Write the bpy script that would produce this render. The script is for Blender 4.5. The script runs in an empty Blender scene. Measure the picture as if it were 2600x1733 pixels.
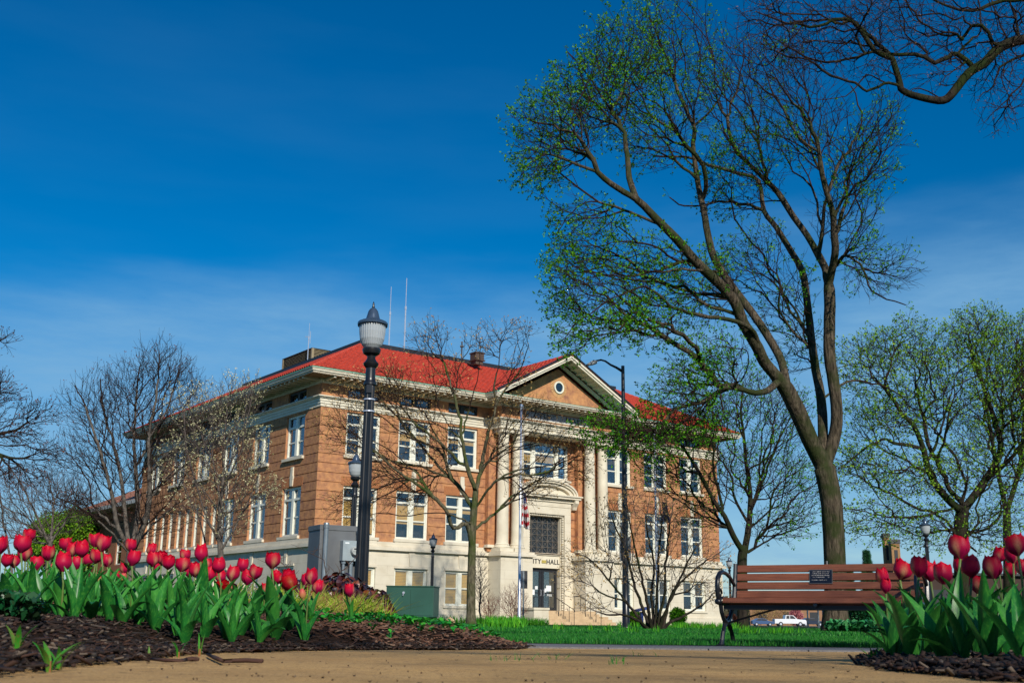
import bpy, math, random
import numpy as np
from mathutils import Vector, Matrix
rnd = random.Random(7)
sc = bpy.context.scene
col = sc.collection
R = math.radians
# ------------------------------------------------------------------ camera maths
FPX, PIT, ROLL, AZ = 2800.0, R(14.13), R(.735), R(37.23)
_c, _s = math.cos(PIT), math.sin(PIT)
_r = Vector((1, 0, 0)); _u = Vector((0, -_s, _c)); FW = Vector((0, _c, _s))
RT = math.cos(ROLL)*_r + math.sin(ROLL)*_u
UP = -math.sin(ROLL)*_r + math.cos(ROLL)*_u
def P(px, py, Y):
    """world point that the photograph (2600 px wide) shows at px, py, at depth Y"""
    px, py, Y = float(px), float(py), float(Y); d = (px-1300)/FPX*RT - (py-866.5)/FPX*UP + FW
    return d/d.y*Y
def proj(p):
    p = Vector(p); z = p.dot(FW)
    return 1300+FPX*p.dot(RT)/z, 866.5-FPX*p.dot(UP)/z
cam = bpy.data.cameras.new('camera'); co = bpy.data.objects.new('camera', cam); col.objects.link(co)
cam.sensor_width = 36; cam.lens = FPX/2600*36; cam.clip_start = .05; cam.clip_end = 5000
co.matrix_world = Matrix(((RT.x, UP.x, -FW.x, 0), (RT.y, UP.y, -FW.y, 0), (RT.z, UP.z, -FW.z, 0), (0, 0, 0, 1)))
cam.dof.use_dof = True; cam.dof.focus_distance = 14; cam.dof.aperture_fstop = 13
sc.camera = co
sc.view_settings.view_transform = 'Standard'; sc.view_settings.look = 'None'
sc.view_settings.exposure = 0; sc.view_settings.gamma = 1
# ------------------------------------------------------------------ materials
def nt(name):
    m = bpy.data.materials.new(name); m.use_nodes = True
    t = m.node_tree; b = t.nodes['Principled BSDF']
    return m, t, b
def N(t, typ, **kw):
    n = t.nodes.new(typ)
    for k, v in kw.items():
        if k in n.inputs: n.inputs[k].default_value = v
        else: setattr(n, k, v)
    return n
def rgb(c): return (c[0], c[1], c[2], 1)
def coords(t, scale=(1, 1, 1), kind='Object'):
    tc = N(t, 'ShaderNodeTexCoord'); mp = N(t, 'ShaderNodeMapping'); mp.inputs['Scale'].default_value = scale
    t.links.new(tc.outputs[kind], mp.inputs[0]); return mp.outputs[0]
def mix(t, f, a, b):
    m = t.nodes.new('ShaderNodeMix'); m.data_type = 'RGBA'
    for s, v in ((m.inputs[0], f), (m.inputs[6], a), (m.inputs[7], b)):
        if isinstance(v, bpy.types.NodeSocket): t.links.new(v, s)
        else: s.default_value = v if not isinstance(v, tuple) else rgb(v)
    return m.outputs[2]
def ramp(t, src, p0, p1):
    r = t.nodes.new('ShaderNodeMapRange'); r.inputs[1].default_value = p0; r.inputs[2].default_value = p1
    t.links.new(src, r.inputs[0]); return r.outputs[0]
def noise(t, vec, sc_, det=4, rough=.6):
    n = N(t, 'ShaderNodeTexNoise'); n.inputs['Scale'].default_value = sc_; n.inputs['Detail'].default_value = det
    n.inputs['Roughness'].default_value = rough
    if vec is not None: t.links.new(vec, n.inputs['Vector'])
    return n.outputs[0]
def bump(t, b, h, strength=.5, dist=.02):
    n = t.nodes.new('ShaderNodeBump'); n.inputs['Strength'].default_value = strength; n.inputs['Distance'].default_value = dist
    t.links.new(h, n.inputs['Height']); t.links.new(n.outputs[0], b.inputs['Normal'])
def simple(name, c, rough=.6, metal=0, c2=None, scale=6, spec=None, bmp=0, det=4):
    m, t, b = nt(name)
    b.inputs['Roughness'].default_value = rough; b.inputs['Metallic'].default_value = metal
    if spec is not None: b.inputs['Specular IOR Level'].default_value = spec
    c2 = c2 or tuple(x*.72 for x in c)
    v = coords(t); n = noise(t, v, scale, det)
    t.links.new(mix(t, ramp(t, n, .35, .65), c2, c), b.inputs['Base Color'])
    if bmp: bump(t, b, noise(t, v, scale*4, 4), bmp, .02)
    return m
def randmat(name, cols, rough=.6, spec=.3, transl=0):
    """leaf-like material: colour varies from leaf to leaf"""
    m, t, b = nt(name)
    g = N(t, 'ShaderNodeNewGeometry'); cr = t.nodes.new('ShaderNodeValToRGB')
    cr.color_ramp.elements[0].color = rgb(cols[0]); cr.color_ramp.elements[-1].color = rgb(cols[-1])
    for i, c in enumerate(cols[1:-1]):
        e = cr.color_ramp.elements.new((i+1)/(len(cols)-1)); e.color = rgb(c)
    t.links.new(g.outputs['Random Per Island'], cr.inputs[0]); t.links.new(cr.outputs[0], b.inputs['Base Color'])
    b.inputs['Roughness'].default_value = rough; b.inputs['Specular IOR Level'].default_value = spec
    if transl:
        tr = N(t, 'ShaderNodeBsdfTranslucent'); t.links.new(cr.outputs[0], tr.inputs[0])
        ms = N(t, 'ShaderNodeMixShader'); ms.inputs[0].default_value = transl
        t.links.new(b.outputs[0], ms.inputs[1]); t.links.new(tr.outputs[0], ms.inputs[2])
        t.links.new(ms.outputs[0], t.nodes['Material Output'].inputs[0])
    return m
def brickmat(name, c1, c2, mortar, bw, bh, ms, dark=None, bstr=.4, nlow=.35, nhi=.7, hi=1.25, n2s=9):
    m, t, b = nt(name)
    tc = N(t, 'ShaderNodeTexCoord'); sp = N(t, 'ShaderNodeSeparateXYZ'); t.links.new(tc.outputs['Object'], sp.inputs[0])
    ad = N(t, 'ShaderNodeMath', operation='ADD'); t.links.new(sp.outputs[0], ad.inputs[0]); t.links.new(sp.outputs[1], ad.inputs[1])
    cb = N(t, 'ShaderNodeCombineXYZ'); t.links.new(ad.outputs[0], cb.inputs[0]); t.links.new(sp.outputs[2], cb.inputs[1])
    br = N(t, 'ShaderNodeTexBrick'); t.links.new(cb.outputs[0], br.inputs['Vector'])
    br.inputs['Scale'].default_value = 1; br.inputs['Brick Width'].default_value = bw; br.inputs['Row Height'].default_value = bh
    br.inputs['Mortar Size'].default_value = ms; br.inputs['Mortar Smooth'].default_value = .1
    br.inputs['Color1'].default_value = rgb(c1); br.inputs['Color2'].default_value = rgb(c2); br.inputs['Mortar'].default_value = rgb(mortar)
    n = noise(t, tc.outputs['Object'], 1.3, 6, .7); n2 = noise(t, tc.outputs['Object'], n2s, 3)
    x = mix(t, ramp(t, n, nlow, nhi), br.outputs[0], dark or tuple(q*.6 for q in c2))
    sc2 = mix(t, ramp(t, n2, .3, .75), x, tuple(min(1, q*hi) for q in c1))
    t.links.new(sc2, b.inputs['Base Color']); b.inputs['Roughness'].default_value = .85
    b.inputs['Specular IOR Level'].default_value = .2
    inv = N(t, 'ShaderNodeMath', operation='SUBTRACT'); inv.inputs[0].default_value = 1; t.links.new(br.outputs['Fac'], inv.inputs[1])
    bump(t, b, inv.outputs[0], bstr, .01)
    return m
def barkmat(name, c1, c2, moss=None, zs=.25, sc_=14, bs=.8):
    m, t, b = nt(name)
    v = coords(t, (1, 1, zs)); n = noise(t, v, sc_, 8, .7); w = coords(t); n2 = noise(t, w, 1.1, 3)
    x = mix(t, ramp(t, n, .38, .62), c1, c2)
    if moss: x = mix(t, ramp(t, n2, .45, .62), x, moss)
    t.links.new(x, b.inputs['Base Color']); b.inputs['Roughness'].default_value = .95; b.inputs['Specular IOR Level'].default_value = .1
    bump(t, b, n, bs, .05)
    return m
M = {}
M['brick'] = brickmat('brick', (.48, .23, .10), (.30, .12, .06), (.33, .20, .12), .34, .085, .010, dark=(.26, .115, .08), nlow=.40, nhi=.60, hi=1.25, n2s=3)
M['stone'] = brickmat('limestone', (.66, .605, .49), (.61, .55, .43), (.40, .35, .27), 1.5, .52, .010, dark=(.50, .42, .30), bstr=.15, nlow=.45, nhi=.9, hi=1.06, n2s=1.5)
M['cream'] = simple('cream_painted_trim', (.74, .69, .56), .55, c2=(.66, .60, .47), scale=2)
M['soffit'] = simple('brown_soffit_boards', (.28, .17, .08), .8, c2=(.2, .12, .06))
M['copper'] = simple('green_copper_gutter', (.14, .42, .30), .6, c2=(.10, .32, .23))
M['tile'] = simple('red_clay_roof_tile', (.56, .060, .028), .7, c2=(.32, .035, .02), scale=5, bmp=.2)
M['tile_brown'] = simple('brown_roof_tile', (.42, .17, .08), .8, c2=(.3, .11, .06), scale=3)
M['blackmetal'] = simple('dark_roof_flashing', (.016, .020, .028), .5)
M['white'] = simple('white_window_paint', (.78, .78, .68), .45, c2=(.7, .7, .6), scale=3)
M['darkframe'] = simple('dark_attic_frame', (.02, .03, .035), .5)
def glassmat(name, tint, bumpy=.15):
    m, t, b = nt(name)
    gl = N(t, 'ShaderNodeBsdfGlossy'); gl.inputs['Roughness'].default_value = .03; gl.inputs[0].default_value = (.9, .95, 1, 1)
    tr = N(t, 'ShaderNodeBsdfTransparent'); tr.inputs[0].default_value = rgb(tint)
    lw = N(t, 'ShaderNodeLayerWeight'); lw.inputs[0].default_value = .35
    ms = N(t, 'ShaderNodeMixShader')
    t.links.new(ramp(t, lw.outputs['Fresnel'], -.03, 1.05), ms.inputs[0])
    t.links.new(tr.outputs[0], ms.inputs[1]); t.links.new(gl.outputs[0], ms.inputs[2])
    bn = N(t, 'ShaderNodeBump'); bn.inputs['Strength'].default_value = bumpy; bn.inputs['Distance'].default_value = .03
    t.links.new(noise(t, coords(t), 1.2, 2), bn.inputs['Height']); t.links.new(bn.outputs[0], gl.inputs['Normal'])
    t.links.new(ms.outputs[0], t.nodes['Material Output'].inputs[0])
    return m
M['glass'] = glassmat('window_glass', (.97, .98, .98))
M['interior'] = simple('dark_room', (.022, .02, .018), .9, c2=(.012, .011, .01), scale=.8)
def blindmat():
    m, t, b = nt('ochre_slat_blind')
    tc = N(t, 'ShaderNodeTexCoord'); sp = N(t, 'ShaderNodeSeparateXYZ'); t.links.new(tc.outputs['Object'], sp.inputs[0])
    w = N(t, 'ShaderNodeMath', operation='MULTIPLY'); w.inputs[1].default_value = 75; t.links.new(sp.outputs[2], w.inputs[0])
    s = N(t, 'ShaderNodeMath', operation='SINE'); t.links.new(w.outputs[0], s.inputs[0])
    t.links.new(mix(t, ramp(t, s.outputs[0], -1, 1), (.32, .17, .02), (.60, .36, .06)), b.inputs['Base Color']); b.inputs['Roughness'].default_value = .7
    return m
M['blind'] = blindmat()
M['iron'] = simple('black_painted_iron', (.008, .009, .012), .32, c2=(.012, .013, .017), spec=.6)
M['darkgrey'] = simple('dark_grey_metal', (.05, .052, .06), .5)
M['galv'] = simple('galvanised_steel', (.24, .29, .33), .45, metal=.4, c2=(.18, .22, .25))
M['cab'] = simple('grey_cabinet_paint', (.13, .14, .15), .5, c2=(.085, .09, .10), scale=1.5)
M['alum'] = simple('aluminium_pole', (.62, .66, .74), .35, metal=.5, c2=(.55, .58, .66))
M['green'] = simple('dark_green_enamel', (.025, .095, .07), .45, c2=(.02, .075, .055), scale=1.5)
M['doorm'] = simple('dark_bronze_door', (.02, .022, .028), .4)
M['paper'] = simple('white_paper_notice', (.8, .85, .88), .6, c2=(.7, .75, .78), scale=30)
M['letter'] = simple('dark_letters', (.02, .02, .022), .5)
M['signstone'] = simple('grey_inscribed_stone', (.36, .37, .42), .8, c2=(.28, .29, .33), scale=4)
M['louvre'] = simple('tan_louvre_metal', (.34, .27, .16), .6)
M['louvredark'] = simple('louvre_shadow_gap', (.03, .026, .022), .8)
M['wood'] = None
M['rock'] = simple('tan_rock', (.6, .42, .24), .8, bmp=.5)
M['bluepaint'] = simple('blue_painted_wood', (.02, .05, .24), .5)
# ------------------------------------------------------------------ mesh builder
class MB:
    def __init__(s): s.v = []; s.f = []; s.m = []; s.mi = 0
    def add(s, vs, fs):
        o = len(s.v); s.v += [tuple(q) for q in vs]; s.f += [tuple(i+o for i in f) for f in fs]; s.m += [s.mi]*len(fs)
        return s
    def box(s, x0, x1, y0, y1, z0, z1):
        return s.add([(x0, y0, z0), (x1, y0, z0), (x1, y1, z0), (x0, y1, z0), (x0, y0, z1), (x1, y0, z1), (x1, y1, z1), (x0, y1, z1)],
              [(0, 3, 2, 1), (4, 5, 6, 7), (0, 1, 5, 4), (1, 2, 6, 5), (2, 3, 7, 6), (3, 0, 4, 7)])
    def quad(s, a, b, c, d): return s.add([a, b, c, d], [(0, 1, 2, 3)])
    def tube(s, pts, rad, n=8, cap=True):
        pts = [Vector(p) for p in pts]; k = len(pts)
        if not hasattr(rad, '__len__'): rad = [rad]*k
        o = len(s.v); a = None
        for i, p in enumerate(pts):
            d = (pts[min(i+1, k-1)]-pts[max(i-1, 0)])
            d = d.normalized() if d.length > 1e-9 else Vector((0, 0, 1))
            if a is None: a = d.orthogonal().normalized()
            else:
                a = a-d*a.dot(d); a = a.normalized() if a.length > 1e-6 else d.orthogonal().normalized()
            b = d.cross(a)
            for j in range(n):
                t = 2*math.pi*j/n; s.v.append(tuple(p+(a*math.cos(t)+b*math.sin(t))*rad[i]))
        for i in range(k-1):
            for j in range(n):
                s.f.append((o+i*n+j, o+i*n+(j+1) % n, o+(i+1)*n+(j+1) % n, o+(i+1)*n+j)); s.m.append(s.mi)
        if cap:
            s.f.append(tuple(o+j for j in reversed(range(n)))); s.m.append(s.mi)
            s.f.append(tuple(o+(k-1)*n+j for j in range(n))); s.m.append(s.mi)
        return s
    def lathe(s, prof, n=16, c=(0, 0, 0), flute=0, nf=0, fz=None):
        o = len(s.v)
        for (r, z) in prof:
            for j in range(n):
                t = 2*math.pi*j/n; rr = r
                if flute and fz and fz[0] <= z <= fz[1] and j % 2: rr = r*(1-flute)
                s.v.append((c[0]+rr*math.cos(t), c[1]+rr*math.sin(t), c[2]+z))
        for i in range(len(prof)-1):
            for j in range(n):
                s.f.append((o+i*n+j, o+i*n+(j+1) % n, o+(i+1)*n+(j+1) % n, o+(i+1)*n+j)); s.m.append(s.mi)
        s.f.append(tuple(o+j for j in reversed(range(n)))); s.m.append(s.mi)
        s.f.append(tuple(o+(len(prof)-1)*n+j for j in range(n))); s.m.append(s.mi)
        return s
    def prism(s, poly, d, axis=1, at=0):
        """poly: 2D outline, extruded by d along axis from at"""
        k = len(poly); o = []
        for t in (at, at+d):
            for (a, b) in poly: o.append((t, a, b) if axis == 0 else (a, t, b) if axis == 1 else (a, b, t))
        return s.add(o, [tuple(range(k)), tuple(range(2*k-1, k-1, -1))]+[(i, i+k, (i+1) % k+k, (i+1) % k) for i in range(k)])
    def build(s, name, mats, parent=None, smooth=False, bevel=0, autos=None):
        me = bpy.data.meshes.new(name)
        if not isinstance(mats, (list, tuple)): mats = [mats]
        for m in mats: me.materials.append(m)
        me.from_pydata(s.v, [], s.f); 
        if len(mats) > 1: me.polygons.foreach_set('material_index', s.m)
        if smooth: me.polygons.foreach_set('use_smooth', [True]*len(me.polygons))
        me.update(); ob = bpy.data.objects.new(name, me); col.objects.link(ob)
        if parent is not None: ob.parent = parent
        if bevel:
            md = ob.modifiers.new('bevel', 'BEVEL'); md.width = bevel; md.segments = 2; md.limit_method = 'ANGLE'
        return ob
def fixn(ob):
    import bmesh
    bm = bmesh.new(); bm.from_mesh(ob.data); bmesh.ops.recalc_face_normals(bm, faces=bm.faces); bm.to_mesh(ob.data); bm.free()
def smooth_by_angle(ob, ang=40):
    me = ob.data
    me.polygons.foreach_set('use_smooth', [True]*len(me.polygons))
    try: me.set_sharp_from_angle(angle=R(ang))
    except Exception: pass
def tag(o, label=None, cat=None, group=None, kind=None):
    if label: o['label'] = label
    if cat: o['category'] = cat
    if group: o['group'] = group
    if kind: o['kind'] = kind
    return o
def empty(name, loc=(0, 0, 0), rz=0, **kw):
    o = bpy.data.objects.new(name, None); o.empty_display_size = .2; col.objects.link(o); o.location = loc; o.rotation_euler = (0, 0, rz)
    tag(o, **kw); return o
def copy_tree(o, parent=None):
    c = o.copy(); col.objects.link(c); c.parent = parent
    for ch in [x for x in bpy.data.objects if x.parent is o]: copy_tree(ch, c)
    return c
def npmesh(name, verts, faces, mats, mi=None, parent=None, smooth=False):
    """verts (n,3), faces (m,k) arrays"""
    me = bpy.data.meshes.new(name); verts = np.asarray(verts, dtype=np.float32); faces = np.asarray(faces, dtype=np.int32)
    k = faces.shape[1]
    me.vertices.add(len(verts)); me.vertices.foreach_set('co', verts.ravel())
    me.loops.add(faces.size); me.loops.foreach_set('vertex_index', faces.ravel())
    me.polygons.add(len(faces)); me.polygons.foreach_set('loop_start', np.arange(0, faces.size, k, dtype=np.int32))
    if not isinstance(mats, (list, tuple)): mats = [mats]
    for m in mats: me.materials.append(m)
    if mi is not None: me.polygons.foreach_set('material_index', np.asarray(mi, dtype=np.int32))
    if smooth: me.polygons.foreach_set('use_smooth', np.ones(len(faces), dtype=bool))
    me.update(calc_edges=True); me.validate()
    ob = bpy.data.objects.new(name, me); col.objects.link(ob)
    if parent is not None: ob.parent = parent
    return ob
# ------------------------------------------------------------------ sky and sun
SUN = Vector((math.sin(AZ)*1-.33*math.cos(AZ), -math.cos(AZ)-.33*math.sin(AZ), .62)).normalized()
EL = math.asin(SUN.z); ROT = math.atan2(SUN.x, SUN.y)
w = bpy.data.worlds.new('World'); sc.world = w; w.use_nodes = True
t = w.node_tree; bg = t.nodes['Background']
sky = N(t, 'ShaderNodeTexSky'); sky.sky_type = 'NISHITA'; sky.sun_disc = False; sky.sun_elevation = EL; sky.sun_rotation = ROT
sky.air_density = 1.0; sky.dust_density = .1; sky.ozone_density = 3.0
hs = N(t, 'ShaderNodeHueSaturation'); hs.inputs['Saturation'].default_value = 1.55; hs.inputs['Value'].default_value = .96; hs.inputs['Hue'].default_value = .503
t.links.new(sky.outputs[0], hs.inputs['Color'])
tc = N(t, 'ShaderNodeTexCoord'); sp = N(t, 'ShaderNodeSeparateXYZ'); t.links.new(tc.outputs['Generated'], sp.inputs[0])
mp = N(t, 'ShaderNodeMapping'); mp.inputs['Scale'].default_value = (1.1, .8, 5.0); mp.inputs['Rotation'].default_value = (0, R(9), 0)
t.links.new(tc.outputs['Generated'], mp.inputs[0])
cn = noise(t, mp.outputs[0], 2.2, 5, .5); cn2 = noise(t, mp.outputs[0], 7, 6, .62)
# thin cirrus veil low in the sky, its upper edge climbing to the right
tx = N(t, 'ShaderNodeMath', operation='MULTIPLY_ADD'); tx.inputs[1].default_value = -.11; t.links.new(sp.outputs[0], tx.inputs[0]); t.links.new(sp.outputs[2], tx.inputs[2])
el = N(t, 'ShaderNodeMath', operation='MULTIPLY_ADD'); el.inputs[1].default_value = .16; el.inputs[2].default_value = -.08; t.links.new(cn, el.inputs[0])
ad = N(t, 'ShaderNodeMath', operation='SUBTRACT'); t.links.new(tx.outputs[0], ad.inputs[0]); t.links.new(el.outputs[0], ad.inputs[1])
fac = N(t, 'ShaderNodeMapRange'); fac.interpolation_type = 'SMOOTHSTEP'
fac.inputs[1].default_value = .335; fac.inputs[2].default_value = .225; fac.inputs[3].default_value = 0; fac.inputs[4].default_value = 1
t.links.new(ad.outputs[0], fac.inputs[0])
st = N(t, 'ShaderNodeMapRange'); st.inputs[1].default_value = .3; st.inputs[2].default_value = .7; st.inputs[3].default_value = .45; st.inputs[4].default_value = .92; t.links.new(cn2, st.inputs[0])
ml = N(t, 'ShaderNodeMath', operation='MULTIPLY'); t.links.new(fac.outputs[0], ml.inputs[0]); t.links.new(st.outputs[0], ml.inputs[1])
# very faint high streaks
hi = N(t, 'ShaderNodeMapRange'); hi.inputs[1].default_value = .5; hi.inputs[2].default_value = .8; hi.inputs[3].default_value = 0; hi.inputs[4].default_value = .05; t.links.new(cn, hi.inputs[0])
mx = N(t, 'ShaderNodeMath', operation='MAXIMUM'); t.links.new(ml.outputs[0], mx.inputs[0]); t.links.new(hi.outputs[0], mx.inputs[1])
veil = mix(t, mx.outputs[0], hs.outputs[0], (2.1, 4.4, 6.9))
t.links.new(veil, bg.inputs[0]); bg.inputs[1].default_value = .10
sl = bpy.data.lights.new('sun', 'SUN'); sl.energy = 4.7; sl.angle = R(.5); sl.color = (1, .93, .80)
so = bpy.data.objects.new('sun', sl); col.objects.link(so); so.rotation_euler = SUN.to_track_quat('Z', 'Y').to_euler(); so.location = (0, -10, 30)
# ------------------------------------------------------------------ terrain
def sm(a, b, x):
    t = max(0., min(1., (x-a)/(b-a))); return t*t*(3-2*t)
LBED = [(-3.2, .9), (-.80, 1.67), (-.92, 2.7), (-1.03, 3.7), (-.92, 4.25), (-.71, 5.0), (-.39, 5.4), (0, 5.9), (.11, 7.0), (-.1, 9), (-.8, 13), (-1.4, 18), (-4, 22), (-14, 24), (-14, .5)]
RBED = [(1.0, 1.4), (.93, 2.05), (.93, 2.4), (.95, 2.8), (1.08, 3.35), (1.52, 4.75), (2.4, 5.6), (6.5, 6.2), (7, .5)]
def inside(poly, x, y):
    r = False; n = len(poly)
    for i in range(n):
        x0, y0 = poly[i]; x1, y1 = poly[(i+1) % n]
        if (y0 > y) != (y1 > y) and x < (x1-x0)*(y-y0)/(y1-y0)+x0: r = not r
    return r
def edged(poly, x, y):
    d = 1e9; n = len(poly)
    for i in range(n):
        x0, y0 = poly[i]; x1, y1 = poly[(i+1) % n]; dx, dy = x1-x0, y1-y0
        t = max(0, min(1, ((x-x0)*dx+(y-y0)*dy)/(dx*dx+dy*dy))); d = min(d, math.hypot(x-x0-t*dx, y-y0-t*dy))
    return d
def G0(x, y):
    a = -(.065+.014*max(-5, min(y, 10.4)))
    a -= .05*sm(20, 60, y)+.33*sm(80, 220, y)
    a += .08*math.exp(-((x+2.5)/3.2)**2-((y-29)/8)**2)
    return a
def G(x, y):
    z = G0(x, y)
    if inside(LBED, x, y):
        d = edged(LBED, x, y); z += .012+.02*sm(0, .3, d)+.058*sm(0, .45, d)+.26*sm(0, 5, d)+.13*math.exp(-((x+1.6)/1.0)**2-((y-9)/2.5)**2)*sm(0, .6, d)
    elif inside(RBED, x, y):
        z += .012+.04*sm(0, .8, edged(RBED, x, y))
    return z
def sheet(name, xs, ys, zf, mat, keep=None, smooth=True, **kw):
    V = [(x, y, zf(x, y)) for y in ys for x in xs]; nx = len(xs); F = []
    for j in range(len(ys)-1):
        for i in range(nx-1):
            if keep is None or keep((xs[i]+xs[i+1])/2, (ys[j]+ys[j+1])/2):
                F.append((j*nx+i, j*nx+i+1, (j+1)*nx+i+1, (j+1)*nx+i))
    me = bpy.data.meshes.new(name); me.from_pydata(V, [], F); me.materials.append(mat)
    me.polygons.foreach_set('use_smooth', [smooth]*len(F)); me.update()
    o = bpy.data.objects.new(name, me); col.objects.link(o); tag(o, **kw); return o
def lin(a, b, n): return [a+(b-a)*i/n for i in range(n+1)]
def geo(a, b, n): return [a*(b/a)**(i/n) for i in range(n+1)]
xs = [-q for q in reversed(geo(6, 2500, 24))]+lin(-6, 6, 24)[1:-1]+geo(6, 2500, 24)
ys = [-400, -100, -30, -10]+lin(-5, 11, 16)+geo(12, 2600, 40)
M['lawn'] = simple('lawn_green_soil', (.03, .075, .02), .95, c2=(.035, .045, .022), scale=3, spec=.1)
sheet('ground', xs, ys, lambda x, y: G0(x, y)-.012, M['lawn'], kind='structure')
# sand coloured imprinted paving
m, t, b = nt('sand_coloured_paving'); M['pave'] = m
v = coords(t); n1 = noise(t, v, 1.3, 5, .7); n2 = noise(t, v, 160, 3, .8); n3 = noise(t, coords(t, (1, 7, 1)), 5, 4, .6)
c = mix(t, ramp(t, n1, .35, .7), (.60, .37, .14), (.40, .235, .09))
c = mix(t, ramp(t, n3, .5, .75), c, (.68, .44, .19))
c = mix(t, ramp(t, n2, .46, .70), c, (.22, .12, .045)); c = mix(t, ramp(t, noise(t, v, 28, 4, .8), .57, .66), c, (.16, .10, .05))
t.links.new(c, b.inputs['Base Color']); b.inputs['Roughness'].default_value = .85; b.inputs['Specular IOR Level'].default_value = .25
bump(t, b, n2, .5, .004)
from mathutils import noise as mn
pz = lambda x, y: G0(x, y)-.004+.0030*mn.noise(Vector((x*.9, y*1.6, 0)))+.0024*mn.noise(Vector((x*4, y*6, 3)))-.0012*(abs(mn.noise(Vector((x*.7, y*3.1, 9)))) < .03)
sheet('paving', [-9, -7, -6, -5]+lin(-4, 5, 260)[1:-1]+[5, 6, 7, 9], [-5, -3, -1, 0, 1]+lin(1.3, 6.85, 260), pz, m, kind='structure')
m, t, b = nt('grey_asphalt_path'); M['asph'] = m
v = coords(t); c = mix(t, ramp(t, noise(t, v, 90, 3), .35, .7), (.12, .115, .12), (.2, .19, .19))
t.links.new(c, b.inputs['Base Color']); b.inputs['Roughness'].default_value = .9
sheet('path', lin(-30, 40, 70), lin(6.9, 10.5, 6), lambda x, y: G0(x, y)-.002, m, kind='structure')
# slightly raised paving edge stones
mb = MB()
x = -9.
while x < 9:
    z = G0(x, 6.87); mb.box(x+.004, x+.596, 6.85, 6.93, z-.06, z+.006); x += .6
tag(mb.build('paving_edge', M['asph']), kind='structure')
M['mulch'] = simple('dark_bark_mulch_soil', (.055, .03, .018), .95, c2=(.018, .011, .008), scale=30, bmp=1, spec=.1)
def jit(f, a): 
    def g(x, y): return f(x, y)+a*(math.sin(x*23+y*7)*math.sin(y*19-x*5)+.6*math.sin(x*51)*math.sin(y*47))
    return g
def bedpoly(poly, name, label):
    x0 = min(p[0] for p in poly); x1 = max(p[0] for p in poly); y0 = min(p[1] for p in poly); y1 = max(p[1] for p in poly)
    sx = .1 if x1-x0 < 9 else .14
    o = sheet(name, lin(x0, x1, int((x1-x0)/sx)), lin(y0, y1, int((y1-y0)/.1)), jit(lambda x, y: G(x, y)-(.03 if edged(poly, x, y) < .06 else 0), .006), M['mulch'], keep=lambda x, y: inside(poly, x, y))
    tag(o, kind='structure'); return o
bedpoly(LBED, 'mulch_bed_soil', ''); bedpoly(RBED, 'mulch_bed_soil', '')
sheet('car_park', lin(20, 120, 10), lin(150, 240, 10), lambda x, y: G0(x, y)+.02, M['asph'], kind='structure')
# ------------------------------------------------------------------ city hall
CB = Vector((-10.509, 60, -.3)); W, L, UC = 31.9, 27.9, 16.05
hall = empty('city_hall', CB, AZ, label='tan brick city hall with red tiled roof, columned portico and cream stone base', cat='building')
wl = [2.75, 6.17, 9.58]; wr = [2*UC-.2-w for w in reversed(wl)]
FW_ = wl+wr; SW_ = [2.98, 7.45, 11.95, 16.3, 20.75, 25.1]
def wallgrid(mb, plane, a0, a1, z0, z1, holes, joints=(), depth=.045, jh=.05, out=0.):
    """wall surface with openings; plane 'F' (faces -y) at y=-out, 'S' (faces -x) at x=-out. holes: (a0,a1,z0,z1)"""
    A = sorted({a0, a1, *[h[0] for h in holes], *[h[1] for h in holes]}); A = [a for a in A if a0 <= a <= a1]
    Z = sorted({z0, z1, *[h[2] for h in holes], *[h[3] for h in holes], *[j for j in joints], *[j+jh for j in joints]}); Z = [z for z in Z if z0 <= z <= z1]
    def pt(a, z, o): return (a, -out+o, z) if plane == 'F' else (-out+o, a, z)
    def q(*p): mb.quad(*(p if plane == 'F' else p[::-1]))
    for i in range(len(A)-1):
        for k in range(len(Z)-1):
            ca, cz = (A[i]+A[i+1])/2, (Z[k]+Z[k+1])/2
            if any(h[0] < ca < h[1] and h[2] < cz < h[3] for h in holes): continue
            rec = any(j < cz < j+jh for j in joints)
            o = depth if rec else 0
            q(pt(A[i], Z[k], o), pt(A[i+1], Z[k], o), pt(A[i+1], Z[k+1], o), pt(A[i], Z[k+1], o))
            if rec:
                q(pt(A[i], Z[k], 0), pt(A[i+1], Z[k], 0), pt(A[i+1], Z[k], depth), pt(A[i], Z[k], depth))
                q(pt(A[i], Z[k+1], depth), pt(A[i+1], Z[k+1], depth), pt(A[i+1], Z[k+1], 0), pt(A[i], Z[k+1], 0))
    for h in holes:   # reveals
        D = .32
        for (p, r_) in (((h[0], h[2]), (h[0], h[3])), ((h[0], h[3]), (h[1], h[3])), ((h[1], h[3]), (h[1], h[2])), ((h[1], h[2]), (h[0], h[2]))):
            q(pt(*p, 0), pt(*r_, 0), pt(*r_, D), pt(*p, D))
joints = [4.4+.51*i for i in range(1, 14)]
def slots(cs, w, z0, z1): return [(c-w/2, c+w/2, z0, z1) for c in cs]
fh = slots(FW_, 2.2, 4.63, 7.36)+slots(FW_, 2.2, 9.04, 11.48)
fh_up = slots(FW_, 2.2, 9.04, 11.48)
sh_up = slots(SW_, 2.3, 9.04, 11.48)
narrow = [13.9+1.5*i for i in range(9)]
sh_lo = slots(SW_[:3], 2.3, 4.63, 7.36)+slots(narrow, .8, 4.63, 7.2)
mb = MB()
bay = (13.65, 18.45)
wallgrid(mb, 'F', 0, W, 4.3, 11.65, fh+[(UC-1.85, UC+1.85, 8.95, 11.2), (UC-1.9, UC+1.9, 4.3, 7.2)], joints)
wallgrid(mb, 'S', 0, L, 4.3, 11.65, sh_lo+sh_up, joints)
ah = slots(FW_, 2.2, 12.27, 12.88); ash = slots(SW_, 2.3, 12.27, 12.88)
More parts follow.
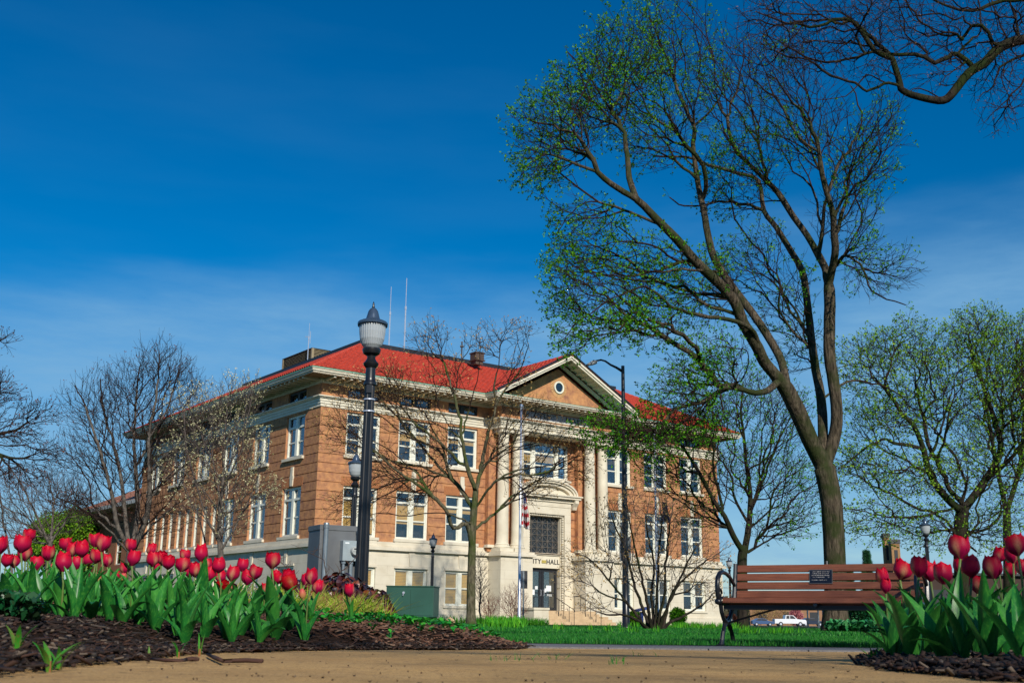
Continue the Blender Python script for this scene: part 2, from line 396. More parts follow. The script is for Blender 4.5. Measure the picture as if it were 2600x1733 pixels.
wallgrid(mb, 'F', 0, 11.55, 12.15, 12.95, [h for h in ah if h[1] < 11.5]); wallgrid(mb, 'F', 20.55, W, 12.15, 12.95, [h for h in ah if h[0] > 20.5])
wallgrid(mb, 'S', 0, L, 12.15, 12.95, ash)
mb.quad((W, 0, 0), (W, L, 0), (W, L, 13.2), (W, 0, 13.2)); mb.quad((0, L, 0), (0, L, 13.2), (W, L, 13.2), (W, L, 0))
# piers behind the columns
for (a, b) in ((11.3, 13.7), (18.4, 20.8)):
    z = 4.62
    mb.box(a, b, -.35, -.005, 4.62, 11.5)
    mb.box(a+.0, b, -.35, -.005, 4.2, 4.62)
# portico frieze (brick) and tympanum
PX0, PX1, PY = UC-4.5, UC+4.5, -1.2
mb.box(PX0, PX1, PY, .3, 12.14, 12.92)
tb = 13.35; sl_ = .527; ap = tb+4.9*sl_-.1
mb.prism([(UC-4.6, tb-.3), (UC+4.6, tb-.3), (UC+4.6, tb), (UC, ap), (UC-4.6, tb)], .3, 1, PY)
wall = mb.build('brick_wall', M['brick'], hall)
# soldier arches above the lower windows
archm = simple('dark_arch_brick', (.42, .17, .06), .85, c2=(.33, .12, .05), scale=12)
for (cs, wd, pl) in ((FW_, 2.2, 'F'), (SW_[:3], 2.3, 'S')):
    for c in cs:
        mb = MB()
        n = 26
        for i in range(n):
            a = c-wd/2-.15+(wd+.3)*(i+.5)/n; tl = (i+.5)/n-.5
            lo, hi = (a-.04, -.012, 7.40), (a+.04, .02, 7.84)
            if pl == 'F': mb.box(a-.042+tl*.02, a+.042+tl*.02, -.012, .05, 7.38, 7.86)
            else: mb.box(-.012, .05, a-.042, a+.042, 7.38, 7.86)
        mb.build('brick_arch', archm, hall)

# limestone base
mb = MB()
gh = slots(FW_, 2.2, 1.02, 3.0); ghs = slots(SW_, 2.0, 1.02, 3.0)
wallgrid(mb, 'F', -.1, 11.6, -.6, 3.95, [h for h in gh if h[1] < 11.6], out=.1); wallgrid(mb, 'F', 20.5, W, -.6, 3.95, [h for h in gh if h[0] > 20.5], out=.1)
wallgrid(mb, 'S', -.1, L, -.6, 3.95, ghs, out=.1)
mb.box(W-.01, W+.1, -.1, L, -.6, 3.95)
for (a, b) in ((-.2, 11.6), (20.5, W+.2)): mb.box(a, b, -.2, .02, -.6, .55)
mb.box(-.2, .02, -.2, L, -.6, .548)
mb.build('stone_base', M['stone'], hall)
mb = MB()
def band(prof, x0=0, y1=L, x1=W):
    """prof: list of (out, z0, z1) boxes running along front wings and the left side"""
    for (o, z0, z1) in prof:
        for (a, b) in ((-o, PX0-.002), (PX1+.002, W+o)): mb.box(a, b, -o, .02, z0, z1)
        mb.box(-o, .021, .02, L, z0, z1); mb.box(W-.01, W+o, .02, L, z0, z1)
band([(.30, 3.95, 4.12), (.22, 4.12, 4.2), (.12, 4.2, 4.42)])
mb.build('water_table', M['stone'], hall)
mb = MB()
band([(.05, 11.6, 11.76), (.09, 11.76, 11.9), (.13, 11.9, 12.06), (.22, 12.06, 12.12), (.30, 12.12, 12.18)])
for (o, z0, z1) in [(.02, 11.62, 11.76), (.06, 11.76, 11.9), (.10, 11.9, 12.04), (.2, 12.04, 12.10), (.28, 12.10, 12.16), (.12, 11.54, 11.62)]:
    mb.box(PX0-o, PX1+o, PY-o, .3, z0, z1)
mb.box(PX0, PX1, PY, .3, 11.48, 11.54)
mb.build('belt_cornice', M['cream'], hall)
mb = MB()
band([(.06, 12.9, 13.02), (.12, 13.02, 13.16)])
mb.box(PX0-.06, PX1+.06, PY-.06, .3, 12.9, 13.02); mb.box(PX0-.12, PX1+.12, PY-.12, .3, 13.02, 13.16)
mb.build('frieze_board', M['cream'], hall)
# eaves
OV = 1.2
mb = MB()
mb.box(-OV, W+OV, -OV, L+OV, 13.165, 13.2)
EX0, EX1, EY = PX0-OV, PX1+OV, PY-OV
mb.box(EX0, EX1, EY, -OV-.001, 13.165, 13.2)
mb.build('soffit', M['soffit'], hall)
mb = MB()
def fascia(z0, z1, o, a=0):
    mb.box(-OV-o, EX0-o, -OV-o, -OV+.05, z0, z1); mb.box(EX1+o, W+OV+o, -OV-o, -OV+.05, z0, z1)
    mb.box(-OV-o, -OV+.05, -OV+.05, L+OV+o, z0, z1); mb.box(W+OV-.05, W+OV+o, -OV+.05, L+OV, z0, z1)
    mb.box(EX0-o, EX0+.05, EY-o, -OV+.049, z0, z1); mb.box(EX1-.05, EX1+o, EY-o, -OV+.049, z0, z1)
fascia(13.15, 13.27, 0); fascia(13.27, 13.38, .07); fascia(13.38, 13.42, .12)
mb.box(EX0+.051, EX1-.051, EY, EY+.06, 13.15, 13.26); mb.box(EX0+.051, EX1-.051, EY-.07, EY+.05, 13.26, 13.34); 
mb.build('eave_fascia', M['cream'], hall)
mb = MB(); fascia(13.421, 13.47, .14); mb.build('copper_gutter', M['copper'], hall)
mb = MB(); mb.box(EX0+.2, EX1-.2, EY-.1, PY, 13.341, 13.36); mb.build('cornice_cap', M['copper'], hall)
mb = MB()
x = .2
while x < W:
    y0 = -OV if not (EX0 < x < EX1) else EY
    yy = -.13 if not (PX0-.15 < x < PX1+.15) else PY-.13
    mb.box(x-.07, x+.07, y0+.1, yy, 13.05, 13.164); x += .52
y = .25
while y < L: mb.box(-OV+.1, -.13, y-.07, y+.07, 13.05, 13.164); y += .55
o_ = mb.build('rafter_tails', M['cream'], hall)
# ---- tiles
def tilefield(mb, O, A, S, w, lo, hi, pitch=.27, row=.38):
    """O origin at eave, A unit across, S unit up-slope, lo(a)/hi(a) extent along slope"""
    O, A, S = Vector(O), Vector(A), Vector(S); Nn = A.cross(S).normalized()
    if Nn.z < 0: Nn = -Nn
    a = pitch/2
    while a < w:
        s0, s1 = lo(a), hi(a); k = 0
        if s1-s0 > .05:
            s = s0
            while s < s1-.02:
                e = min(s+row, s1); pts = []
                for (ss, hh) in ((s-.03, .045), (e, .0)):
                    for (da, dh) in ((-.135, .0), (-.075, .055), (0, .085), (.075, .055), (.135, .0)):
                        pts.append(O+A*(a+da)+S*ss+Nn*(dh+hh))
                mb.add(pts, [(i, i+1, i+6, i+5) for i in range(4)]+[(0, 5, 4)] if False else [(i, i+1, i+6, i+5) for i in range(4)]+[(4, 3, 2, 1, 0)])
                s = e
        a += pitch
KD = 5.2; TZ = 13.45; HT = KD+OV; ZT = TZ+HT*sl_
sl_len = math.hypot(1, sl_)
Sf = (0, 1/sl_len, sl_/sl_len); Ss = (1/sl_len, 0, sl_/sl_len)
FWI = W+2*OV; FLI = L+2*OV
mb = MB()
def hipcap(w_): return lambda a: min(HT, a, w_-a)*sl_len
def lofront(a):
    x = a-OV; d = 5.7-abs(x-UC)
    return max(0, d-.0)*sl_len if d > 0 else 0
tilefield(mb, (-OV, -OV-.1, TZ), (1, 0, 0), Sf, FWI, lofront, hipcap(FWI))
tilefield(mb, (-OV-.1, L+OV, TZ), (0, -1, 0), Ss, FLI, lambda a: 0, hipcap(FLI))
tilefield(mb, (W+OV, -OV, TZ), (0, 1, 0), (-Ss[0], 0, Ss[2]), FLI, lambda a: 0, hipcap(FLI))
# portico gable roof: two slopes running back into the main roof
gz = TZ
GX = 5.8; GY = EY-.15
gl = lambda a: max(0, (a+GY)+OV)   # how far back we are beyond main eave
tilefield(mb, (EX0-.1, 0+GY, gz), (0, 1, 0), (1/sl_len, 0, sl_/sl_len), 6.6, lambda a: max(0, a+GY+OV)*sl_len, lambda a: GX*sl_len)
tilefield(mb, (EX1+.1, 0+GY, gz), (0, 1, 0), (-1/sl_len, 0, sl_/sl_len), 6.6, lambda a: max(0, a+GY+OV)*sl_len, lambda a: GX*sl_len)
roof = mb.build('tiled_roof', M['tile'], hall, smooth=False)
# roof body below tiles
mb = MB()
zt = TZ+HT*sl_
a0, b0 = -OV, -OV; a1, b1 = W+OV, L+OV; q0, q1 = a0+HT, a1-HT; p0, p1 = b0+HT, b1-HT
mb.add([(a0, b0, TZ-.02), (a1, b0, TZ-.02), (a1, b1, TZ-.02), (a0, b1, TZ-.02), (q0, p0, zt-.02), (q1, p0, zt-.02), (q1, p1, zt-.02), (q0, p1, zt-.02)],
       [(0, 1, 5, 4), (1, 2, 6, 5), (2, 3, 7, 6), (3, 0, 4, 7), (4, 5, 6, 7)])
ra = gz-.02+GX*sl_; yb = (ra-TZ)/sl_-OV+.3
mb.add([(EX0, GY+.05, gz-.02), (UC, GY+.05, ra), (EX1, GY+.05, gz-.02), (EX0, -OV, gz-.02), (UC, yb, ra), (EX1, -OV, gz-.02)],
       [(0, 1, 4, 3), (1, 2, 5, 4)])
mb.build('roof_underlay', M['tile'], roof)
mb = MB()
for (p, q) in (((a0, b0, TZ+.05), (q0, p0, zt+.07)), ((a1, b0, TZ+.05), (q1, p0, zt+.07)), ((a0, b1, TZ+.05), (q0, p1, zt+.07))):
    p, q = Vector(p), Vector(q); n = 26
    for i in range(n): mb.tube([p.lerp(q, i/n), p.lerp(q, (i+1)/n+.01)], [.13, .10], 8)
p, q = Vector((UC, GY, ra+.05)), Vector((UC, yb, ra+.05))
for i in range(14): mb.tube([p.lerp(q, i/14), p.lerp(q, (i+1)/14+.01)], [.11, .09], 8)
mb.build('ridge_tiles', M['tile'], roof, smooth=True)
mb = MB()
for (x0, x1, y0, y1) in ((q0-.12, q1+.12, p0-.12, p0+.12), (q0-.12, q0+.12, p0+.12, p1+.12), (q1-.12, q1+.12, p0+.12, p1+.12)): mb.box(x0, x1, y0, y1, zt-.02, zt+.34)
mb.box(q0+.12, q1-.12, p0+.12, p1, zt, zt+.1)
# verges of the gable
for sgn in (-1, 1):
    for (o1, o2, yy0, yy1) in ((.0, .13, GY-.02, GY+.16),):
        xa, za = UC+sgn*(GX), gz; 
        mb.add([(xa, yy0, za+.05), (UC, yy0, ra+.07), (UC, yy0, ra+.17), (xa, yy0, za+.15), (xa, yy1, za+.05), (UC, yy1, ra+.07), (UC, yy1, ra+.17), (xa, yy1, za+.15)],
               [(0, 1, 2, 3), (7, 6, 5, 4), (0, 4, 5, 1), (3, 2, 6, 7), (0, 3, 7, 4)])
mb.build('roof_deck_edge', M['blackmetal'], hall)
# raking cornice of pediment
mb = MB()
for sgn in (-1, 1):
    def rake(yy0, yy1, d0, d1):
        xa, za = UC+sgn*5.75, gz
        mb.add([(xa, yy0, za-d0), (UC, yy0, ra-d0), (UC, yy0, ra-d1), (xa, yy0, za-d1), (xa, yy1, za-d0), (UC, yy1, ra-d0), (UC, yy1, ra-d1), (xa, yy1, za-d1)],
               [(0, 1, 2, 3), (7, 6, 5, 4), (0, 4, 5, 1), (3, 2, 6, 7), (0, 3, 7, 4)])
    rake(EY-.12, EY+.05, .0, .14); rake(EY-.04, EY+.1, .14, .27); 
    rake(EY+.05, PY+.02, .02, .05); rake(PY-.14, PY+.05, .24, .42)
rk = mb.build('raking_cornice', M['cream'], hall); fixn(rk)
mb = MB()
for sgn in (-1, 1):
    for i in range(1, 12):
        x = UC+sgn*(i*.47); z = ra-abs(x-UC)*sl_
        if z < 13.75: continue
        mb.add([(x-.08, EY+.12, z-.17-sgn*-.0), (x+.08, EY+.12, z-.17), (x+.08, PY-.15, z-.17), (x-.08, PY-.15, z-.17), (x-.08, EY+.12, z-.03), (x+.08, EY+.12, z-.03), (x+.08, PY-.15, z-.03), (x-.08, PY-.15, z-.03)],
               [(0, 3, 2, 1), (4, 5, 6, 7), (0, 1, 5, 4), (1, 2, 6, 5), (2, 3, 7, 6), (3, 0, 4, 7)])
mb.build('pediment_brackets', M['cream'], hall)
# oculus
mb = MB()
def ring(mb, cx, cz, y0, y1, r0, r1, n=28):
    vs = []
    for i in range(n):
        a = 2*math.pi*i/n; c, s = math.cos(a), math.sin(a)
        vs += [(cx+c*r0, y0, cz+s*r0), (cx+c*r1, y0, cz+s*r1), (cx+c*r1, y1, cz+s*r1), (cx+c*r0, y1, cz+s*r0)]
    fs = []
    for i in range(n):
        j = (i+1) % n
        for k in range(4): fs.append((i*4+k, i*4+(k+1) % 4, j*4+(k+1) % 4, j*4+k))
    mb.add(vs, fs)
ring(mb, UC, 14.62, PY-.09, PY+.02, .30, .40)
oc = mb.build('round_window', M['white'], hall)
mb = MB(); n = 24; mb.prism([(UC+.3*math.cos(2*math.pi*i/n), 14.62+.3*math.sin(2*math.pi*i/n)) for i in range(n)], .01, 1, PY-.03); mb.build('pane', simple('dark_blue_glass', (.01, .03, .06), .08, c2=(.01, .02, .04)), oc)
mb = MB()
for i in range(36):
    a = 2*math.pi*i/36; c, s = math.cos(a), math.sin(a)
    p = [(UC+c*r-s*d*r, 14.62+s*r+c*d*r) for r, d in ((.43, -.07), (.66, -.06), (.66, .06), (.43, .07))]
    mb.prism(p, .03, 1, PY-.02)
o_ = mb.build('brick_surround', simple('pale_radial_brick', (.62, .36, .16), .85), oc); fixn(o_)
# ---- windows
def window(plane, c, w_, z0, z1, out, kind, blind=0):
    """kind: 'pair' sashes with transom, 'low' pair without transom, 'attic', 'narrow', 'triple'"""
    def T(a, o, z): return (a, o-out, z) if plane == 'F' else (o-out, a, z)
    mb = MB()
    def bx(m, a0, a1, o0, o1, za, zb):
        if plane == 'F': m.box(a0, a1, o0-out, o1-out, za, zb)
        else: m.box(o0-out, o1-out, a0, a1, za, zb)
    e = .003; mt = M['darkframe'] if kind == 'attic' else M['white']
    fo = .12
    bx(mb, c-w_/2+e, c-w_/2+.11, fo, fo+.16, z0+e, z1-e); bx(mb, c+w_/2-.11, c+w_/2-e, fo, fo+.16, z0+e, z1-e)
    bx(mb, c-w_/2+.11, c+w_/2-.11, fo, fo+.16, z1-.13, z1-e); bx(mb, c-w_/2+.11, c+w_/2-.11, fo, fo+.16, z0+e, z0+.12)
    inner = []
    L_, R_ = c-w_/2+.11, c+w_/2-.11
    if kind in ('pair', 'low', 'attic'): bx(mb, c-.14, c+.14, fo-.02, fo+.14, z0+.12, z1-.13); inner = [(L_, c-.14), (c+.14, R_)]
    elif kind == 'triple':
        m1, m2 = c-w_/4-.02, c+w_/4+.02
        for q in (m1, m2): bx(mb, q-.13, q+.13, fo-.02, fo+.14, z0+.12, z1-.13)
        inner = [(L_, m1-.13), (m1+.13, m2-.13), (m2+.13, R_)]
    else: inner = [(L_, R_)]
    ztr = z1
    if kind in ('pair', 'triple'):
        ztr = z1-.68
        for a, b in inner: bx(mb, a, b, fo-.01, fo+.13, ztr-.06, ztr+.06)
    zb = z0+.12; zt_ = (ztr-.06) if kind in ('pair', 'triple') else z1-.13
    if kind != 'attic':
        zm = (zb+zt_)/2
        for a, b in inner:
            bx(mb, a, b, fo+.03, fo+.12, zm-.035, zm+.035)
            bx(mb, a, a+.05, fo+.04, fo+.12, zb, zt_); bx(mb, b-.05, b, fo+.04, fo+.12, zb, zt_)
    f = mb.build('window', mt, hall)
    mb = MB(); bx(mb, L_, R_, fo+.08, fo+.085, z0+.12, z1-.13); mb.build('pane', M['glass'], f)
    mb = MB(); bx(mb, c-w_/2-.05, c+w_/2+.05, .75, .8, z0-.05, z1+.05)
    bx(mb, c-w_/2-.06, c-w_/2-.01, .33, .75, z0, z1); bx(mb, c+w_/2+.01, c+w_/2+.06, .33, .75, z0, z1); bx(mb, c-w_/2, c+w_/2, .33, .75, z1+.01, z1+.06)
    mb.build('room_behind', M['interior'], f)
    if blind:
        mb = MB(); zz0 = zb; zz1 = zt_
        for k, (a, b) in enumerate(inner):
            h = (zz1-zz0)*min(1, blind*(1 if (k+int(c*7)) % 3 else .72))
            bx(mb, a+.05, b-.05, fo+.12, fo+.14, zz1-h, zz1)
        mb.build('blind', M['blind'], f)
    if kind in ('pair', 'narrow', 'triple'):
        mb = MB(); bx(mb, c-w_/2-.12, c+w_/2+.12, -.14, fo, z0-.16, z0-.002)
        if z0 < 5: bx(mb, c-w_/2-.02, c+w_/2+.02, -.1, .02, z0-.3, z0-.161)
        mb.build('sill', M['stone'], f)
    if kind == 'low':
        mb = MB(); bx(mb, c-w_/2-.1, c+w_/2+.1, -.07, fo, z0-.14, z0-.002); bx(mb, c-w_/2-.05, c+w_/2+.05, -.05, .0, z1+.002, z1+.12); mb.build('sill', M['stone'], f)
    return f
for i, c in enumerate(FW_):
    window('F', c, 2.2, 9.04, 11.48, 0, 'pair', (0, .3, .18, .3, 0, .2)[i])
    window('F', c, 2.2, 4.63, 7.36, 0, 'pair', (.95, .6, .15, .4, .5, .3)[i])
    window('F', c, 2.2, 1.02, 3.0, .1, 'low', (.9, 1, 1, .5, .55, .5)[i])
    if not 11 < c < 20.6: window('F', c, 2.2, 12.27, 12.88, 0, 'attic')
for i, c in enumerate(SW_):
    window('S', c, 2.3, 9.04, 11.48, 0, 'pair'); window('S', c, 2.0, 1.02, 3.0, .1, 'low', .3); window('S', c, 2.3, 12.27, 12.88, 0, 'attic')
    if i < 3: window('S', c, 2.3, 4.63, 7.36, 0, 'pair', .15)
for c in narrow: window('S', c, .8, 4.63, 7.2, 0, 'narrow')
window('F', UC, 3.7, 8.95, 11.2, 0, 'triple', .35)
# keystones
for (pl, cs) in (('F', FW_), ('S', SW_[:3])):
    for c in cs:
        mb = MB()
        P1 = [(c-.14, 7.42), (c+.14, 7.42), (c+.2, 7.98), (c+.15, 7.98), (c+.13, 8.5), (c-.13, 8.5), (c-.15, 7.98), (c-.2, 7.98)]
        if pl == 'F': mb.prism(P1, .14, 1, -.08)
        else: mb.prism(P1, .14, 0, -.08)
        fixn(mb.build('keystone', M['stone'], hall))
for c in FW_+[]:
    mb = MB(); mb.prism([(c-.13, 3.13), (c+.13, 3.13), (c+.2, 3.93), (c-.2, 3.93)], .1, 1, -.16); fixn(mb.build('keystone', M['stone'], hall))
for c in SW_:
    mb = MB(); mb.prism([(c-.13, 3.13), (c+.13, 3.13), (c+.2, 3.93), (c-.2, 3.93)], .1, 0, -.16); fixn(mb.build('keystone', M['stone'], hall))
# ---- portico
for (a, b) in ((11.55, 13.95), (18.15, 20.55)):
    mb = MB(); mb.box(a, b, -1.35, -.1, -.6, 3.93); mb.box(a-.1, b+.1, -1.45, -.1, -.6, .5)
    mb.box(a-.16, b+.16, -1.52, -.1, 3.93, 4.08); mb.box(a-.08, b+.08, -1.43, -.1, 4.08, 4.2)
    mb.build('portico_pedestal', M['stone'], hall)
for cx in (12.03, 13.13, 18.97, 20.07):
    mb = MB(); mb.box(cx-.5, cx+.5, -1.3, -.35, 4.2, 4.4)
    prof = [(.47, 4.4), (.50, 4.46), (.47, 4.52), (.41, 4.56), (.43, 4.62), (.38, 4.68)]
    prof += [(.37-.05*(i/10)**1.6, 4.7+i*.63) for i in range(11)]
    prof += [(.36, 11.05), (.33, 11.08), (.33, 11.16), (.42, 11.26), (.44, 11.3)]
    c0 = MB(); c0.lathe(prof, 32, (cx, -.82, 0)); mb.mi = 0
    mb.add(c0.v, c0.f); mb.box(cx-.47, cx+.47, -1.29, -.35, 11.3, 11.46)
    o_ = mb.build('column', M['stonecol'] if 'stonecol' in M else simple('column_limestone', (.72, .66, .52), .7, c2=(.62, .55, .42), scale=1.2), hall); smooth_by_angle(o_, 30)
for (a, b) in ((11.22, 13.78), (18.32, 20.88)):
    mb = MB(); mb.box(a, b, -.47, -.1, 4.44, 4.6); mb.box(a-.06, b+.06, -.52, -.1, 4.425, 4.5)
    mb.build('pier_base', M['stone'], hall)
# portal surround
mb = MB()
for s in (-1, 1):
    mb.box(min(UC+s*1.42, UC+s*1.92), max(UC+s*1.42, UC+s*1.92), -.14, .5, -.1, 7.2)
mb.box(UC-1.42, UC+1.42, -.14, .5, 6.72, 7.2)
mb.box(UC-1.92, UC+1.92, -.17, -.02, 7.2, 7.5)
mb.box(bay[0], UC-1.92, -.1, .3, -.1, 4.3); mb.box(UC+1.92, bay[1], -.1, .3, -.1, 4.3)
mb.box(bay[0], UC-1.92, -.14, .0, 4.18, 4.42); mb.box(UC+1.92, bay[1], -.14, .0, 4.18, 4.42)
for (o, z0, z1, e) in ((.25, 7.5, 7.6, 2.2), (.5, 7.72, 7.86, 2.5), (.58, 7.86, 7.95, 2.6)): mb.box(UC-e, UC+e, -o, .0, z0, z1)
for s in (-1, 1): mb.prism([(-.02, 7.05), (-.2, 7.1), (-.28, 7.3), (-.45, 7.5), (-.45, 7.72), (-.02, 7.72)], .3, 0, UC+s*2.2-.15)
i = 0
while i < 44:
    x = UC-2.15+i*.1; mb.box(x-.03, x+.03, -.32, -.1, 7.61, 7.71); i += 1
fixn(mb.build('portal_surround', M['stone'], hall))
# egg moulding round the opening
mb = MB()
z = .9
while z < 6.6:
    for s in (-1, 1): mb.box(UC+s*1.35-.05, UC+s*1.35+.05, -.04, .1, z, z+.11)
    z += .15
x = UC-1.3
while x < UC+1.3: mb.box(x, x+.1, -.04, .1, 6.6, 6.7); x += .14
for s in (-1, 1): mb.box(min(UC+s*1.27, UC+s*1.42), max(UC+s*1.27, UC+s*1.42), .1, .5, -.1, 6.72)
mb.box(UC-1.27, UC+1.27, .1, .5, 6.58, 6.72)
mb.build('portal_moulding', M['stone'], hall)
# segmental arch
mb = MB(); n = 30
def arc(hw, hh, z0=7.95): return [(UC+hw*math.cos(math.pi*i/n), z0+hh*math.sin(math.pi*i/n)) for i in range(n+1)]
def arcring(o0, o1, a1, h1, a0, h0):
    A, B = arc(a1, h1), arc(a0, h0)
    for i in range(n):
        p = [(A[i][0], o0, A[i][1]), (A[i+1][0], o0, A[i+1][1]), (B[i+1][0], o0, B[i+1][1]), (B[i][0], o0, B[i][1])]
        q = [(x, o1, z) for x, _, z in p]
        mb.add(p+q, [(0, 1, 2, 3), (7, 6, 5, 4), (0, 4, 5, 1), (3, 2, 6, 7)])
arcring(-.42, 0, 2.15, .85, 1.98, .72); arcring(-.5, 0, 2.25, .95, 2.12, .84); arcring(-.3, 0, 1.98, .73, 1.72, .55)
fixn(mb.build('arched_hood', M['stone'], hall))
mb = MB(); mb.prism(arc(1.75, .58), .05, 1, -.08); fixn(mb.build('hood_panel', M['stone'], hall))
# grille above the door
mb = MB()
mb.box(UC-1.27, UC+1.27, .42, .46, 4.33, 6.58)
gr = mb.build('transom_glass', simple('dark_leaded_glass', (.035, .042, .05), .25, c2=(.02, .026, .032), scale=3), hall)
mb = MB()
nx, nz = 6, 6; gw, gh_ = 2.54/nx, 2.25/nz
def bar(a, b, th=.018, y=.37):
    mb.tube([(a[0], y, a[1]), (b[0], y, b[1])], th, 4, False)
for i in range(nx+1): bar((UC-1.27+i*gw, 4.33), (UC-1.27+i*gw, 6.58), .022)
for i in range(nz+1): bar((UC-1.27, 4.33+i*gh_), (UC+1.27, 4.33+i*gh_), .022)
for i in range(0, nx, 2):
    for k in range(0, nz, 2):
        x0, z0 = UC-1.27+i*gw, 4.33+k*gh_
        bar((x0, z0), (x0+2*gw, z0+2*gh_), .014, .35); bar((x0, z0+2*gh_), (x0+2*gw, z0), .014, .35)
        bar((x0+gw, z0), (x0, z0+gh_), .01, .34); bar((x0+gw, z0+2*gh_), (x0+2*gw, z0+gh_), .01, .34)
mb.build('iron_grille', simple('grey_iron_lattice', (.16, .14, .12), .6), gr)
mb = MB(); mb.box(UC-1.27, UC+1.27, .2, .5, 3.42, 4.2); mb.box(UC-1.27, UC+1.27, .12, .5, 4.2, 4.33); sg = mb.build('name_panel', M['cream'], hall)
def text(s, size, parent, loc, name, matl, ext=.02, sx=1., align='CENTER', rot=(R(90), 0, 0)):
    cu = bpy.data.curves.new(name, 'FONT'); cu.body = s; cu.size = size; cu.extrude = ext; cu.align_x = align; cu.align_y = 'CENTER'; cu.space_character = 1.1
    o = bpy.data.objects.new(name, cu); col.objects.link(o)
    me = bpy.data.meshes.new_from_object(o.evaluated_get(bpy.context.evaluated_depsgraph_get())); bpy.data.objects.remove(o)
    me.name = name; me.materials.clear(); me.materials.append(matl)
    ob = bpy.data.objects.new(name, me); col.objects.link(ob); ob.parent = parent; ob.location = loc; ob.rotation_euler = rot; ob.scale = (sx, 1, 1); return ob
def embolden(o, d=.012):
    return o
for dx in (0, .012, .024):
    pass
text('CITY', .42, sg, (UC-.72, .19, 3.8), 'lettering', M['letter'], .025); text('HALL', .42, sg, (UC+.72, .19, 3.8), 'lettering', M['letter'], .025)
mb = MB(); mb.box(UC-.17, UC+.17, .16, .2, 3.72, 3.9); mb.build('emblem_plate', simple('brass_plate', (.5, .4, .1), .5), sg)
# doors
for s in (-1, 1):
    mb = MB(); x0, x1 = (UC-1.22, UC-.01) if s < 0 else (UC+.01, UC+1.22)
    mb.box(x0, x0+.17, .4, .48, .84, 3.4); mb.box(x1-.17, x1, .4, .48, .84, 3.4); mb.box(x0+.17, x1-.17, .4, .48, 3.2, 3.4); mb.box(x0+.17, x1-.17, .4, .48, .84, 1.05)
    mb.box(x0+.17, x1-.17, .41, .47, 1.88, 1.95)
    d = mb.build('door', M['doorm'], hall)
    mb = MB(); mb.box(x0+.17, x1-.17, .44, .445, 1.05, 3.2); mb.build('pane', M['glass'], d)
    mb = MB(); mb.box(x0, x1, 1.1, 1.12, .8, 3.4); mb.build('room_behind', M['interior'], d)
    hx = UC+s*.12; mb = MB(); mb.tube([(hx, .4, 1.75), (hx, .3, 1.75), (hx, .3, 2.1), (hx, .4, 2.1)], .018, 6); mb.build('handle', M['alum'], d)
    ps = [(UC-.42, 2.22, .2, .2), (UC-.66, 1.95, .2, .32)] if s < 0 else [(UC+.55, 2.2, .4, .35), (UC+.3, 2.08, .14, .24), (UC+.62, 1.78, .4, .1)]
    for (px_, pz_, w_, h_) in ps:
        mb = MB(); mb.box(px_-w_/2, px_+w_/2, .385, .395, pz_-h_/2, pz_+h_/2); mb.build('notice', M['paper'], d)
# inscribed board on the portico
mb = MB(); mb.box(UC-2.6, UC+2.6, PY-.03, PY+.01, 12.36, 12.82); bd = mb.build('inscribed_board', M['signstone'], hall)
text('CITY', .46, bd, (UC-1.3, PY-.035, 12.59), 'lettering', M['letter'], .01, 1.35); text('HALL', .46, bd, (UC+1.35, PY-.035, 12.59), 'lettering', M['letter'], .01, 1.35)
mb = MB(); mb.box(UC-2.7, UC+2.7, PY-.07, PY+.01, 12.30, 12.355); mb.box(UC+.02, UC+.05, PY-.04, PY, 12.4, 12.78); mb.build('board_ledge', M['cream'], bd)
# steps
mb = MB(); SX0, SX1 = 13.7, 18.5
mb.box(SX0, SX1, -1.9, .4, -.6, .84)
for i in range(5): mb.box(SX0-.0, SX1+.4*(i > 0), -1.9-.34*(i+1), -1.9-.34*i-.002, -.6, .84-.158*(i+1))
mb.build('steps', simple('tan_stone_steps', (.56, .42, .26), .85, c2=(.46, .33, .2), scale=3), hall)
mb = MB(); mb.box(12.6, 13.69, -3.2, -1.45, -.6, .86); mb.box(12.55, 13.72, -3.25, -1.42, .86, .98); mb.build('step_cheek', M['stone'], hall)
for hx in (15.2, 17.3):
    mb = MB()
    pts = [(hx, -1.2, 1.72), (hx, -1.75, 1.72), (hx, -3.7, .86+.02), (hx, -3.75, .8)]
    mb.tube(pts, .022, 6)
    for (yy, zb_, zt2) in ((-1.3, .84, 1.72), (-1.85, .84, 1.68), (-2.3, .52, 1.47), (-2.75, .36, 1.28), (-3.25, .2, 1.05), (-3.7, -.05, .87)): mb.tube([(hx, yy, zb_), (hx, yy, zt2)], .018, 6)
    mb.build('handrail', M['iron'], hall)
# rooftop plant
def hallpt(u, v, z): return hall_M @ Vector((u, v, z))
hall_M = Matrix.Translation(CB) @ Matrix.Rotation(AZ, 4, 'Z')
hv = empty('rooftop_louvre', hall_M @ Vector((5.9, 13.2, zt+.35)), AZ, label='tan louvred air handling box above the left roof slope', cat='rooftop unit')
mb = MB(); A, B, H0, H1 = 5.0, 4.6, .25, 1.15
mb.box(.06, A-.06, .06, B-.06, 0, H1-.02); mb.build('casing', M['louvredark'], hv)
mb = MB(); z = H0+.12
while z < H1-.05:
    mb.add([(.02, .0, z), (A-.02, .0, z), (A-.02, .08, z+.07), (.02, .08, z+.07)], [(0, 1, 2, 3)]); mb.add([(.0, .02, z), (.08, .02, z+.07), (.08, B-.02, z+.07), (.0, B-.02, z)], [(0, 1, 2, 3)]); z += .1
mb.build('slats', M['louvre'], hv)
mb = MB()
for (x, y) in ((0, 0), (A-.14, 0), (0, B-.14)): mb.box(x-.02, x+.14, y-.02, y+.14, H0, H1)
mb.box(-.03, A, -.03, .1, H0-.03, H0+.1); mb.box(-.03, .1, .1, B, H0-.03, H0+.1)
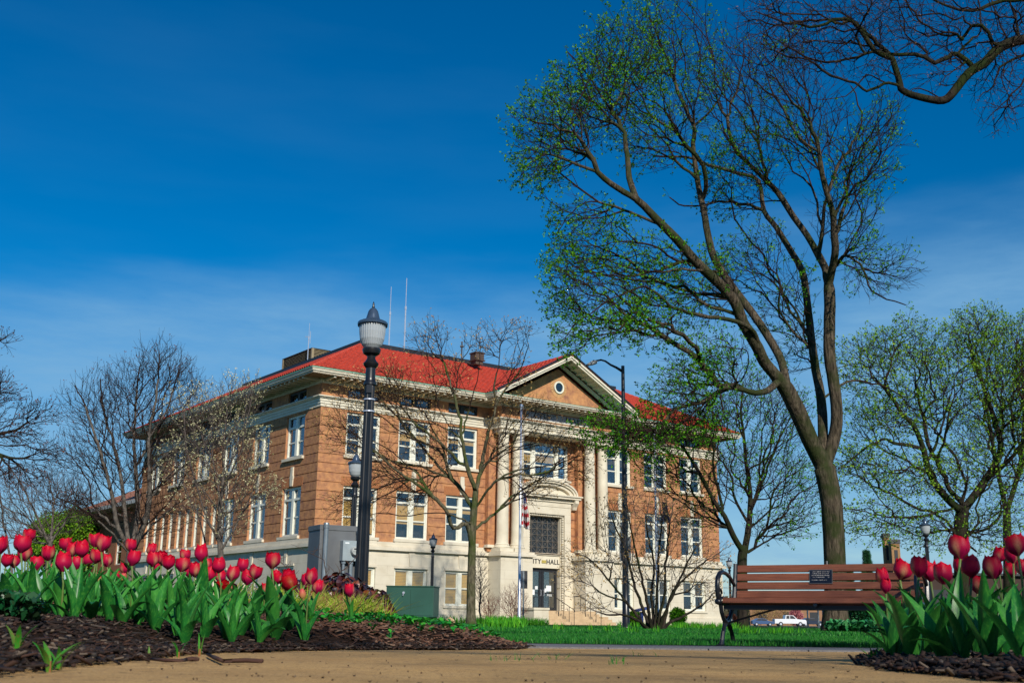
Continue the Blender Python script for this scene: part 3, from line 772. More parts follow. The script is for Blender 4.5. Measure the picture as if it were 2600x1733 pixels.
mb.add([(-.04, -.04, H1), (A, -.04, H1), (A, B, H1), (-.04, B, H1), (1.0, 1.0, H1+.28), (A-1, 1.0, H1+.28), (A-1, B-1, H1+.28), (1, B-1, H1+.28)], [(0, 1, 5, 4), (1, 2, 6, 5), (2, 3, 7, 6), (3, 0, 4, 7), (4, 5, 6, 7), (0, 3, 2, 1)])
mb.build('frame', M['louvre'], hv)
# antennas standing on the roof
def antenna(a, b, Y, r, name, label, extra=0):
    p, q = P(*a, Y), P(*b, Y); q.z = min(q.z, 16.9); q.x = q.x; mb = MB()
    h = p.z-q.z
    mb.tube([(0, 0, 0), (0, 0, h*.62)], r*1.6, 6); mb.tube([(0, 0, h*.62), (0, 0, h)], r*.8, 6); mb.tube([(0, 0, h*.62-.1), (0, 0, h*.62+.12)], r*2.4, 6)
    if extra: mb.tube([(-.25, 0, h*.66), (.12, 0, h*.66)], r, 6); mb.tube([(.1, 0, h*.5), (.1, 0, h*.8)], r, 6)
    o = mb.build(name, M['alum']); o.location = q; tag(o, label=label, cat='antenna'); return o
antenna((989, 728), (987, 885), 72, .028, 'roof_antenna', 'shorter of the two tall thin whip antennas beside the lamp post')
antenna((1025, 706), (1026, 890), 72, .032, 'roof_antenna', 'taller thin whip antenna on the roof, right of its shorter neighbour')
antenna((784, 820), (782, 893), 74, .02, 'roof_antenna', 'small thin antenna standing behind the tan louvred rooftop box', 1)
p = P(1211, 921, 71); p.z -= .15
mb = MB(); mb.box(-.28, .28, -.28, .28, 0, .25); mb.box(-.4, .4, -.4, .4, .25, .32); mb.box(-.33, .33, -.33, .33, .32, .75); mb.box(-.38, .38, -.38, .38, .75, .82)
o = mb.build('roof_vent', simple('brown_vent_metal', (.09, .06, .045), .7)); o.location = p; o.rotation_euler = (0, 0, AZ); tag(o, label='small square brown ventilator on the flat roof near the pediment', cat='roof vent')
mb = MB(); mb.tube([(0, 0, 0), (0, 0, 1.5)], .05, 8); mb.box(-.12, .12, -.12, .12, 1.15, 1.25); o = mb.build('vent_pipe', M['darkgrey']); o.location = P(1172, 912, 72)-Vector((0, 0, .3)); tag(o, label='thin dark vent pipe standing on the roof behind the budding tree', cat='vent pipe')
# ---- lower wing at the far end
wing = empty('low_brick_wing', hall_M @ Vector((2.0, L+.3, 0)), AZ, label='lower brown brick wing with brownish tiled roof at the left end', cat='building')
mb = MB(); WB = 19.2; wh = [(2.2+3.4*i, 3.6+3.4*i, 4.2, 6.3) for i in range(5)]+[(2.2+3.4*i, 3.6+3.4*i, 1.0, 2.9) for i in range(5)]
wallgrid(mb, 'S', 0, WB, -.6, 8.6, wh); mb.quad((0, 0, -.6), (12, 0, -.6), (12, 0, 8.6), (0, 0, 8.6)); mb.quad((0, WB, -.6), (0, WB, 8.6), (12, WB, 8.6), (12, WB, -.6))
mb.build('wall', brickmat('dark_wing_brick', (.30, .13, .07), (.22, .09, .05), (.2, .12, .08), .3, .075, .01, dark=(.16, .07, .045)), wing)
for h in wh:
    mb = MB(); mb.box(.1, .2, h[0]+.003, h[0]+.1, h[2], h[3]); mb.box(.1, .2, h[1]-.1, h[1]-.003, h[2], h[3]); mb.box(.1, .2, h[0]+.1, h[1]-.1, h[3]-.1, h[3]); mb.box(.1, .2, h[0]+.1, h[1]-.1, h[2], h[2]+.1); mb.box(.11, .19, h[0]+.1, h[1]-.1, (h[2]+h[3])/2-.04, (h[2]+h[3])/2+.04)
    f = mb.build('window', M['white'], wing); mb = MB(); mb.box(.16, .165, h[0]+.1, h[1]-.1, h[2]+.1, h[3]-.1); mb.build('pane', M['glass'], f)
    mb = MB(); mb.box(.6, .65, h[0], h[1], h[2], h[3]); mb.build('room_behind', M['interior'], f)
mb = MB(); e = 1.3; z = 8.6; mb.box(-e, 13, -.2, WB+e, z, z+.12); mb.box(-e-.08, -e, -.2, WB+e, z, z+.3); mb.box(-e, 13, WB+e, WB+e+.08, z, z+.3); mb.build('eaves', simple('grey_white_eaves', (.5, .5, .47), .6), wing)
mb = MB(); mb.add([(-e, -.2, z+.3), (-e, WB+e, z+.3), (13, WB+e, z+.3), (13, -.2, z+.3), (5.5, -.2, z+3.6), (5.5, WB+e-6.5, z+3.6)], [(0, 4, 5, 1), (1, 5, 2), (2, 5, 4, 3), (0, 3, 4)]); mb.build('roof', M['tile_brown'], wing)
# ------------------------------------------------------------------ trees by space colonisation
M['bark'] = barkmat('grey_ridged_bark', (.018, .015, .011), (.135, .107, .075), (.035, .045, .016), .14, 15, 1.0)
M['bark_green'] = barkmat('mossy_grey_bark', (.05, .045, .028), (.17, .15, .10), (.055, .08, .02), .3, 20)
M['bark_dark'] = barkmat('dark_branch_bark', (.012, .010, .009), (.045, .036, .028), (.022, .034, .010), .3, 12)
M['bark_smooth'] = barkmat('grey_smooth_bark', (.06, .05, .045), (.17, .15, .13), None, .5, 8)
M['twig'] = simple('dark_twig_bark', (.035, .022, .018), .9, spec=.1)
M['twig_grey'] = simple('grey_twig_bark', (.13, .105, .095), .9, spec=.1)
M['twig_brown'] = simple('brown_twig_bark', (.085, .05, .038), .9, spec=.1)
LEAFG = [(.02, .11, .005), (.045, .20, .008), (.085, .30, .012), (.18, .40, .02)]
M['leaf_spring'] = randmat('fresh_green_bud_leaves', LEAFG, transl=.25, rough=.8, spec=.08)
M['leaf_yellow'] = randmat('yellow_green_bud_leaves', [(.06, .19, .01), (.13, .32, .012), (.28, .44, .02)], transl=.25)
M['bud_brown'] = randmat('tan_opening_buds', [(.22, .12, .05), (.38, .24, .08), (.45, .33, .12)])
M['bud_ochre'] = randmat('ochre_buds', [(.30, .15, .02), (.50, .32, .04), (.45, .40, .08)])
M['dry_leaf'] = randmat('dry_dark_fruits', [(.07, .02, .012), (.13, .04, .02), (.05, .02, .015)])
M['blossom'] = randmat('cream_blossom', [(.45, .42, .22), (.65, .60, .38), (.30, .34, .12)])
M['ivy'] = randmat('ivy_leaves', [(.015, .07, .008), (.03, .13, .01)])
DENS = 2.3; INERT = .95
def grow(rs, limbs, blobs, natt, step, infl, kill, iters=90, bias=(0, 0, .1), jitter=.12, init=None, shell=.45, bf=.28):
    """limbs: list of (points, radii) polylines, first = trunk; later ones start on an earlier point.
       returns pos, parent, given radius arrays"""
    pos, par, rad = ([], [], []) if init is None else (list(map(tuple, init[0])), list(init[1]), list(init[2]))
    for (pts, rr, gd) in (limbs if init is None else []):
        prev = -1
        if pos:
            A = np.array(pos); d = ((A-np.array(pts[0]))**2).sum(1); prev = int(d.argmin())
        for i in range(len(pts)-1):
            a, b = Vector(pts[i]), Vector(pts[i+1]); n = max(1, int((b-a).length/step))
            for k in range(n+1 if i == len(pts)-2 else n):
                q = a.lerp(b, k/n)
                if i+k > 0 or prev < 0: q = q+Vector((rs.normal(), rs.normal(), rs.normal()))*step*(.10 if rr[i] < .07 else .012)
                pos.append(tuple(q)); par.append(prev); rad.append(rr[i]+(rr[i+1]-rr[i])*k/n); prev = len(pos)-1
    nfix = len(pos)
    att = []
    wsum = sum(b[-1] for b in blobs)
    for (c, r, wt) in blobs:
        n = int(natt*wt/wsum); u = rs.normal(size=(n, 3)); u /= np.linalg.norm(u, axis=1)[:, None]
        u *= (rs.random(n)**shell)[:, None]; att.append(np.array(c)+u*np.array(r))
    att = np.concatenate(att); natt = len(att)
    P_ = np.array(pos)
    # balanced minimum spanning tree: every target joins the node that costs least in length, detour and bend
    nf = len(P_); parl = list(par); pl = np.zeros(nf); dirv = np.zeros((nf, 3)); dirv[:, 2] = 1
    for i in range(nf):
        if parl[i] >= 0:
            v = P_[i]-P_[parl[i]]; l_ = np.linalg.norm(v); pl[i] = pl[parl[i]]+l_
            if l_ > 1e-6: dirv[i] = v/l_
    X = np.concatenate([P_, np.zeros((natt, 3))]); pl = np.concatenate([pl, np.zeros(natt)]); BFT, BEND = bf, .75
    best = np.full(natt, 1e9); near = np.zeros(natt, int)
    def upd(idx, pos_, dr, plen, mask=None):
        v = att-pos_; d = np.sqrt((v*v).sum(1))+1e-6; cs = (v@dr)/d
        cst = d*(1+BEND*(1-cs))+BFT*plen; m_ = cst < best; best[m_] = cst[m_]; near[m_] = idx
    done = np.zeros(natt, bool)
    for i in range(nf): upd(i, X[i], dirv[i], pl[i])
    n = nf; D_ = list(dirv)
    b2 = best
    for _ in range(natt):
        j = int(np.argmin(b2)); p_ = near[j]; v = att[j]-X[p_]; l_ = np.linalg.norm(v)
        b2[j] = 1e9; att_j = att[j].copy(); att[j] = (1e6, 1e6, 1e6)
        if l_ < step*.35: continue
        X[n] = att_j; pl[n] = pl[p_]+l_; dr = .6*v/l_+.4*D_[p_]; dr /= np.linalg.norm(dr)+1e-9; D_.append(dr); parl.append(int(p_))
        upd(n, att_j, dr, pl[n]); n += 1
    X = X[:n]; par = np.array(parl)
    # relax kinks, split long links so that they can curve
    cnt = np.zeros(n); np.add.at(cnt, par[par >= 0], 1)
    for _ in range(3):
        ch = np.zeros((n, 3)); cc = np.zeros(n); ok = par >= 0
        np.add.at(ch, par[ok], X[ok]); np.add.at(cc, par[ok], 1)
        mv = np.arange(n) >= nf; mv &= (cc > 0)
        X[mv] = .5*X[mv]+.25*X[par[mv]]+.25*ch[mv]/cc[mv][:, None]
    gnoise = rs.normal(size=(n, 3))*step*.05; gnoise[:nf] = 0; X = X+gnoise
    return X, par, np.array(rad), nfix
def tree(name, label, cat, base, limbs, blobs, natt, step, infl, kill, bark, twig, leafs, seed=1, tip=.008, expo=2.3, bias=(0, 0, .1), iters=90,
         tw=(2, .5), lf=(3, .09, .12), leafbias=None, group=None, jitter=.12, minr=.035, twang=.7, droop=0, extra=None, trunk_n=12, roots=1.0, tiptw=3, scaff=0, bf=.28):
    rs = np.random.default_rng(seed)
    natt, step, kill = int(natt*DENS), step*.72, kill*.6
    allp, par, grad, nfix = grow(rs, limbs, blobs, natt, step, infl, kill, iters, bias, jitter, bf=bf)
    n = len(allp); kids = [[] for _ in range(n)]
    for i in range(n):
        if par[i] >= 0: kids[par[i]].append(i)
    r = np.zeros(n); acc = np.zeros(n)
    for i in range(n-1, -1, -1):
        if not kids[i]: acc[i] = tip**expo
        r[i] = acc[i]**(1/expo)
        if i < nfix: r[i] = max(min(r[i], grad[i]*1.15), grad[i]*.8)
        if par[i] >= 0: acc[par[i]] += acc[i]
    b = Vector(base); root = empty(name, b, 0, label=label, cat=cat, group=group)
    tm, cm = MB(), MB()
    done = set(); stack = [i for i in range(n) if par[i] < 0]
    # chains: follow thickest child
    starts = [(i, None) for i in stack]
    while starts:
        i, pr = starts.pop(); chain = [] if pr is None else [pr]
        j = i
        while True:
            chain.append(j); ks = kids[j]
            if not ks: break
            ks = sorted(ks, key=lambda k: -r[k])
            for k in ks[1:]: starts.append((k, j))
            j = ks[0]
        rr = [r[q] for q in chain]
        if pr is not None: rr[0] = min(r[pr]*.9, rr[1]*1.25)
        pts = [Vector(allp[q])-b for q in chain]
        # split into thick and thin parts
        cut = len(chain)
        for q in range(len(chain)):
            if rr[q] < minr: cut = q; break
        if cut >= 2:
            nn = trunk_n if rr[0] > .12 else 8 if rr[0] > .06 else 6
            tm.tube(pts[:cut+1], rr[:cut+1], nn, False)
        if cut < len(chain):
            s0 = max(0, cut-1) if cut >= 2 else 0
            if len(chain)-s0 >= 2: cm.tube(pts[s0:], rr[s0:], 4 if rr[s0] > .018 else 3, False)
    # twigs and leaf clusters
    LV, LF, LM = [], [], []
    def leafcl(p, d, cnt, size, spread):
        for _ in range(cnt):
            u = Vector(rs.normal(size=3)); u.normalize(); u = (u+d*.6).normalized(); q = p+u*spread*rs.random()
            s_ = size*(.6+.8*rs.random()); a = u.orthogonal().normalized(); a = (Matrix.Rotation(rs.random()*6.28, 3, u) @ a)
            o = len(LV); t_ = q+u*s_
            mid = q+u*s_*.5
            LV.extend([tuple(q), tuple(mid+a*s_*.32), tuple(t_), tuple(mid-a*s_*.32)]); LF.append((o, o+1, o+2, o+3))
    tips = [i for i in range(n) if not kids[i] and i >= nfix*0]
    cand = [(i, tiptw) for i in tips]+[(i, tw[0] if rs.random() < .5 else 0) for i in range(nfix, n) if kids[i] and r[i] < minr*1.3]
    lm = None
    for (i, cnt) in cand:
        p = Vector(allp[i])-b; pd = (Vector(allp[i])-Vector(allp[par[i]])).normalized() if par[i] >= 0 else Vector((0, 0, 1))
        dens = 1. if leafbias is None else leafbias(Vector(allp[i]))
        for k in range(cnt):
            u = Vector(rs.normal(size=3)).normalized(); d = (pd*(1.2 if twang < 1 else .6)+u*twang+Vector((0, 0, -droop+bias[2]))).normalized()
            ln = tw[1]*(.5+.8*rs.random()); q1 = p+d*ln*.5; d2 = (d+Vector(rs.normal(size=3))*.15+Vector((0, 0, bias[2]))).normalized(); q2 = q1+d2*ln*.5
            cm.tube([p, q1, q2], [tip*.9, tip*.75, tip*.5], 3, False)
            if lf[0] and rs.random() < dens:
                leafcl(q2, d2, lf[0]+1, lf[1]*.8, lf[2]*.7)
                if rs.random() < .5*dens: leafcl(q1, d, max(1, lf[0]-1), lf[1], lf[2])
    t_ = tm.build('trunk', bark, root, smooth=True)
    if roots:
        pass
    c_ = cm.build('crown', twig, root, smooth=True)
    if LV:
        npmesh('leaves', LV, LF, leafs, parent=c_)
    print('tree', name, n, 'nodes', len(tm.f), len(cm.f), len(LF))
    return root
def L_(pts, Y, rad, gd=0):
    """limb traced on the photograph: pts (px,py[,dY]) ; rad px at ends"""
    out = []; rr = []
    if len(pts) > 2:      # Catmull-Rom through the traced points
        q = [p if len(p) > 2 else (p[0], p[1], 0) for p in pts]; q = [q[0]]+q+[q[-1]]; sp_ = []
        for i in range(1, len(q)-2):
            for k in range(3):
                t = k/3; sp_.append(tuple(.5*(2*b+(c-a)*t+(2*a-5*b+4*c-d)*t*t+(3*b-a-3*c+d)*t**3) for a, b, c, d in zip(q[i-1], q[i], q[i+1], q[i+2])))
        sp_.append(q[-2]); pts = sp_
    k = len(pts)
    for i, p in enumerate(pts):
        d = Y+(p[2] if len(p) > 2 else 0); out.append(tuple(P(p[0], p[1], d)))
        f = i/(k-1); rr.append((rad[0]+(rad[1]-rad[0])*f)*d/FPX)
    return (out, rr, gd)
def B_(px, py, Y, rx, ry, rd, wt=None):
    c = P(px, py, Y); s = Y/FPX
    return (tuple(c), (rx*s, rd, ry*s), wt or rx*ry/1e4)
# ---- the big maple
D = 34.
zb = G(P(2120, 1580, D).x, D)
tb_ = P(2122, 1586, D); tb_.z = zb-.1
limbs = []
base = tuple(tb_)
tr = L_([(2122, 1560), (2121, 1500), (2120, 1428), (2112, 1283), (2094, 1187)], D, (40, 30)); tr[0].insert(0, base); tr[1].insert(0, 50*D/FPX)
for _i in range(1, len(tr[1])): tr[1][_i] = (30+9*max(0, 1-(_i-1)/5)**2)*D/FPX
limbs.append(tr)
limbs.append(L_([(2094, 1187), (2056, 1114, -.3), (2033, 1061, -.5), (2003, 999, -.8), (1980, 965, -1), (1941, 919, -1.3), (1924, 883, -1.6), (1886, 818, -2), (1867, 768, -2.2), (1828, 722, -2.5), (1771, 668, -3), (1714, 603, -3.4), (1668, 557, -3.7), (1618, 508, -4), (1568, 478, -4.3), (1518, 436, -4.6), (1476, 356, -4.8), (1422, 325, -5), (1376, 314, -5.1), (1330, 300, -5.2)], D, (21, 2.5)))
limbs.append(L_([(1614, 501, -4), (1598, 452, -3.6), (1594, 413, -3.4), (1587, 356, -3), (1568, 306, -2.8), (1525, 245, -2.5), (1487, 184, -2.2), (1441, 130, -2)], D, (8, 2)))
limbs.append(L_([(2000, 985, -.8), (1985, 920, -.2), (1960, 870, .1), (1924, 814, .4), (1878, 752, .8), (1844, 707, 1), (1813, 653, 1.2), (1798, 599, 1.3), (1786, 531, 1.4), (1778, 497, 1.5), (1767, 432, 1.6), (1759, 363, 1.7), (1761, 318, 1.8), (1721, 237, 2), (1698, 161, 2.2), (1667, 88, 2.4), (1648, 30, 2.5)], D, (13, 2.2)))
limbs.append(L_([(1761, 318, 1.8), (1805, 279, 2.2), (1835, 230, 2.6), (1835, 165, 3)], D, (4.5, 2)))
limbs.append(L_([(2092, 1168), (2088, 1053, .4), (2083, 1000, .6), (2071, 938, .9), (2060, 860, 1.1), (2046, 737, 1.5), (2035, 684, 1.7), (2001, 626, 2), (1970, 576, 2.4), (1939, 534, 2.8), (1926, 459, 3), (1873, 440, 3.4), (1800, 418, 3.8), (1740, 400, 4), (1660, 395, 4.2)], D, (17, 3)))
limbs.append(L_([(1939, 534, 2.8), (1905, 523, 2.5), (1860, 512, 2.2), (1809, 515, 2), (1740, 525, 1.8), (1700, 500, 1.7)], D, (6, 2)))
limbs.append(L_([(2094, 1180), (2117, 1114), (2125, 1053, -.2), (2117, 976, -.3), (2106, 900, -.3), (2106, 830, -.2), (2107, 756, 0), (2100, 700, .2), (2089, 667, .3), (2049, 597, .6), (2015, 551, .8), (1976, 490, 1), (1926, 440, 1.2), (1870, 380, 1.4), (1850, 300, 1.5), (1880, 200, 1.6), (1890, 110, 1.7)], D, (21, 2.2)))
limbs.append(L_([(2103, 730, .1), (2120, 645, -.6), (2118, 597, -.9), (2114, 536, -1.2), (2099, 490, -1.4), (2087, 440, -1.6), (2076, 363, -1.8), (2064, 333, -1.9), (2037, 283, -2), (2003, 245, -2.2), (1960, 190, -2.4)], D, (13, 2.2)))
limbs.append(L_([(2101, 490, -1.4), (2125, 432, -1.5), (2148, 390, -1.6), (2171, 352, -1.7), (2190, 290, -1.8), (2160, 220, -1.8)], D, (7, 2)))
limbs.append(L_([(1978, 965, -1), (1950, 990, -1.6), (1916, 997, -2), (1878, 986, -2.5), (1840, 985, -3), (1790, 1015, -3.5), (1717, 1040, -4), (1660, 1085, -4.5), (1600, 1095, -5)], D, (8, 2)))
limbs.append(L_([(1928, 888, -1.6), (1915, 845, -2), (1890, 825, -2.5), (1847, 810, -3.3), (1771, 798, -4.2), (1714, 783, -5), (1683, 756, -5.5), (1641, 730, -6), (1580, 745, -6.5), (1500, 790, -7), (1450, 840, -7.2)], D, (9, 2)))
limbs.append(L_([(1867, 770, -2.2), (1825, 752, -1.6), (1771, 745, -1), (1694, 722, -.6), (1637, 714, -.2), (1560, 700, 0), (1480, 690, .2), (1420, 690, .3)], D, (6.5, 2)))
limbs.append(L_([(1821, 690, -2.5), (1733, 684, -3.5), (1675, 691, -4), (1618, 690, -4.5), (1540, 660, -5), (1470, 665, -5.5)], D, (5, 2)))
limbs.append(L_([(2110, 690, .1), (2140, 650, -.6), (2170, 658, -1), (2196, 698, -1.4), (2214, 734, -1.7), (2250, 757, -2), (2300, 772, -2.3)], D, (5, 1.8)))
limbs.append(L_([(2092, 1010, .6), (2140, 975, 1.2), (2190, 968, 1.8), (2250, 985, 2.4), (2300, 1010, 3)], D, (4.5, 1.8)))
limbs.append(L_([(1690, 578, -3.5), (1633, 551, -3.4), (1583, 532, -3.3), (1518, 513, -3.2), (1475, 520, -3.1), (1441, 551, -3), (1412, 600, -3)], D, (4, 1.5)))
blobs = [B_(1400, 350, D-4.5, 125, 95, 2.6), B_(1490, 260, D-3, 125, 100, 2.6), B_(1580, 170, D-2, 130, 120, 3), B_(1700, 110, D+2, 130, 115, 3), B_(1830, 200, D+1, 110, 120, 3),
         B_(1960, 230, D-1, 100, 110, 3), B_(1670, 330, D, 130, 90, 3), B_(1880, 430, D+1, 130, 110, 3), B_(2060, 330, D-1, 90, 110, 2.6), B_(2190, 400, D-1.5, 100, 85, 2.4), B_(2230, 310, D-1.5, 60, 60, 2), B_(2150, 520, D-1, 90, 80, 2.4),
         B_(1360, 440, D-5, 70, 35, 1.5), B_(1450, 740, D-5, 65, 85, 2), B_(1440, 660, D-4, 60, 45, 2), B_(1530, 640, D-4, 110, 55, 2.6), B_(1560, 760, D-5, 110, 60, 2.6), B_(1660, 690, D-3, 100, 70, 2.8), B_(1460, 860, D-7, 55, 45, 1.6), B_(1570, 835, D-7, 60, 35, 1.8), B_(1660, 820, D-5, 90, 50, 2.2),
         B_(1780, 740, D-1, 100, 90, 3), B_(1900, 660, D+2, 90, 80, 3), B_(1990, 760, D+1, 70, 90, 3), B_(2240, 690, D-2, 90, 55, 1.8), B_(2180, 640, D-1, 50, 60, 1.6),
         B_(1580, 1090, D-5, 110, 50, 2.2), B_(1720, 1000, D-4, 100, 60, 2.6), B_(1800, 930, D-3, 110, 75, 2.6), B_(1640, 1110, D-5, 120, 45, 2), B_(1780, 1060, D-3, 90, 60, 2.2), B_(2030, 880, D+2, 60, 80, 2), B_(1480, 560, D-3, 90, 45, 1.6, .4)]
def lbias(p):
    q = proj(p); n_ = mn.noise(p*.55)
    v = .75+.9*n_ if q[0] < 1850 else .38+.7*n_
    return v-.25*(q[1] < 330 and q[0] > 1700)
tree('maple_tree', 'tallest tree, thick ridged trunk behind the bench, splitting into long budding limbs', 'tree', base, limbs, blobs, 5200, .34, 2.4, .42, M['bark'], M['twig'], M['leaf_spring'], seed=3,
     tip=.0062, expo=2.12, lf=(6, .075, .06), leafbias=lbias, tw=(1, .34), tiptw=2, scaff=260)
# ---- overhanging branch, its trunk stands out of the frame on the right
D = 17.
tb_ = Vector((10.8, 9.5, G(10.8, 9.5)-.1))
limbs = [([tuple(tb_), (10.7, 9.5, 1.5), (10.5, 9.7, 3.6), (10.4, 9.9, 5.2)], [.42, .33, .29, .26], 0)]
limbs.append(([(10.4, 9.9, 5.2), (10.4, 13, 7.2), (10, 15.6, 8.4)]+L_([(2680, 95), (2600, 100), (2540, 120), (2500, 160), (2460, 185), (2420, 235), (2395, 255), (2350, 250), (2300, 235), (2285, 215), (2265, 150), (2220, 130), (2180, 70), (2130, 45), (2080, 65), (2000, 60), (1920, 30)], D, (17, 2))[0], None, 0))
pts = limbs[1][0]; limbs[1] = (pts, [.115*(1-i/(len(pts)-1))**.8+.010 for i in range(len(pts))], 0)
def LL(p, r): limbs.append(L_(p, D, r))
LL([(2475, 175), (2440, 145), (2420, 138), (2375, 160), (2330, 138), (2260, 140), (2220, 132), (2150, 150), (2070, 155), (2000, 115), (1930, 85)], (7, 1.5))
LL([(2300, 235), (2290, 225), (2240, 212), (2200, 232), (2170, 210), (2110, 190), (2050, 150), (1990, 140), (1930, 110)], (6, 1.5))
LL([(2260, 140), (2230, 110), (2190, 75), (2165, 55), (2120, 60), (2060, 20), (2020, -20)], (6, 1.5))
LL([(2430, 140), (2460, 105), (2490, 80), (2488, 30), (2480, -20)], (5, 2))
LL([(2700, -25), (2600, -2), (2530, 8), (2470, 28), (2420, 20), (2370, 0), (2330, -20)], (9, 3))
LL([(2248, 210), (2200, 190), (2160, 235), (2110, 250), (2068, 252)], (3, 1.2))
LL([(2650, 130), (2600, 140), (2540, 170), (2520, 220), (2490, 240)], (6, 1.5))
LL([(2640, 160), (2600, 200), (2570, 240), (2530, 280), (2500, 310)], (4, 1))
LL([(2395, 255), (2340, 225), (2310, 232)], (3, 1.5)); LL([(2560, 110), (2530, 40), (2510, -30)], (4, 2)); LL([(2590, 100), (2575, 40), (2560, -30)], (4, 2))
blobs = [B_(2000, 50, D, 120, 60, 1.2), B_(2100, 60, D, 110, 70, 1.2), B_(1960, 120, D, 100, 60, .9), B_(2060, 160, D, 100, 50, .8), B_(2200, 90, D, 100, 80, 1.1), B_(2330, 90, D, 100, 70, 1), B_(2450, 60, D, 100, 60, 1), B_(2400, 180, D, 80, 40, .7),
         B_(2540, 150, D, 70, 110, 1), B_(2560, 270, D, 60, 55, .8), B_(2250, 185, D, 70, 30, .6), B_(2280, 0, D, 140, 60, 1.2), B_(1930, 20, D, 70, 50, .9), B_(2600, 30, D, 80, 90, 1.2)]
# unseen limbs added to its crown overhead and behind, to shade the paving
limbs.append(([(10.4, 9.9, 5.2), (8.8, 7, 7), (6.2, 3, 8.6), (3.6, -1, 9.2), (1, -4, 9.4), (-2, -6, 9.6)], [.2, .17, .14, .11, .08, .04], 0))
limbs.append(([(6.2, 3, 8.6), (4.6, 2.6, 9.4), (2.8, 1, 9.8), (.5, -1, 10)], [.1, .08, .06, .03], 0))
over = [((8, 7, 8.5), (2.6, 3, 1.4), 1.0), ((4.5, 0, 9.6), (3, 3, 1.0), 1.2), ((0, -4.5, 9.8), (3, 2.2, .9), 1.0), ((12, 15, 9), (2, 2, 2), .5)]
blobs += over
tree('overhanging_tree', 'nearly bare tree whose crooked dark branches hang into the top right corner', 'tree', tuple(tb_), limbs, blobs, 1900, .15, 1.1, .22, M['bark_dark'], M['twig'], [randmat('dark_buds', [(.10, .05, .03), (.16, .09, .04)])], seed=5, bf=.06,
     tip=.0038, lf=(2, .028, .03), tw=(1, .2), minr=.02, bias=(0, 0, .03), tiptw=2, jitter=.22, leafbias=lambda p: .5)
# ---- street tree behind the camera, its branches throw the soft bands of shade on the paving
tb_ = (9.0, -9.5, G(9, -9.5)-.1)
limbs = [([tb_, (8.9, -9.4, 2), (8.6, -9.2, 4.6)], [.3, .22, .18], 0), ([(8.6, -9.2, 4.6), (7.4, -8.8, 6.6), (5.8, -8.6, 7.8), (3.6, -8.8, 8.4)], [.15, .12, .08, .03], 0), ([(8.6, -9.2, 4.6), (9.2, -8.5, 7), (9.4, -7.5, 9)], [.13, .09, .03], 0), ([(8.6, -9.2, 4.6), (7.4, -10.2, 6.4), (6, -11.6, 7.6)], [.12, .08, .03], 0)]
tree('street_tree', 'bare tree behind the viewpoint whose limbs shade the paving', 'tree', tb_, limbs, [((6.2, -8.6, 8.0), (3.2, 1.6, .9), 1), ((8, -4, 8.6), (3, 1.2, .7), 1.1), ((9.2, -8, 9), (2, 2, 1.2), .7), ((6, -12, 7.9), (2, 1.4, .8), .5)], 900, .25, 1.6, .35, M['bark_dark'], M['twig'], M['bud_brown'], seed=13, tip=.006, lf=(0, 0, 0), tw=(1, .3), tiptw=2)
# ---- generic tree on a traced trunk
def gtree(name, label, D, trunk, rad, subs, blobs, natt, step, bark, twig, leafs, **kw):
    x = P(trunk[0][0], trunk[0][1], D).x; zb = G(x, D)
    tr = L_(trunk, D, rad); p0 = tr[0][0]; tr[0][0] = (p0[0], p0[1], zb-.08)
    tr[1][0] *= 1.25
    L2 = [tr]+[L_(s[0], D, s[1]) for s in subs]
    return tree(name, label, 'tree', (p0[0], p0[1], zb-.02), L2, [B_(b[0], b[1], D+b[5] if len(b) > 5 else D, b[2], b[3], b[4]) for b in blobs], natt, step, step*6, step*1.25, bark, twig, leafs, **kw)
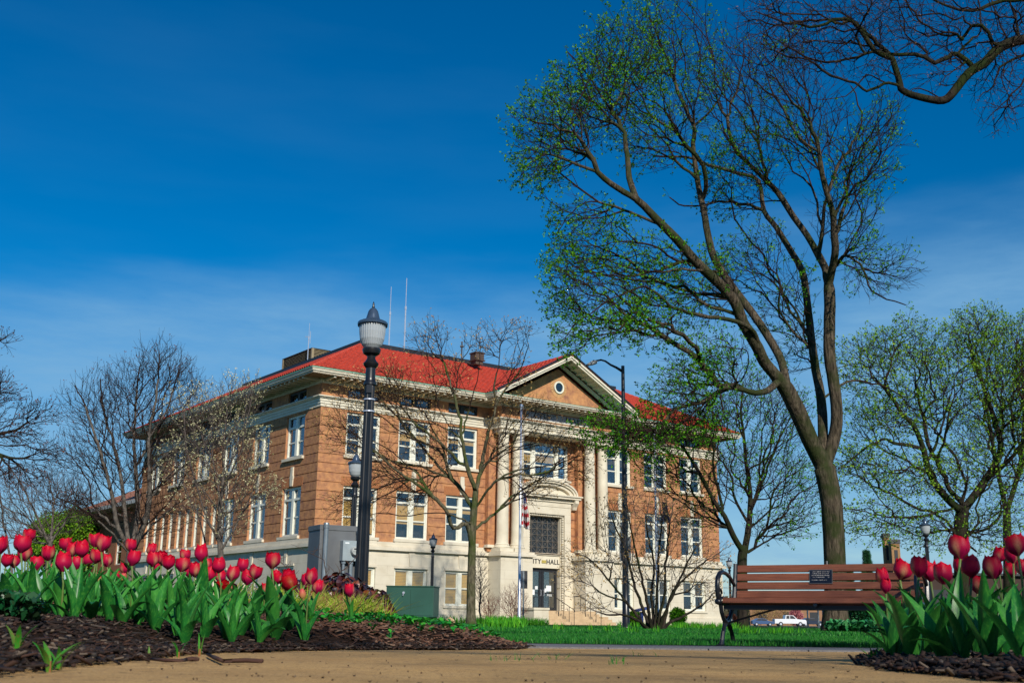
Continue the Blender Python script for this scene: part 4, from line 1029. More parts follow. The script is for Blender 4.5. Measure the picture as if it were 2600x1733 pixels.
# small budding tree in front of the hall
gtree('budding_tree', 'small low-branched budding tree on the lawn before the hall, left of the flagpole', 30, [(1196, 1580), (1196, 1500), (1198, 1420), (1200, 1340), (1205, 1280), (1208, 1245)], (15, 9),
   [([(1200, 1400), (1185, 1330, -.3), (1150, 1340, -.6), (1130, 1290, -.9), (1060, 1230, -1.3), (1000, 1190, -1.7), (960, 1150, -2), (900, 1130, -2.2)], (8, 2)),
    ([(1203, 1300), (1170, 1240, .5), (1120, 1190, .9), (1060, 1120, 1.3), (1010, 1060, 1.6), (950, 1000, 1.8), (920, 985, 1.9)], (6, 2)),
    ([(1208, 1245), (1185, 1180, -.2), (1172, 1100, -.3), (1165, 1050, -.3), (1150, 1000, -.3), (1130, 930, -.3), (1110, 870, -.3)], (6.5, 2)),
    ([(1208, 1245), (1225, 1170, .3), (1238, 1100, .4), (1255, 1050, .4), (1262, 1020, .4), (1290, 980, .5), (1325, 930, .6), (1340, 880, .6)], (6.5, 1.6)),
    ([(1262, 1020, .4), (1255, 980, .2), (1265, 930, 0), (1270, 870, 0)], (2.5, 1.2)), ([(1175, 1100, -.3), (1200, 1010, -.6), (1215, 950, -.8), (1220, 880, -.9)], (3, 1.2)),
    ([(1206, 1290), (1260, 1220, -.6), (1330, 1190, -1), (1400, 1180, -1.4), (1450, 1150, -1.6)], (4, 1.4)), ([(1204, 1345), (1260, 1300, .8), (1300, 1260, 1.2), (1380, 1210, 1.6), (1430, 1170, 1.9), (1500, 1150, 2)], (5, 1.5)),
    ([(1200, 1330), (1120, 1300, -1.2), (1040, 1310, -1.8), (960, 1300, -2.3), (920, 1320, -2.6)], (3, 1.2)), ([(1220, 1185, .3), (1290, 1140, .7), (1340, 1130, .9), (1400, 1110, 1)], (2.6, 1.2))],
   [(1090, 870, 55, 60, .9), (1230, 870, 60, 45, .9), (1310, 850, 45, 40, .8), (1140, 960, 70, 60, 1.3), (940, 1000, 90, 60, 1.5), (1040, 1050, 80, 70, 1.6), (880, 1090, 80, 70, 1.4), (960, 1180, 90, 60, 1.8), (900, 1280, 70, 60, 1.5), (1030, 1240, 90, 60, 1.8), (1110, 1130, 80, 80, 1.6), (1330, 1060, 90, 50, 1.2), (1420, 1130, 90, 55, 1.4), (1350, 1230, 70, 50, 1.4), (1460, 1190, 60, 40, 1.2), (1270, 1130, 50, 80, 1.3), (1000, 960, 60, 50, 1.2), (1310, 950, 40, 50, .8)],
   1500, .17, M['bark_green'], M['twig'], M['bud_brown'], seed=11, scaff=90, tip=.0048, lf=(2, .05, .03), tw=(1, .26), minr=.022, tiptw=2, leafbias=lambda p: .8, bias=(0, 0, .05))
# multi stemmed shrub right of the steps
zb = G(3.4, 29)
L2 = []
stems = [(1640, [(1600, 1540), (1560, 1490), (1500, 1420), (1450, 1400)]), (1650, [(1610, 1480), (1590, 1400), (1560, 1330), (1540, 1270)]), (1655, [(1635, 1490), (1620, 1420), (1600, 1330), (1590, 1270)]), (1660, [(1655, 1500), (1660, 1430), (1640, 1330), (1650, 1260)]),
         (1668, [(1688, 1500), (1690, 1430), (1700, 1340), (1710, 1270)]), (1672, [(1700, 1530), (1730, 1460), (1760, 1400), (1790, 1360)]), (1676, [(1740, 1560), (1790, 1530), (1820, 1490)]), (1650, [(1590, 1560), (1540, 1560), (1490, 1540)]), (1680, [(1710, 1500), (1770, 1440), (1830, 1400)]), (1662, [(1670, 1480), (1672, 1400), (1680, 1320), (1668, 1240)])]
for i, (bx_, pp) in enumerate(stems):
    b0 = P(bx_, 1590, 29); b0.z = zb-.03
    pl = [(bx_+(pp[0][0]-bx_)*.4, 1590+(pp[0][1]-1590)*.4)]+pp
    l = L_([(q[0], q[1], (k+1)*.28*math.sin(i*2.4)) for k, q in enumerate(pl)], 29, (5, 1.4)); l[0].insert(0, tuple(b0)); l[1].insert(0, 6*29/FPX); L2.append(l)
blobs = [B_(1500, 1410, 28.6, 70, 50, 1), B_(1470, 1470, 28.6, 60, 50, .8), B_(1560, 1330, 29, 80, 70, 1.2), B_(1640, 1290, 29, 90, 70, 1.3), B_(1720, 1330, 29, 80, 80, 1.2), B_(1600, 1430, 29, 80, 70, 1.2), B_(1700, 1440, 29, 80, 70, 1.2), B_(1790, 1420, 29, 60, 70, 1), B_(1510, 1530, 28.8, 70, 30, .6), B_(1790, 1500, 29, 50, 40, .8)]
ro = tree('multistem_shrub', 'wide bare multi-stemmed shrub with brown buds left of the bench', 'shrub', (P(1660, 1590, 29).x, 29, zb), L2, blobs, 620, .13, .8, .16, M['bark_dark'], simple('grey_brown_twigs', (.10, .08, .07), .9), M['bud_brown'], seed=21, scaff=50, tip=.0042, lf=(2, .055, .03), tw=(1, .2), minr=.018, tiptw=2, leafbias=lambda p: .8, bias=(0, 0, .08))
# tree pair behind, between the hall and the big maple
gtree('forked_tree', 'medium tree between the hall and the big maple, its trunk forking low behind the bench', 45, [(1886, 1590), (1886, 1520), (1884, 1430), (1887, 1395)], (18, 14),
   [([(1887, 1400), (1862, 1360, -.4), (1840, 1310, -.8), (1812, 1270, -1), (1770, 1190, -1.4), (1730, 1130, -1.7), (1690, 1080, -2)], (10, 3)), ([(1890, 1400), (1902, 1330, .2), (1905, 1250, .4), (1895, 1180, .6), (1888, 1100, .8), (1880, 1040, .9), (1885, 980, 1)], (9, 2.5)),
    ([(1835, 1290, -.8), (1815, 1200, -1.4), (1810, 1120, -1.6), (1820, 1060, -1.8)], (5, 2)), ([(1905, 1300, .3), (1930, 1240, 1), (1960, 1160, 1.6), (1985, 1100, 2), (2010, 1050, 2.4)], (5, 2)), ([(1900, 1400), (1960, 1365, .5), (2030, 1340, 1), (2080, 1325, 1.2)], (3.5, 1.4)),
    ([(1850, 1340, -.5), (1800, 1320, -1.5), (1740, 1280, -2.5), (1680, 1240, -3)], (4, 1.8)), ([(1904, 1270, .4), (1970, 1260, 1.4), (2060, 1215, 2.4)], (3, 1.4))],
   [(1700, 1090, 90, 70, 2.5, -2), (1800, 1060, 90, 80, 2.5), (1900, 1010, 90, 90, 2.5), (1990, 1060, 70, 90, 2.5), (1950, 1180, 90, 90, 2.5), (2030, 1240, 70, 90, 2), (1840, 1190, 80, 80, 2.5), (1700, 1200, 80, 70, 2.2, -2), (1980, 1330, 90, 50, 1.8), (1640, 1150, 60, 60, 1.8, -2), (1780, 1290, 60, 60, 2)],
   2000, .3, M['bark_dark'], M['twig'], M['leaf_spring'], seed=31, scaff=90, tip=.007, lf=(2, .10, .1), tw=(1, .36), tiptw=2, leafbias=lambda p: .55 if proj(p)[1] > 1050 else .4)
# right background trees
gtree('green_tree', 'leafy spring tree with crooked limbs right of the big maple, trunk behind the tulips', 46, [(2446, 1580), (2444, 1500), (2440, 1420), (2440, 1330), (2446, 1290)], (24, 20),
   [([(2446, 1300), (2400, 1260, -.5), (2360, 1200, -1), (2345, 1140, -1.3), (2320, 1080, -1.6), (2290, 1050, -1.8), (2260, 1000, -2), (2220, 960, -2.2)], (13, 3)), ([(2345, 1140, -1.3), (2310, 1130, -1.6), (2270, 1125, -2), (2240, 1115, -2.2), (2180, 1150, -2.5), (2130, 1190, -2.8)], (7, 2)),
    ([(2450, 1290), (2500, 1220, .6), (2540, 1150, 1), (2530, 1080, 1.3), (2510, 1020, 1.6), (2480, 930, 1.8), (2460, 860, 2)], (13, 3)), ([(2500, 1220, .6), (2560, 1170, -.5), (2600, 1120, -1.2), (2640, 1060, -1.8)], (8, 3)), ([(2430, 1310), (2450, 1370, .6), (2480, 1400, .9)], (4, 3)), ([(2350, 1180, -1), (2380, 1120, -.4), (2400, 1050, 0), (2420, 980, .3)], (5, 2)), ([(2420, 1290, -.3), (2340, 1310, -1), (2250, 1310, -1.8), (2160, 1290, -2.4)], (4, 1.6))],
   [(2200, 930, 80, 80, 2.5, -2), (2280, 880, 90, 70, 2.5, -1), (2360, 930, 90, 90, 3), (2470, 850, 70, 70, 2.5, 2), (2560, 900, 80, 80, 3), (2240, 1050, 90, 80, 2.5, -2), (2340, 1050, 80, 80, 3), (2450, 1000, 80, 90, 3), (2570, 1040, 70, 90, 3), (2180, 1180, 80, 70, 2.5, -2), (2290, 1210, 90, 70, 2.5, -1.5), (2420, 1200, 90, 80, 3), (2560, 1220, 70, 80, 3), (2220, 1320, 80, 55, 2.2, -2), (2360, 1340, 90, 60, 2.5), (2520, 1340, 90, 60, 2.5), (2640, 1000, 70, 200, 3)],
   2900, .33, M['bark_dark'], M['twig'], M['leaf_yellow'], seed=41, bf=.16, tip=.0075, lf=(2, .11, .12), tw=(1, .36), tiptw=3, leafbias=lambda p: .9)
gtree('upright_tree', 'upright spring tree with fine ascending twigs at the far right edge', 60, [(2560, 1590), (2560, 1480), (2558, 1380), (2556, 1300)], (16, 12),
   [([(2556, 1300), (2530, 1180, -1), (2510, 1060, -1.4), (2490, 940, -1.6), (2470, 860, -1.6)], (8, 2)), ([(2556, 1300), (2590, 1180, 1), (2600, 1060, 1.4), (2595, 940, 1.6), (2600, 860, 1.6)], (8, 2))],
   [(2460, 860, 45, 70, 2.5), (2520, 850, 50, 60, 2.5), (2590, 870, 50, 70, 3), (2540, 960, 80, 80, 3), (2500, 1100, 80, 90, 3), (2600, 1080, 60, 120, 3), (2640, 950, 60, 90, 3)],
   800, .4, M['bark_dark'], M['twig'], M['leaf_yellow'], seed=43, tip=.010, lf=(2, .13, .1), tw=(1, .5), bias=(0, 0, .5), tiptw=2)
# left trees
gtree('pear_tree', 'bare rounded pear tree with dark clinging fruit before the left flank of the hall', 40, [(330, 1575), (330, 1500), (330, 1440), (335, 1400)], (18, 15),
   [([(335, 1400), (300, 1340, -.4), (285, 1260, -.7), (265, 1180, -1), (240, 1100, -1.2), (215, 1030, -1.3), (190, 980, -1.4)], (8, 2)), ([(330, 1410), (320, 1330, .3), (310, 1230, .5), (290, 1130, .7), (265, 1050, .9), (255, 960, 1)], (8, 2)),
    ([(335, 1390), (350, 1300, .1), (345, 1200, .2), (340, 1100, .2), (345, 1000, .2), (355, 930, .2)], (8, 2)), ([(340, 1390), (375, 1300, -.3), (380, 1200, -.5), (378, 1100, -.7), (400, 1000, -.8), (405, 900, -.9)], (10, 2)), ([(378, 1110, -.7), (420, 1050, .2), (440, 990, .6), (455, 930, .8)], (5, 1.6)),
    ([(380, 1200, -.5), (440, 1140, -1.4), (500, 1120, -1.9), (560, 1080, -2.3)], (5, 1.5)), ([(325, 1400), (260, 1330, -1), (190, 1280, -1.8), (140, 1260, -2.3)], (4, 1.5)), ([(345, 1380), (410, 1310, 1), (480, 1260, 1.5), (540, 1240, 1.9)], (4, 1.5))],
   [(410, 930, 70, 65, 2), (470, 980, 50, 60, 1.8), (350, 980, 70, 60, 2), (280, 1000, 60, 60, 2), (220, 1050, 60, 70, 2), (330, 1090, 80, 70, 2.4), (430, 1080, 80, 70, 2.2), (200, 1160, 60, 70, 2), (290, 1190, 80, 70, 2.4), (400, 1200, 80, 70, 2.2), (170, 1270, 60, 50, 1.6), (260, 1300, 80, 50, 2), (400, 1310, 80, 50, 2), (520, 1130, 60, 60, 1.8)],
   1900, .26, M['bark_smooth'], M['twig'], M['dry_leaf'], seed=51, scaff=110, tip=.0058, lf=(2, .06, .05), tw=(1, .42), bias=(0, 0, .42), tiptw=2, leafbias=lambda p: .22, jitter=.08)
gtree('blossom_tree', 'slender pear tree in pale cream blossom before the left side wall', 36, [(560, 1570), (562, 1480), (560, 1400), (556, 1340)], (7, 6),
   [([(560, 1400), (600, 1330, .3), (640, 1250, .6), (660, 1180, .8)], (3.5, 1.4)), ([(558, 1380), (520, 1300, -.4), (490, 1200, -.7), (470, 1110, -1), (470, 1040, -1)], (4, 1.4)), ([(556, 1340), (565, 1240), (570, 1130, .1), (575, 1040, .1), (590, 970, .1)], (5, 1.4)), ([(540, 1560), (530, 1450, .5), (520, 1370, .7), (500, 1300, 1)], (5, 2)), ([(565, 1240), (610, 1150, -.5), (625, 1080, -.7), (640, 1010, -.8)], (3, 1.2)), ([(562, 1300), (620, 1290, .8), (680, 1240, 1)], (3, 1))],
   [(590, 1010, 45, 60, 1.3), (640, 1010, 30, 60, 1.1), (530, 1030, 50, 60, 1.3), (470, 1040, 40, 60, 1.2), (500, 1130, 60, 60, 1.6), (590, 1110, 60, 60, 1.6), (640, 1140, 45, 70, 1.4), (540, 1210, 70, 50, 1.6), (620, 1230, 70, 50, 1.5), (680, 1260, 40, 40, 1), (490, 1280, 60, 50, 1.4), (580, 1320, 60, 50, 1.3), (440, 1180, 40, 60, 1.2)],
   1300, .2, M['bark_smooth'], M['twig_grey'], M['blossom'], seed=61, scaff=70, tip=.0046, lf=(3, .05, .05), tw=(1, .28), bias=(0, 0, .35), tiptw=2, leafbias=lambda p: .62)
gtree('bare_tree', 'bare grey tree at the far left, low behind the pear tree', 62, [(120, 1575), (120, 1470), (125, 1400), (130, 1360)], (9, 8),
   [([(125, 1380), (80, 1280, .5), (50, 1220, .9), (20, 1180, 1)], (4, 1.2)), ([(125, 1380), (180, 1300, -.5), (200, 1230, -.9)], (4, 1.2)), ([(130, 1360), (135, 1270), (120, 1200)], (4, 1.2)), ([(30, 1570), (30, 1450), (10, 1330), (0, 1250)], (5, 2))],
   [(40, 1260, 70, 60, 2.5), (130, 1240, 60, 50, 2.5), (200, 1280, 50, 60, 2.2), (90, 1330, 80, 50, 2.5), (0, 1330, 50, 60, 2)],
   520, .42, M['bark_smooth'], M['twig_grey'], M['dry_leaf'], seed=71, tip=.009, lf=(0, 0, 0), tw=(1, .6), bias=(0, 0, .35), tiptw=3)
# branches entering at the left edge: tree out of the frame
D = 24
x0 = P(-330, 1500, D).x
limbs = [([(x0, D, G(x0, D)-.1), (x0, D, 2), (x0+.2, D, 4.2)], [.26, .2, .17], 0)]
limbs.append(([(x0, D, 2.6)]+L_([(-180, 1210), (-60, 1140), (20, 1160), (80, 1165), (150, 1168)], D, (6, 1.5))[0], None, 0))
limbs.append(([(x0, D, 2.4)]+L_([(-180, 1150), (-60, 1110), (0, 1100), (40, 1090), (90, 1060), (120, 1035)], D, (5, 1.2))[0], None, 0))
limbs.append(([(x0, D, 3.6)]+L_([(-150, 960), (-60, 900), (0, 865), (25, 850)], D, (5, 1.2))[0], None, 0))
limbs = [l if l[1] else (l[0], [.09*(1-i/(len(l[0])-1))**1.5+.007 for i in range(len(l[0]))], 0) for l in limbs]
blobs = [B_(10, 860, D, 25, 18, .5), B_(0, 960, D, 14, 30, .8), B_(0, 1000, D, 45, 40, .8), B_(90, 1050, D, 50, 35, .7), B_(20, 1100, D, 80, 40, .9), B_(110, 1150, D, 45, 30, .7), B_(40, 1200, D, 90, 35, .9), B_(-100, 1000, D, 90, 150, 1.5), B_(-220, 900, D, 120, 150, 1.8)]
tree('edge_tree', 'bare budded branches of a tree reaching in from the left edge', 'tree', (x0, D, G(x0, D)), limbs, blobs, 1500, .16, 1.0, .2, M['bark_dark'], M['twig'], M['dry_leaf'], seed=81, tip=.005, lf=(2, .045, .03), tw=(1, .2), minr=.02, tiptw=2, leafbias=lambda p: .5, bias=(0, 0, .12))
# far green tree at the left
gtree('yellow_green_tree', 'low yellow-green leafy tree far off at the left, beside the end of the wing', 95, [(150, 1575), (152, 1500), (150, 1440)], (9, 6),
   [([(150, 1460), (110, 1400, 1)], (4, 1)), ([(150, 1450), (180, 1380, -1)], (4, 1))], [(140, 1360, 45, 40, 3), (190, 1350, 40, 45, 3), (110, 1400, 35, 35, 3), (170, 1400, 60, 40, 3.5)],
   800, .6, M['bark_dark'], M['twig'], M['leaf_yellow'], seed=91, tip=.016, lf=(6, .2, .35), tw=(1, .6), tiptw=4)
# ------------------------------------------------------------------ lamp posts
def lamppost(px, ytop, ybase, D, label, tint=None):
    x = P(px, 1300, D).x; zb = G(x, D); zt_ = P(px, ytop, D).z; H = zt_-zb; s = H/4.30
    r = empty('lamp_post', (x, D, zb), 0, label=label, cat='lamp post', group='black lamp posts with acorn globes')
    def sc_(pr): return [(a*s, z*s) for a, z in pr]
    mb = MB(); mb.lathe(sc_([(.20, 0), (.20, .08), (.17, .12), (.165, .3), (.13, .36), (.11, .44), (.10, .48), (.088, .5)]), 24)
    mb.build('base', M['iron'], r, smooth=False)
    mb = MB(); mb.lathe(sc_([(.088, .48), (.066, 3.1), (.064, 3.13)]), 32, flute=.12, fz=(0, 9), nf=16)
    sh = mb.build('shaft', M['iron'], r)
    mb = MB()
    mb.lathe(sc_([(.066, 3.12), (.085, 3.13), (.085, 3.16), (.07, 3.18), (.066, 3.22), (.066, 3.36), (.10, 3.40), (.105, 3.43), (.075, 3.46), (.055, 3.5), (.06, 3.53), (.11, 3.56), (.125, 3.60), (.125, 3.63), (.06, 3.64)]), 24)
    o = mb.build('collar', M['iron'], r); smooth_by_angle(o, 35)
    mb = MB(); n = 64
    mb.lathe(sc_([(.10, 3.64), (.135, 3.68), (.165, 3.76), (.178, 3.86), (.182, 3.94), (.178, 3.97)]), n, flute=.025, fz=(3.6*s, 3.99*s))
    mb.build('globe', M['globe'], r, smooth=False)
    mb = MB()
    mb.lathe(sc_([(.178, 3.965), (.205, 3.965), (.207, 3.99), (.195, 4.005), (.165, 4.02), (.12, 4.035), (.095, 4.055), (.082, 4.10), (.066, 4.16), (.042, 4.195), (.02, 4.21)]), 32)
    o = mb.build('cap', M['cap'], r); smooth_by_angle(o, 35)
    mb = MB(); mb.lathe(sc_([(.012, 4.2), (.022, 4.225), (.012, 4.24), (.016, 4.255), (.003, 4.30)]), 10); mb.build('finial', M['iron'], r, smooth=True)
    mb = MB()
    for k in range(36):
        a = k/36*6.283; mb.box(-.004, .004, -.2, -.197, 0, .012) if False else mb.lathe([(.007*s, 0), (.007*s, .022*s)], 4, (.196*s*math.cos(a), .196*s*math.sin(a), 3.945*s))
    mb.build('rim_beads', M['iron'], r)
    return r, s
m, t, b = nt('ribbed_frosted_globe'); M['globe'] = m
b.inputs['Base Color'].default_value = (.42, .46, .49, 1); b.inputs['Roughness'].default_value = .18; b.inputs['Specular IOR Level'].default_value = .8; b.inputs['Alpha'].default_value = .88
M['cap'] = simple('blue_grey_enamel_cap', (.07, .11, .17), .22, metal=.35, c2=(.05, .08, .13), spec=.7)
lp, s_ = lamppost(925, 765, 1460, 14.5, 'nearest lamp post, large fluted black shaft in front of the hall corner')
for z in (2.92, 2.76): mb = MB(); mb.lathe([(.079*s_, z*s_), (.079*s_, (z+.018)*s_)], 20); mb.build('steel_band', M['alum'], lp)
mb = MB(); mb.box(-.035, .035, -.085, -.06, 3.0*s_-.09+.1, 3.0*s_+.02+.1); mb.build('socket_box', M['iron'], lp)
lamppost(898, 1144, 1460, 27, 'second lamp post, standing just left behind the nearest one')
lamppost(1102, 1351, 1500, 50, 'distant lamp post behind the green utility box')
lamppost(1847, 1411, 1585, 66, 'distant lamp post behind the left end of the bench')
lamppost(2346, 1311, 1520, 40, 'lamp post right of the bench, above the right tulip bed')
# ------------------------------------------------------------------ street light
D = 35.; x = P(1586, 1300, D).x; zb = G(x, D); zt_ = P(1583, 930, D).z-zb; k = D/FPX
r = empty('street_light', (x, D, zb), 0, label='tall dark street light with a curved arm reaching left before the pediment', cat='street light')
mb = MB(); mb.lathe([(.17, 0), (.17, .05), (.12, .08), (.10, 1.2), (.055, zt_), (.055, zt_+.02)], 16); mb.build('pole', M['iron'], r, smooth=True)
mb = MB(); za = lambda y: P(1583, y, D).z-zb
X = lambda px: P(px, 920, D).x-x
mb.tube([(0, 0, za(943)), (X(1565), 0, za(933)), (X(1550), 0, za(926)), (X(1537), 0, za(917)), (X(1526), 0, za(914)), (X(1512), 0, za(917))], [.05, .042, .036, .032, .03, .03], 10); mb.build('arm', M['iron'], r, smooth=True)
mb = MB(); x1, x0 = X(1516), X(1484); zA, zB = za(915), za(929)
mb.add([(x1, -.06, zA-.02), (x1, .06, zA-.02), (x1-.12, .1, zA-.01), (x0, .05, zB+.0), (x0, -.05, zB), (x1-.12, -.1, zA-.01), (x1, -.06, zA-.1), (x1, .06, zA-.1), (x1-.12, .11, zA-.14), (x0, .05, zB-.03), (x0, -.05, zB-.03), (x1-.12, -.11, zA-.14)],
       [(0, 1, 2, 5), (5, 2, 3, 4), (7, 6, 11, 8), (8, 11, 10, 9), (0, 5, 11, 6), (5, 4, 10, 11), (4, 3, 9, 10), (3, 2, 8, 9), (2, 1, 7, 8), (1, 0, 6, 7)])
mb.build('lamp_head', simple('grey_lamp_head', (.28, .30, .31), .5), r)
mb = MB(); mb.box(X(1568)*1, X(1596), .07, .085, za(1423), za(1361)); mb.box(X(1575), X(1592), .085, .1, za(1434), za(1424)); mb.build('sign_back', simple('grey_sign_back', (.13, .15, .17), .6), r)
# ------------------------------------------------------------------ flagpoles and flags
def flagpole(px, ytop, D, label, rad=.055):
    x = P(px, 1300, D).x; zb = G(x, D); h = P(px, ytop, D).z-zb
    r = empty('flagpole', (x, D, zb), 0, label=label, cat='flagpole')
    mb = MB(); mb.lathe([(rad*1.5, 0), (rad*1.5, .1), (rad*1.15, .12), (rad, h*.4), (rad*.72, h-.1)], 14); mb.build('pole', M['alum'], r, smooth=True)
    mb = MB(); mb.lathe([(rad*1.3, h-.12), (rad*1.3, h-.02), (rad*.5, h)], 12); mb.build('truck_cap', M['alum'], r)
    mb = MB(); mb.tube([(rad+.05, -.02, h-.1), (rad+.08, -.02, h*.5), (rad+.05, -.02, 1.2)], .006, 4); mb.build('halyard', M['alum'], r)
    return r, x
flagpole(1321, 1025, 45, 'left aluminium flagpole in front of the portico, holding the striped flag')
flagpole(1665, 1080, 50, 'right aluminium flagpole before the right wing, holding the dark blue flag')
def flag(px0, px1, y0, y1, D, usa, label, name):
    nu, nv = 26, 30; a = P(px0, y0, D); H = (y1-y0)*D/FPX; Wd = (px1-px0)*D/FPX
    V, F, MI = [], [], []
    for j in range(nv+1):
        v = j/nv
        for i in range(nu+1):
            u = i/nu
            xx = Wd*(u*(.55+.45*v)+.10*math.sin(u*11+v*5)*(v*.8+.2)); yy = .16*math.sin(u*19+v*3)*(.3+u)+.05*math.sin(v*9)
            V.append((xx, yy, -H*v-(.10*u)*H))
    for j in range(nv):
        for i in range(nu):
            F.append((j*(nu+1)+i, j*(nu+1)+i+1, (j+1)*(nu+1)+i+1, (j+1)*(nu+1)+i))
            # the limp flag hangs with its fly falling: stripes run diagonally down
            if usa:
                s = (i/nu*1.0+j/nv*9.5); st = int(s*1.0+.35*math.sin(i*.3)) % 2
                canton = j/nv < .3 and i/nu < .8
                MI.append(2 if canton and not (i % 4 == 1 and j % 3 == 1) else (1 if canton else st))
            else: MI.append(0 if not (.3 < i/nu < .6 and (.3 < j/nv < .5 or .7 < j/nv < .85)) else 1)
    if usa: ms = [simple('flag_red', (.55, .02, .03), .7), simple('flag_white', (.8, .78, .76), .7), simple('flag_blue', (.02, .05, .25), .7)]
    else: ms = [simple('flag_navy', (.015, .02, .14), .7), simple('flag_emblem', (.25, .2, .15), .7)]
    o = npmesh(name, V, F, ms, MI, smooth=True); o.location = a
    md = o.modifiers.new('thickness', 'SOLIDIFY'); md.thickness = .004
    tag(o, label=label, cat='flag')
flag(1326, 1346, 1245, 1335, 45, True, 'red, white and blue striped flag hanging limp on the left flagpole', 'flag')
flag(1681, 1702, 1272, 1322, 49.9, False, 'dark blue flag hanging beside the right flagpole', 'flag')
# small sign on its own post, seen from behind
D = 47; x = P(1329, 1500, D).x; zb = G(x, D)
r = empty('road_sign', (x, D, zb), 0, label='grey back of a tall narrow sign right of the left flagpole', cat='sign')
mb = MB(); mb.box(-.03, .03, -.05, -.03, 0, P(1329, 1449, D).z-zb); mb.build('post', M['galv'], r)
mb = MB(); mb.box(P(1321, 1500, D).x-x, P(1339, 1500, D).x-x, -.028, -.012, P(1329, 1493, D).z-zb, P(1329, 1448, D).z-zb); mb.build('sign_panel', M['darkgrey'], r)
# ------------------------------------------------------------------ electric cabinet with meter
D = 21.; p = P(808, 1440, D); zb = G(p.x, D); th = R(30)
r = empty('electric_cabinet', (p.x, D, zb), th, label='grey steel electric cabinet with meter and conduits behind the lamp post', cat='electric cabinet')
Hc = P(808, 1330, D).z-zb
mb = MB(); mb.box(0, .78, 0, .62, 0, Hc-.1); mb.box(-.012, .792, -.012, .632, Hc-.1, Hc); mb.box(-.006, .05, -.012, .0, 0, Hc-.1)
mb.build('casing', M['cab'], r, bevel=.006)
mb = MB(); mb.tube([(.10, -.05, .0), (.10, -.05, Hc-.03)], .045, 14); mb.lathe([(.052, Hc-.07), (.056, Hc-.0), (.05, Hc+.03)], 12, (.10, -.05, 0)); mb.build('conduit', M['galv'], r, smooth=False)
mb = MB(); mb.tube([(.755, -.06, .0), (.755, -.06, Hc-.1)], .04, 14); mb.lathe([(.045, Hc-.14), (.05, Hc-.09)], 12, (.755, -.06, 0)); mb.build('conduit', M['galv'], r)
zt2, zb2 = P(808, 1369, D).z-zb, P(808, 1421, D).z-zb
mb = MB(); mb.box(.41, .73, -.16, -.003, zb2, zt2); bx_ = mb.build('meter_box', simple('light_grey_enamel', (.30, .36, .39), .5, c2=(.26, .31, .34)), r, bevel=.006)
mb = MB(); mb.tube([(.64, -.16, zt2-.19), (.64, -.20, zt2-.19), (.64, -.25, zt2-.19)], [.088, .085, .078], 24); me_ = mb.build('meter', simple('meter_glass', (.45, .47, .46), .15, spec=.8), bx_)
mb = MB(); mb.box(.60, .68, -.254, -.251, zt2-.17, zt2-.145); 
for q in range(3): mb.box(.59+q*.04, .605+q*.04, -.254, -.251, zt2-.215, zt2-.20)
mb.build('meter_display', M['letter'], me_) if False else mb.build('meter_display', M['letter'], bx_)
mb = MB(); mb.box(.45, .53, -.163, -.161, zt2-.06, zt2-.035); mb.build('sticker', M['paper'], bx_)
for q in (.46, .61):
    mb = MB(); mb.tube([(q, -.09, 0), (q, -.09, zb2-.03)], .028 if q < .5 else .036, 10); mb.lathe([(.045, zb2-.05), (.045, zb2-.002)], 10, (q, -.09, 0)); mb.build('conduit', M['galv'], r)
# green utility box
D = 31.; p = P(981, 1500, D); zb = G(p.x, D); Wg = 119*D/FPX
r = empty('utility_box', (p.x, D, zb), R(-6), label='dark green metal utility box with two doors on the lawn before the hall', cat='utility box')
Hg = P(981, 1488, D).z-zb
mb = MB(); mb.box(0, Wg, 0, .9, .18, Hg); mb.box(.03, Wg-.03, .03, .87, 0, .18); mb.build('casing', M['green'], r, bevel=.012)
for a, b_ in ((.03, Wg*.505), (Wg*.515, Wg-.03)):
    mb = MB(); mb.box(a, b_, -.012, -.002, .22, Hg-.05); mb.build('door', M['green'], r, bevel=.004)
mb = MB(); mb.box(-.015, Wg+.015, -.02, .92, Hg+.002, Hg+.03); mb.build('lid', M['green'], r, bevel=.006)
mb = MB(); mb.tube([(Wg*.37, -.012, Hg-.16), (Wg*.37, -.05, Hg-.16)], .035, 10); mb.tube([(Wg*.37, -.05, Hg-.16), (Wg*.36, -.05, Hg-.24)], .015, 6); mb.build('lock', M['alum'], r)
# blue book-box like post
D = 50.; p = P(1629, 1560, D); zb = G(p.x, D)
r = empty('information_post', (p.x, D, zb), R(20), label='short blue post with a small sloping top near the steps', cat='information post')
h = P(1629, 1552, D).z-zb
mb = MB(); mb.box(-.06, .06, -.06, .06, 0, h); mb.build('post', M['bluepaint'], r)
mb = MB(); mb.prism([(-.3, h), (.3, h+.12), (.3, h+.22), (-.3, h+.08)], .5, 1, -.25); fixn(mb.build('top_board', M['bluepaint'], r))
# rock
import mathutils
mb = MB(); n = 10
vs = []
rs = np.random.default_rng(4)
for j in range(7):
    for i in range(n):
        a = 2*math.pi*i/n; ph = math.pi*j/6; q = 1+.18*rs.normal()
        vs.append((.12*math.sin(ph)*math.cos(a)*q, .1*math.sin(ph)*math.sin(a)*q, .09*(1-math.cos(ph))*.95*(1+.08*rs.normal())))
mb.add(vs, [(j*n+i, j*n+(i+1) % n, (j+1)*n+(i+1) % n, (j+1)*n+i) for j in range(6) for i in range(n)])
o = mb.build('rock', M['rock']); p = P(1141, 1575, 27); o.location = (p.x, 27, G(p.x, 27)-.01); tag(o, label='pale tan rock on the grass right of the green utility box', cat='rock')
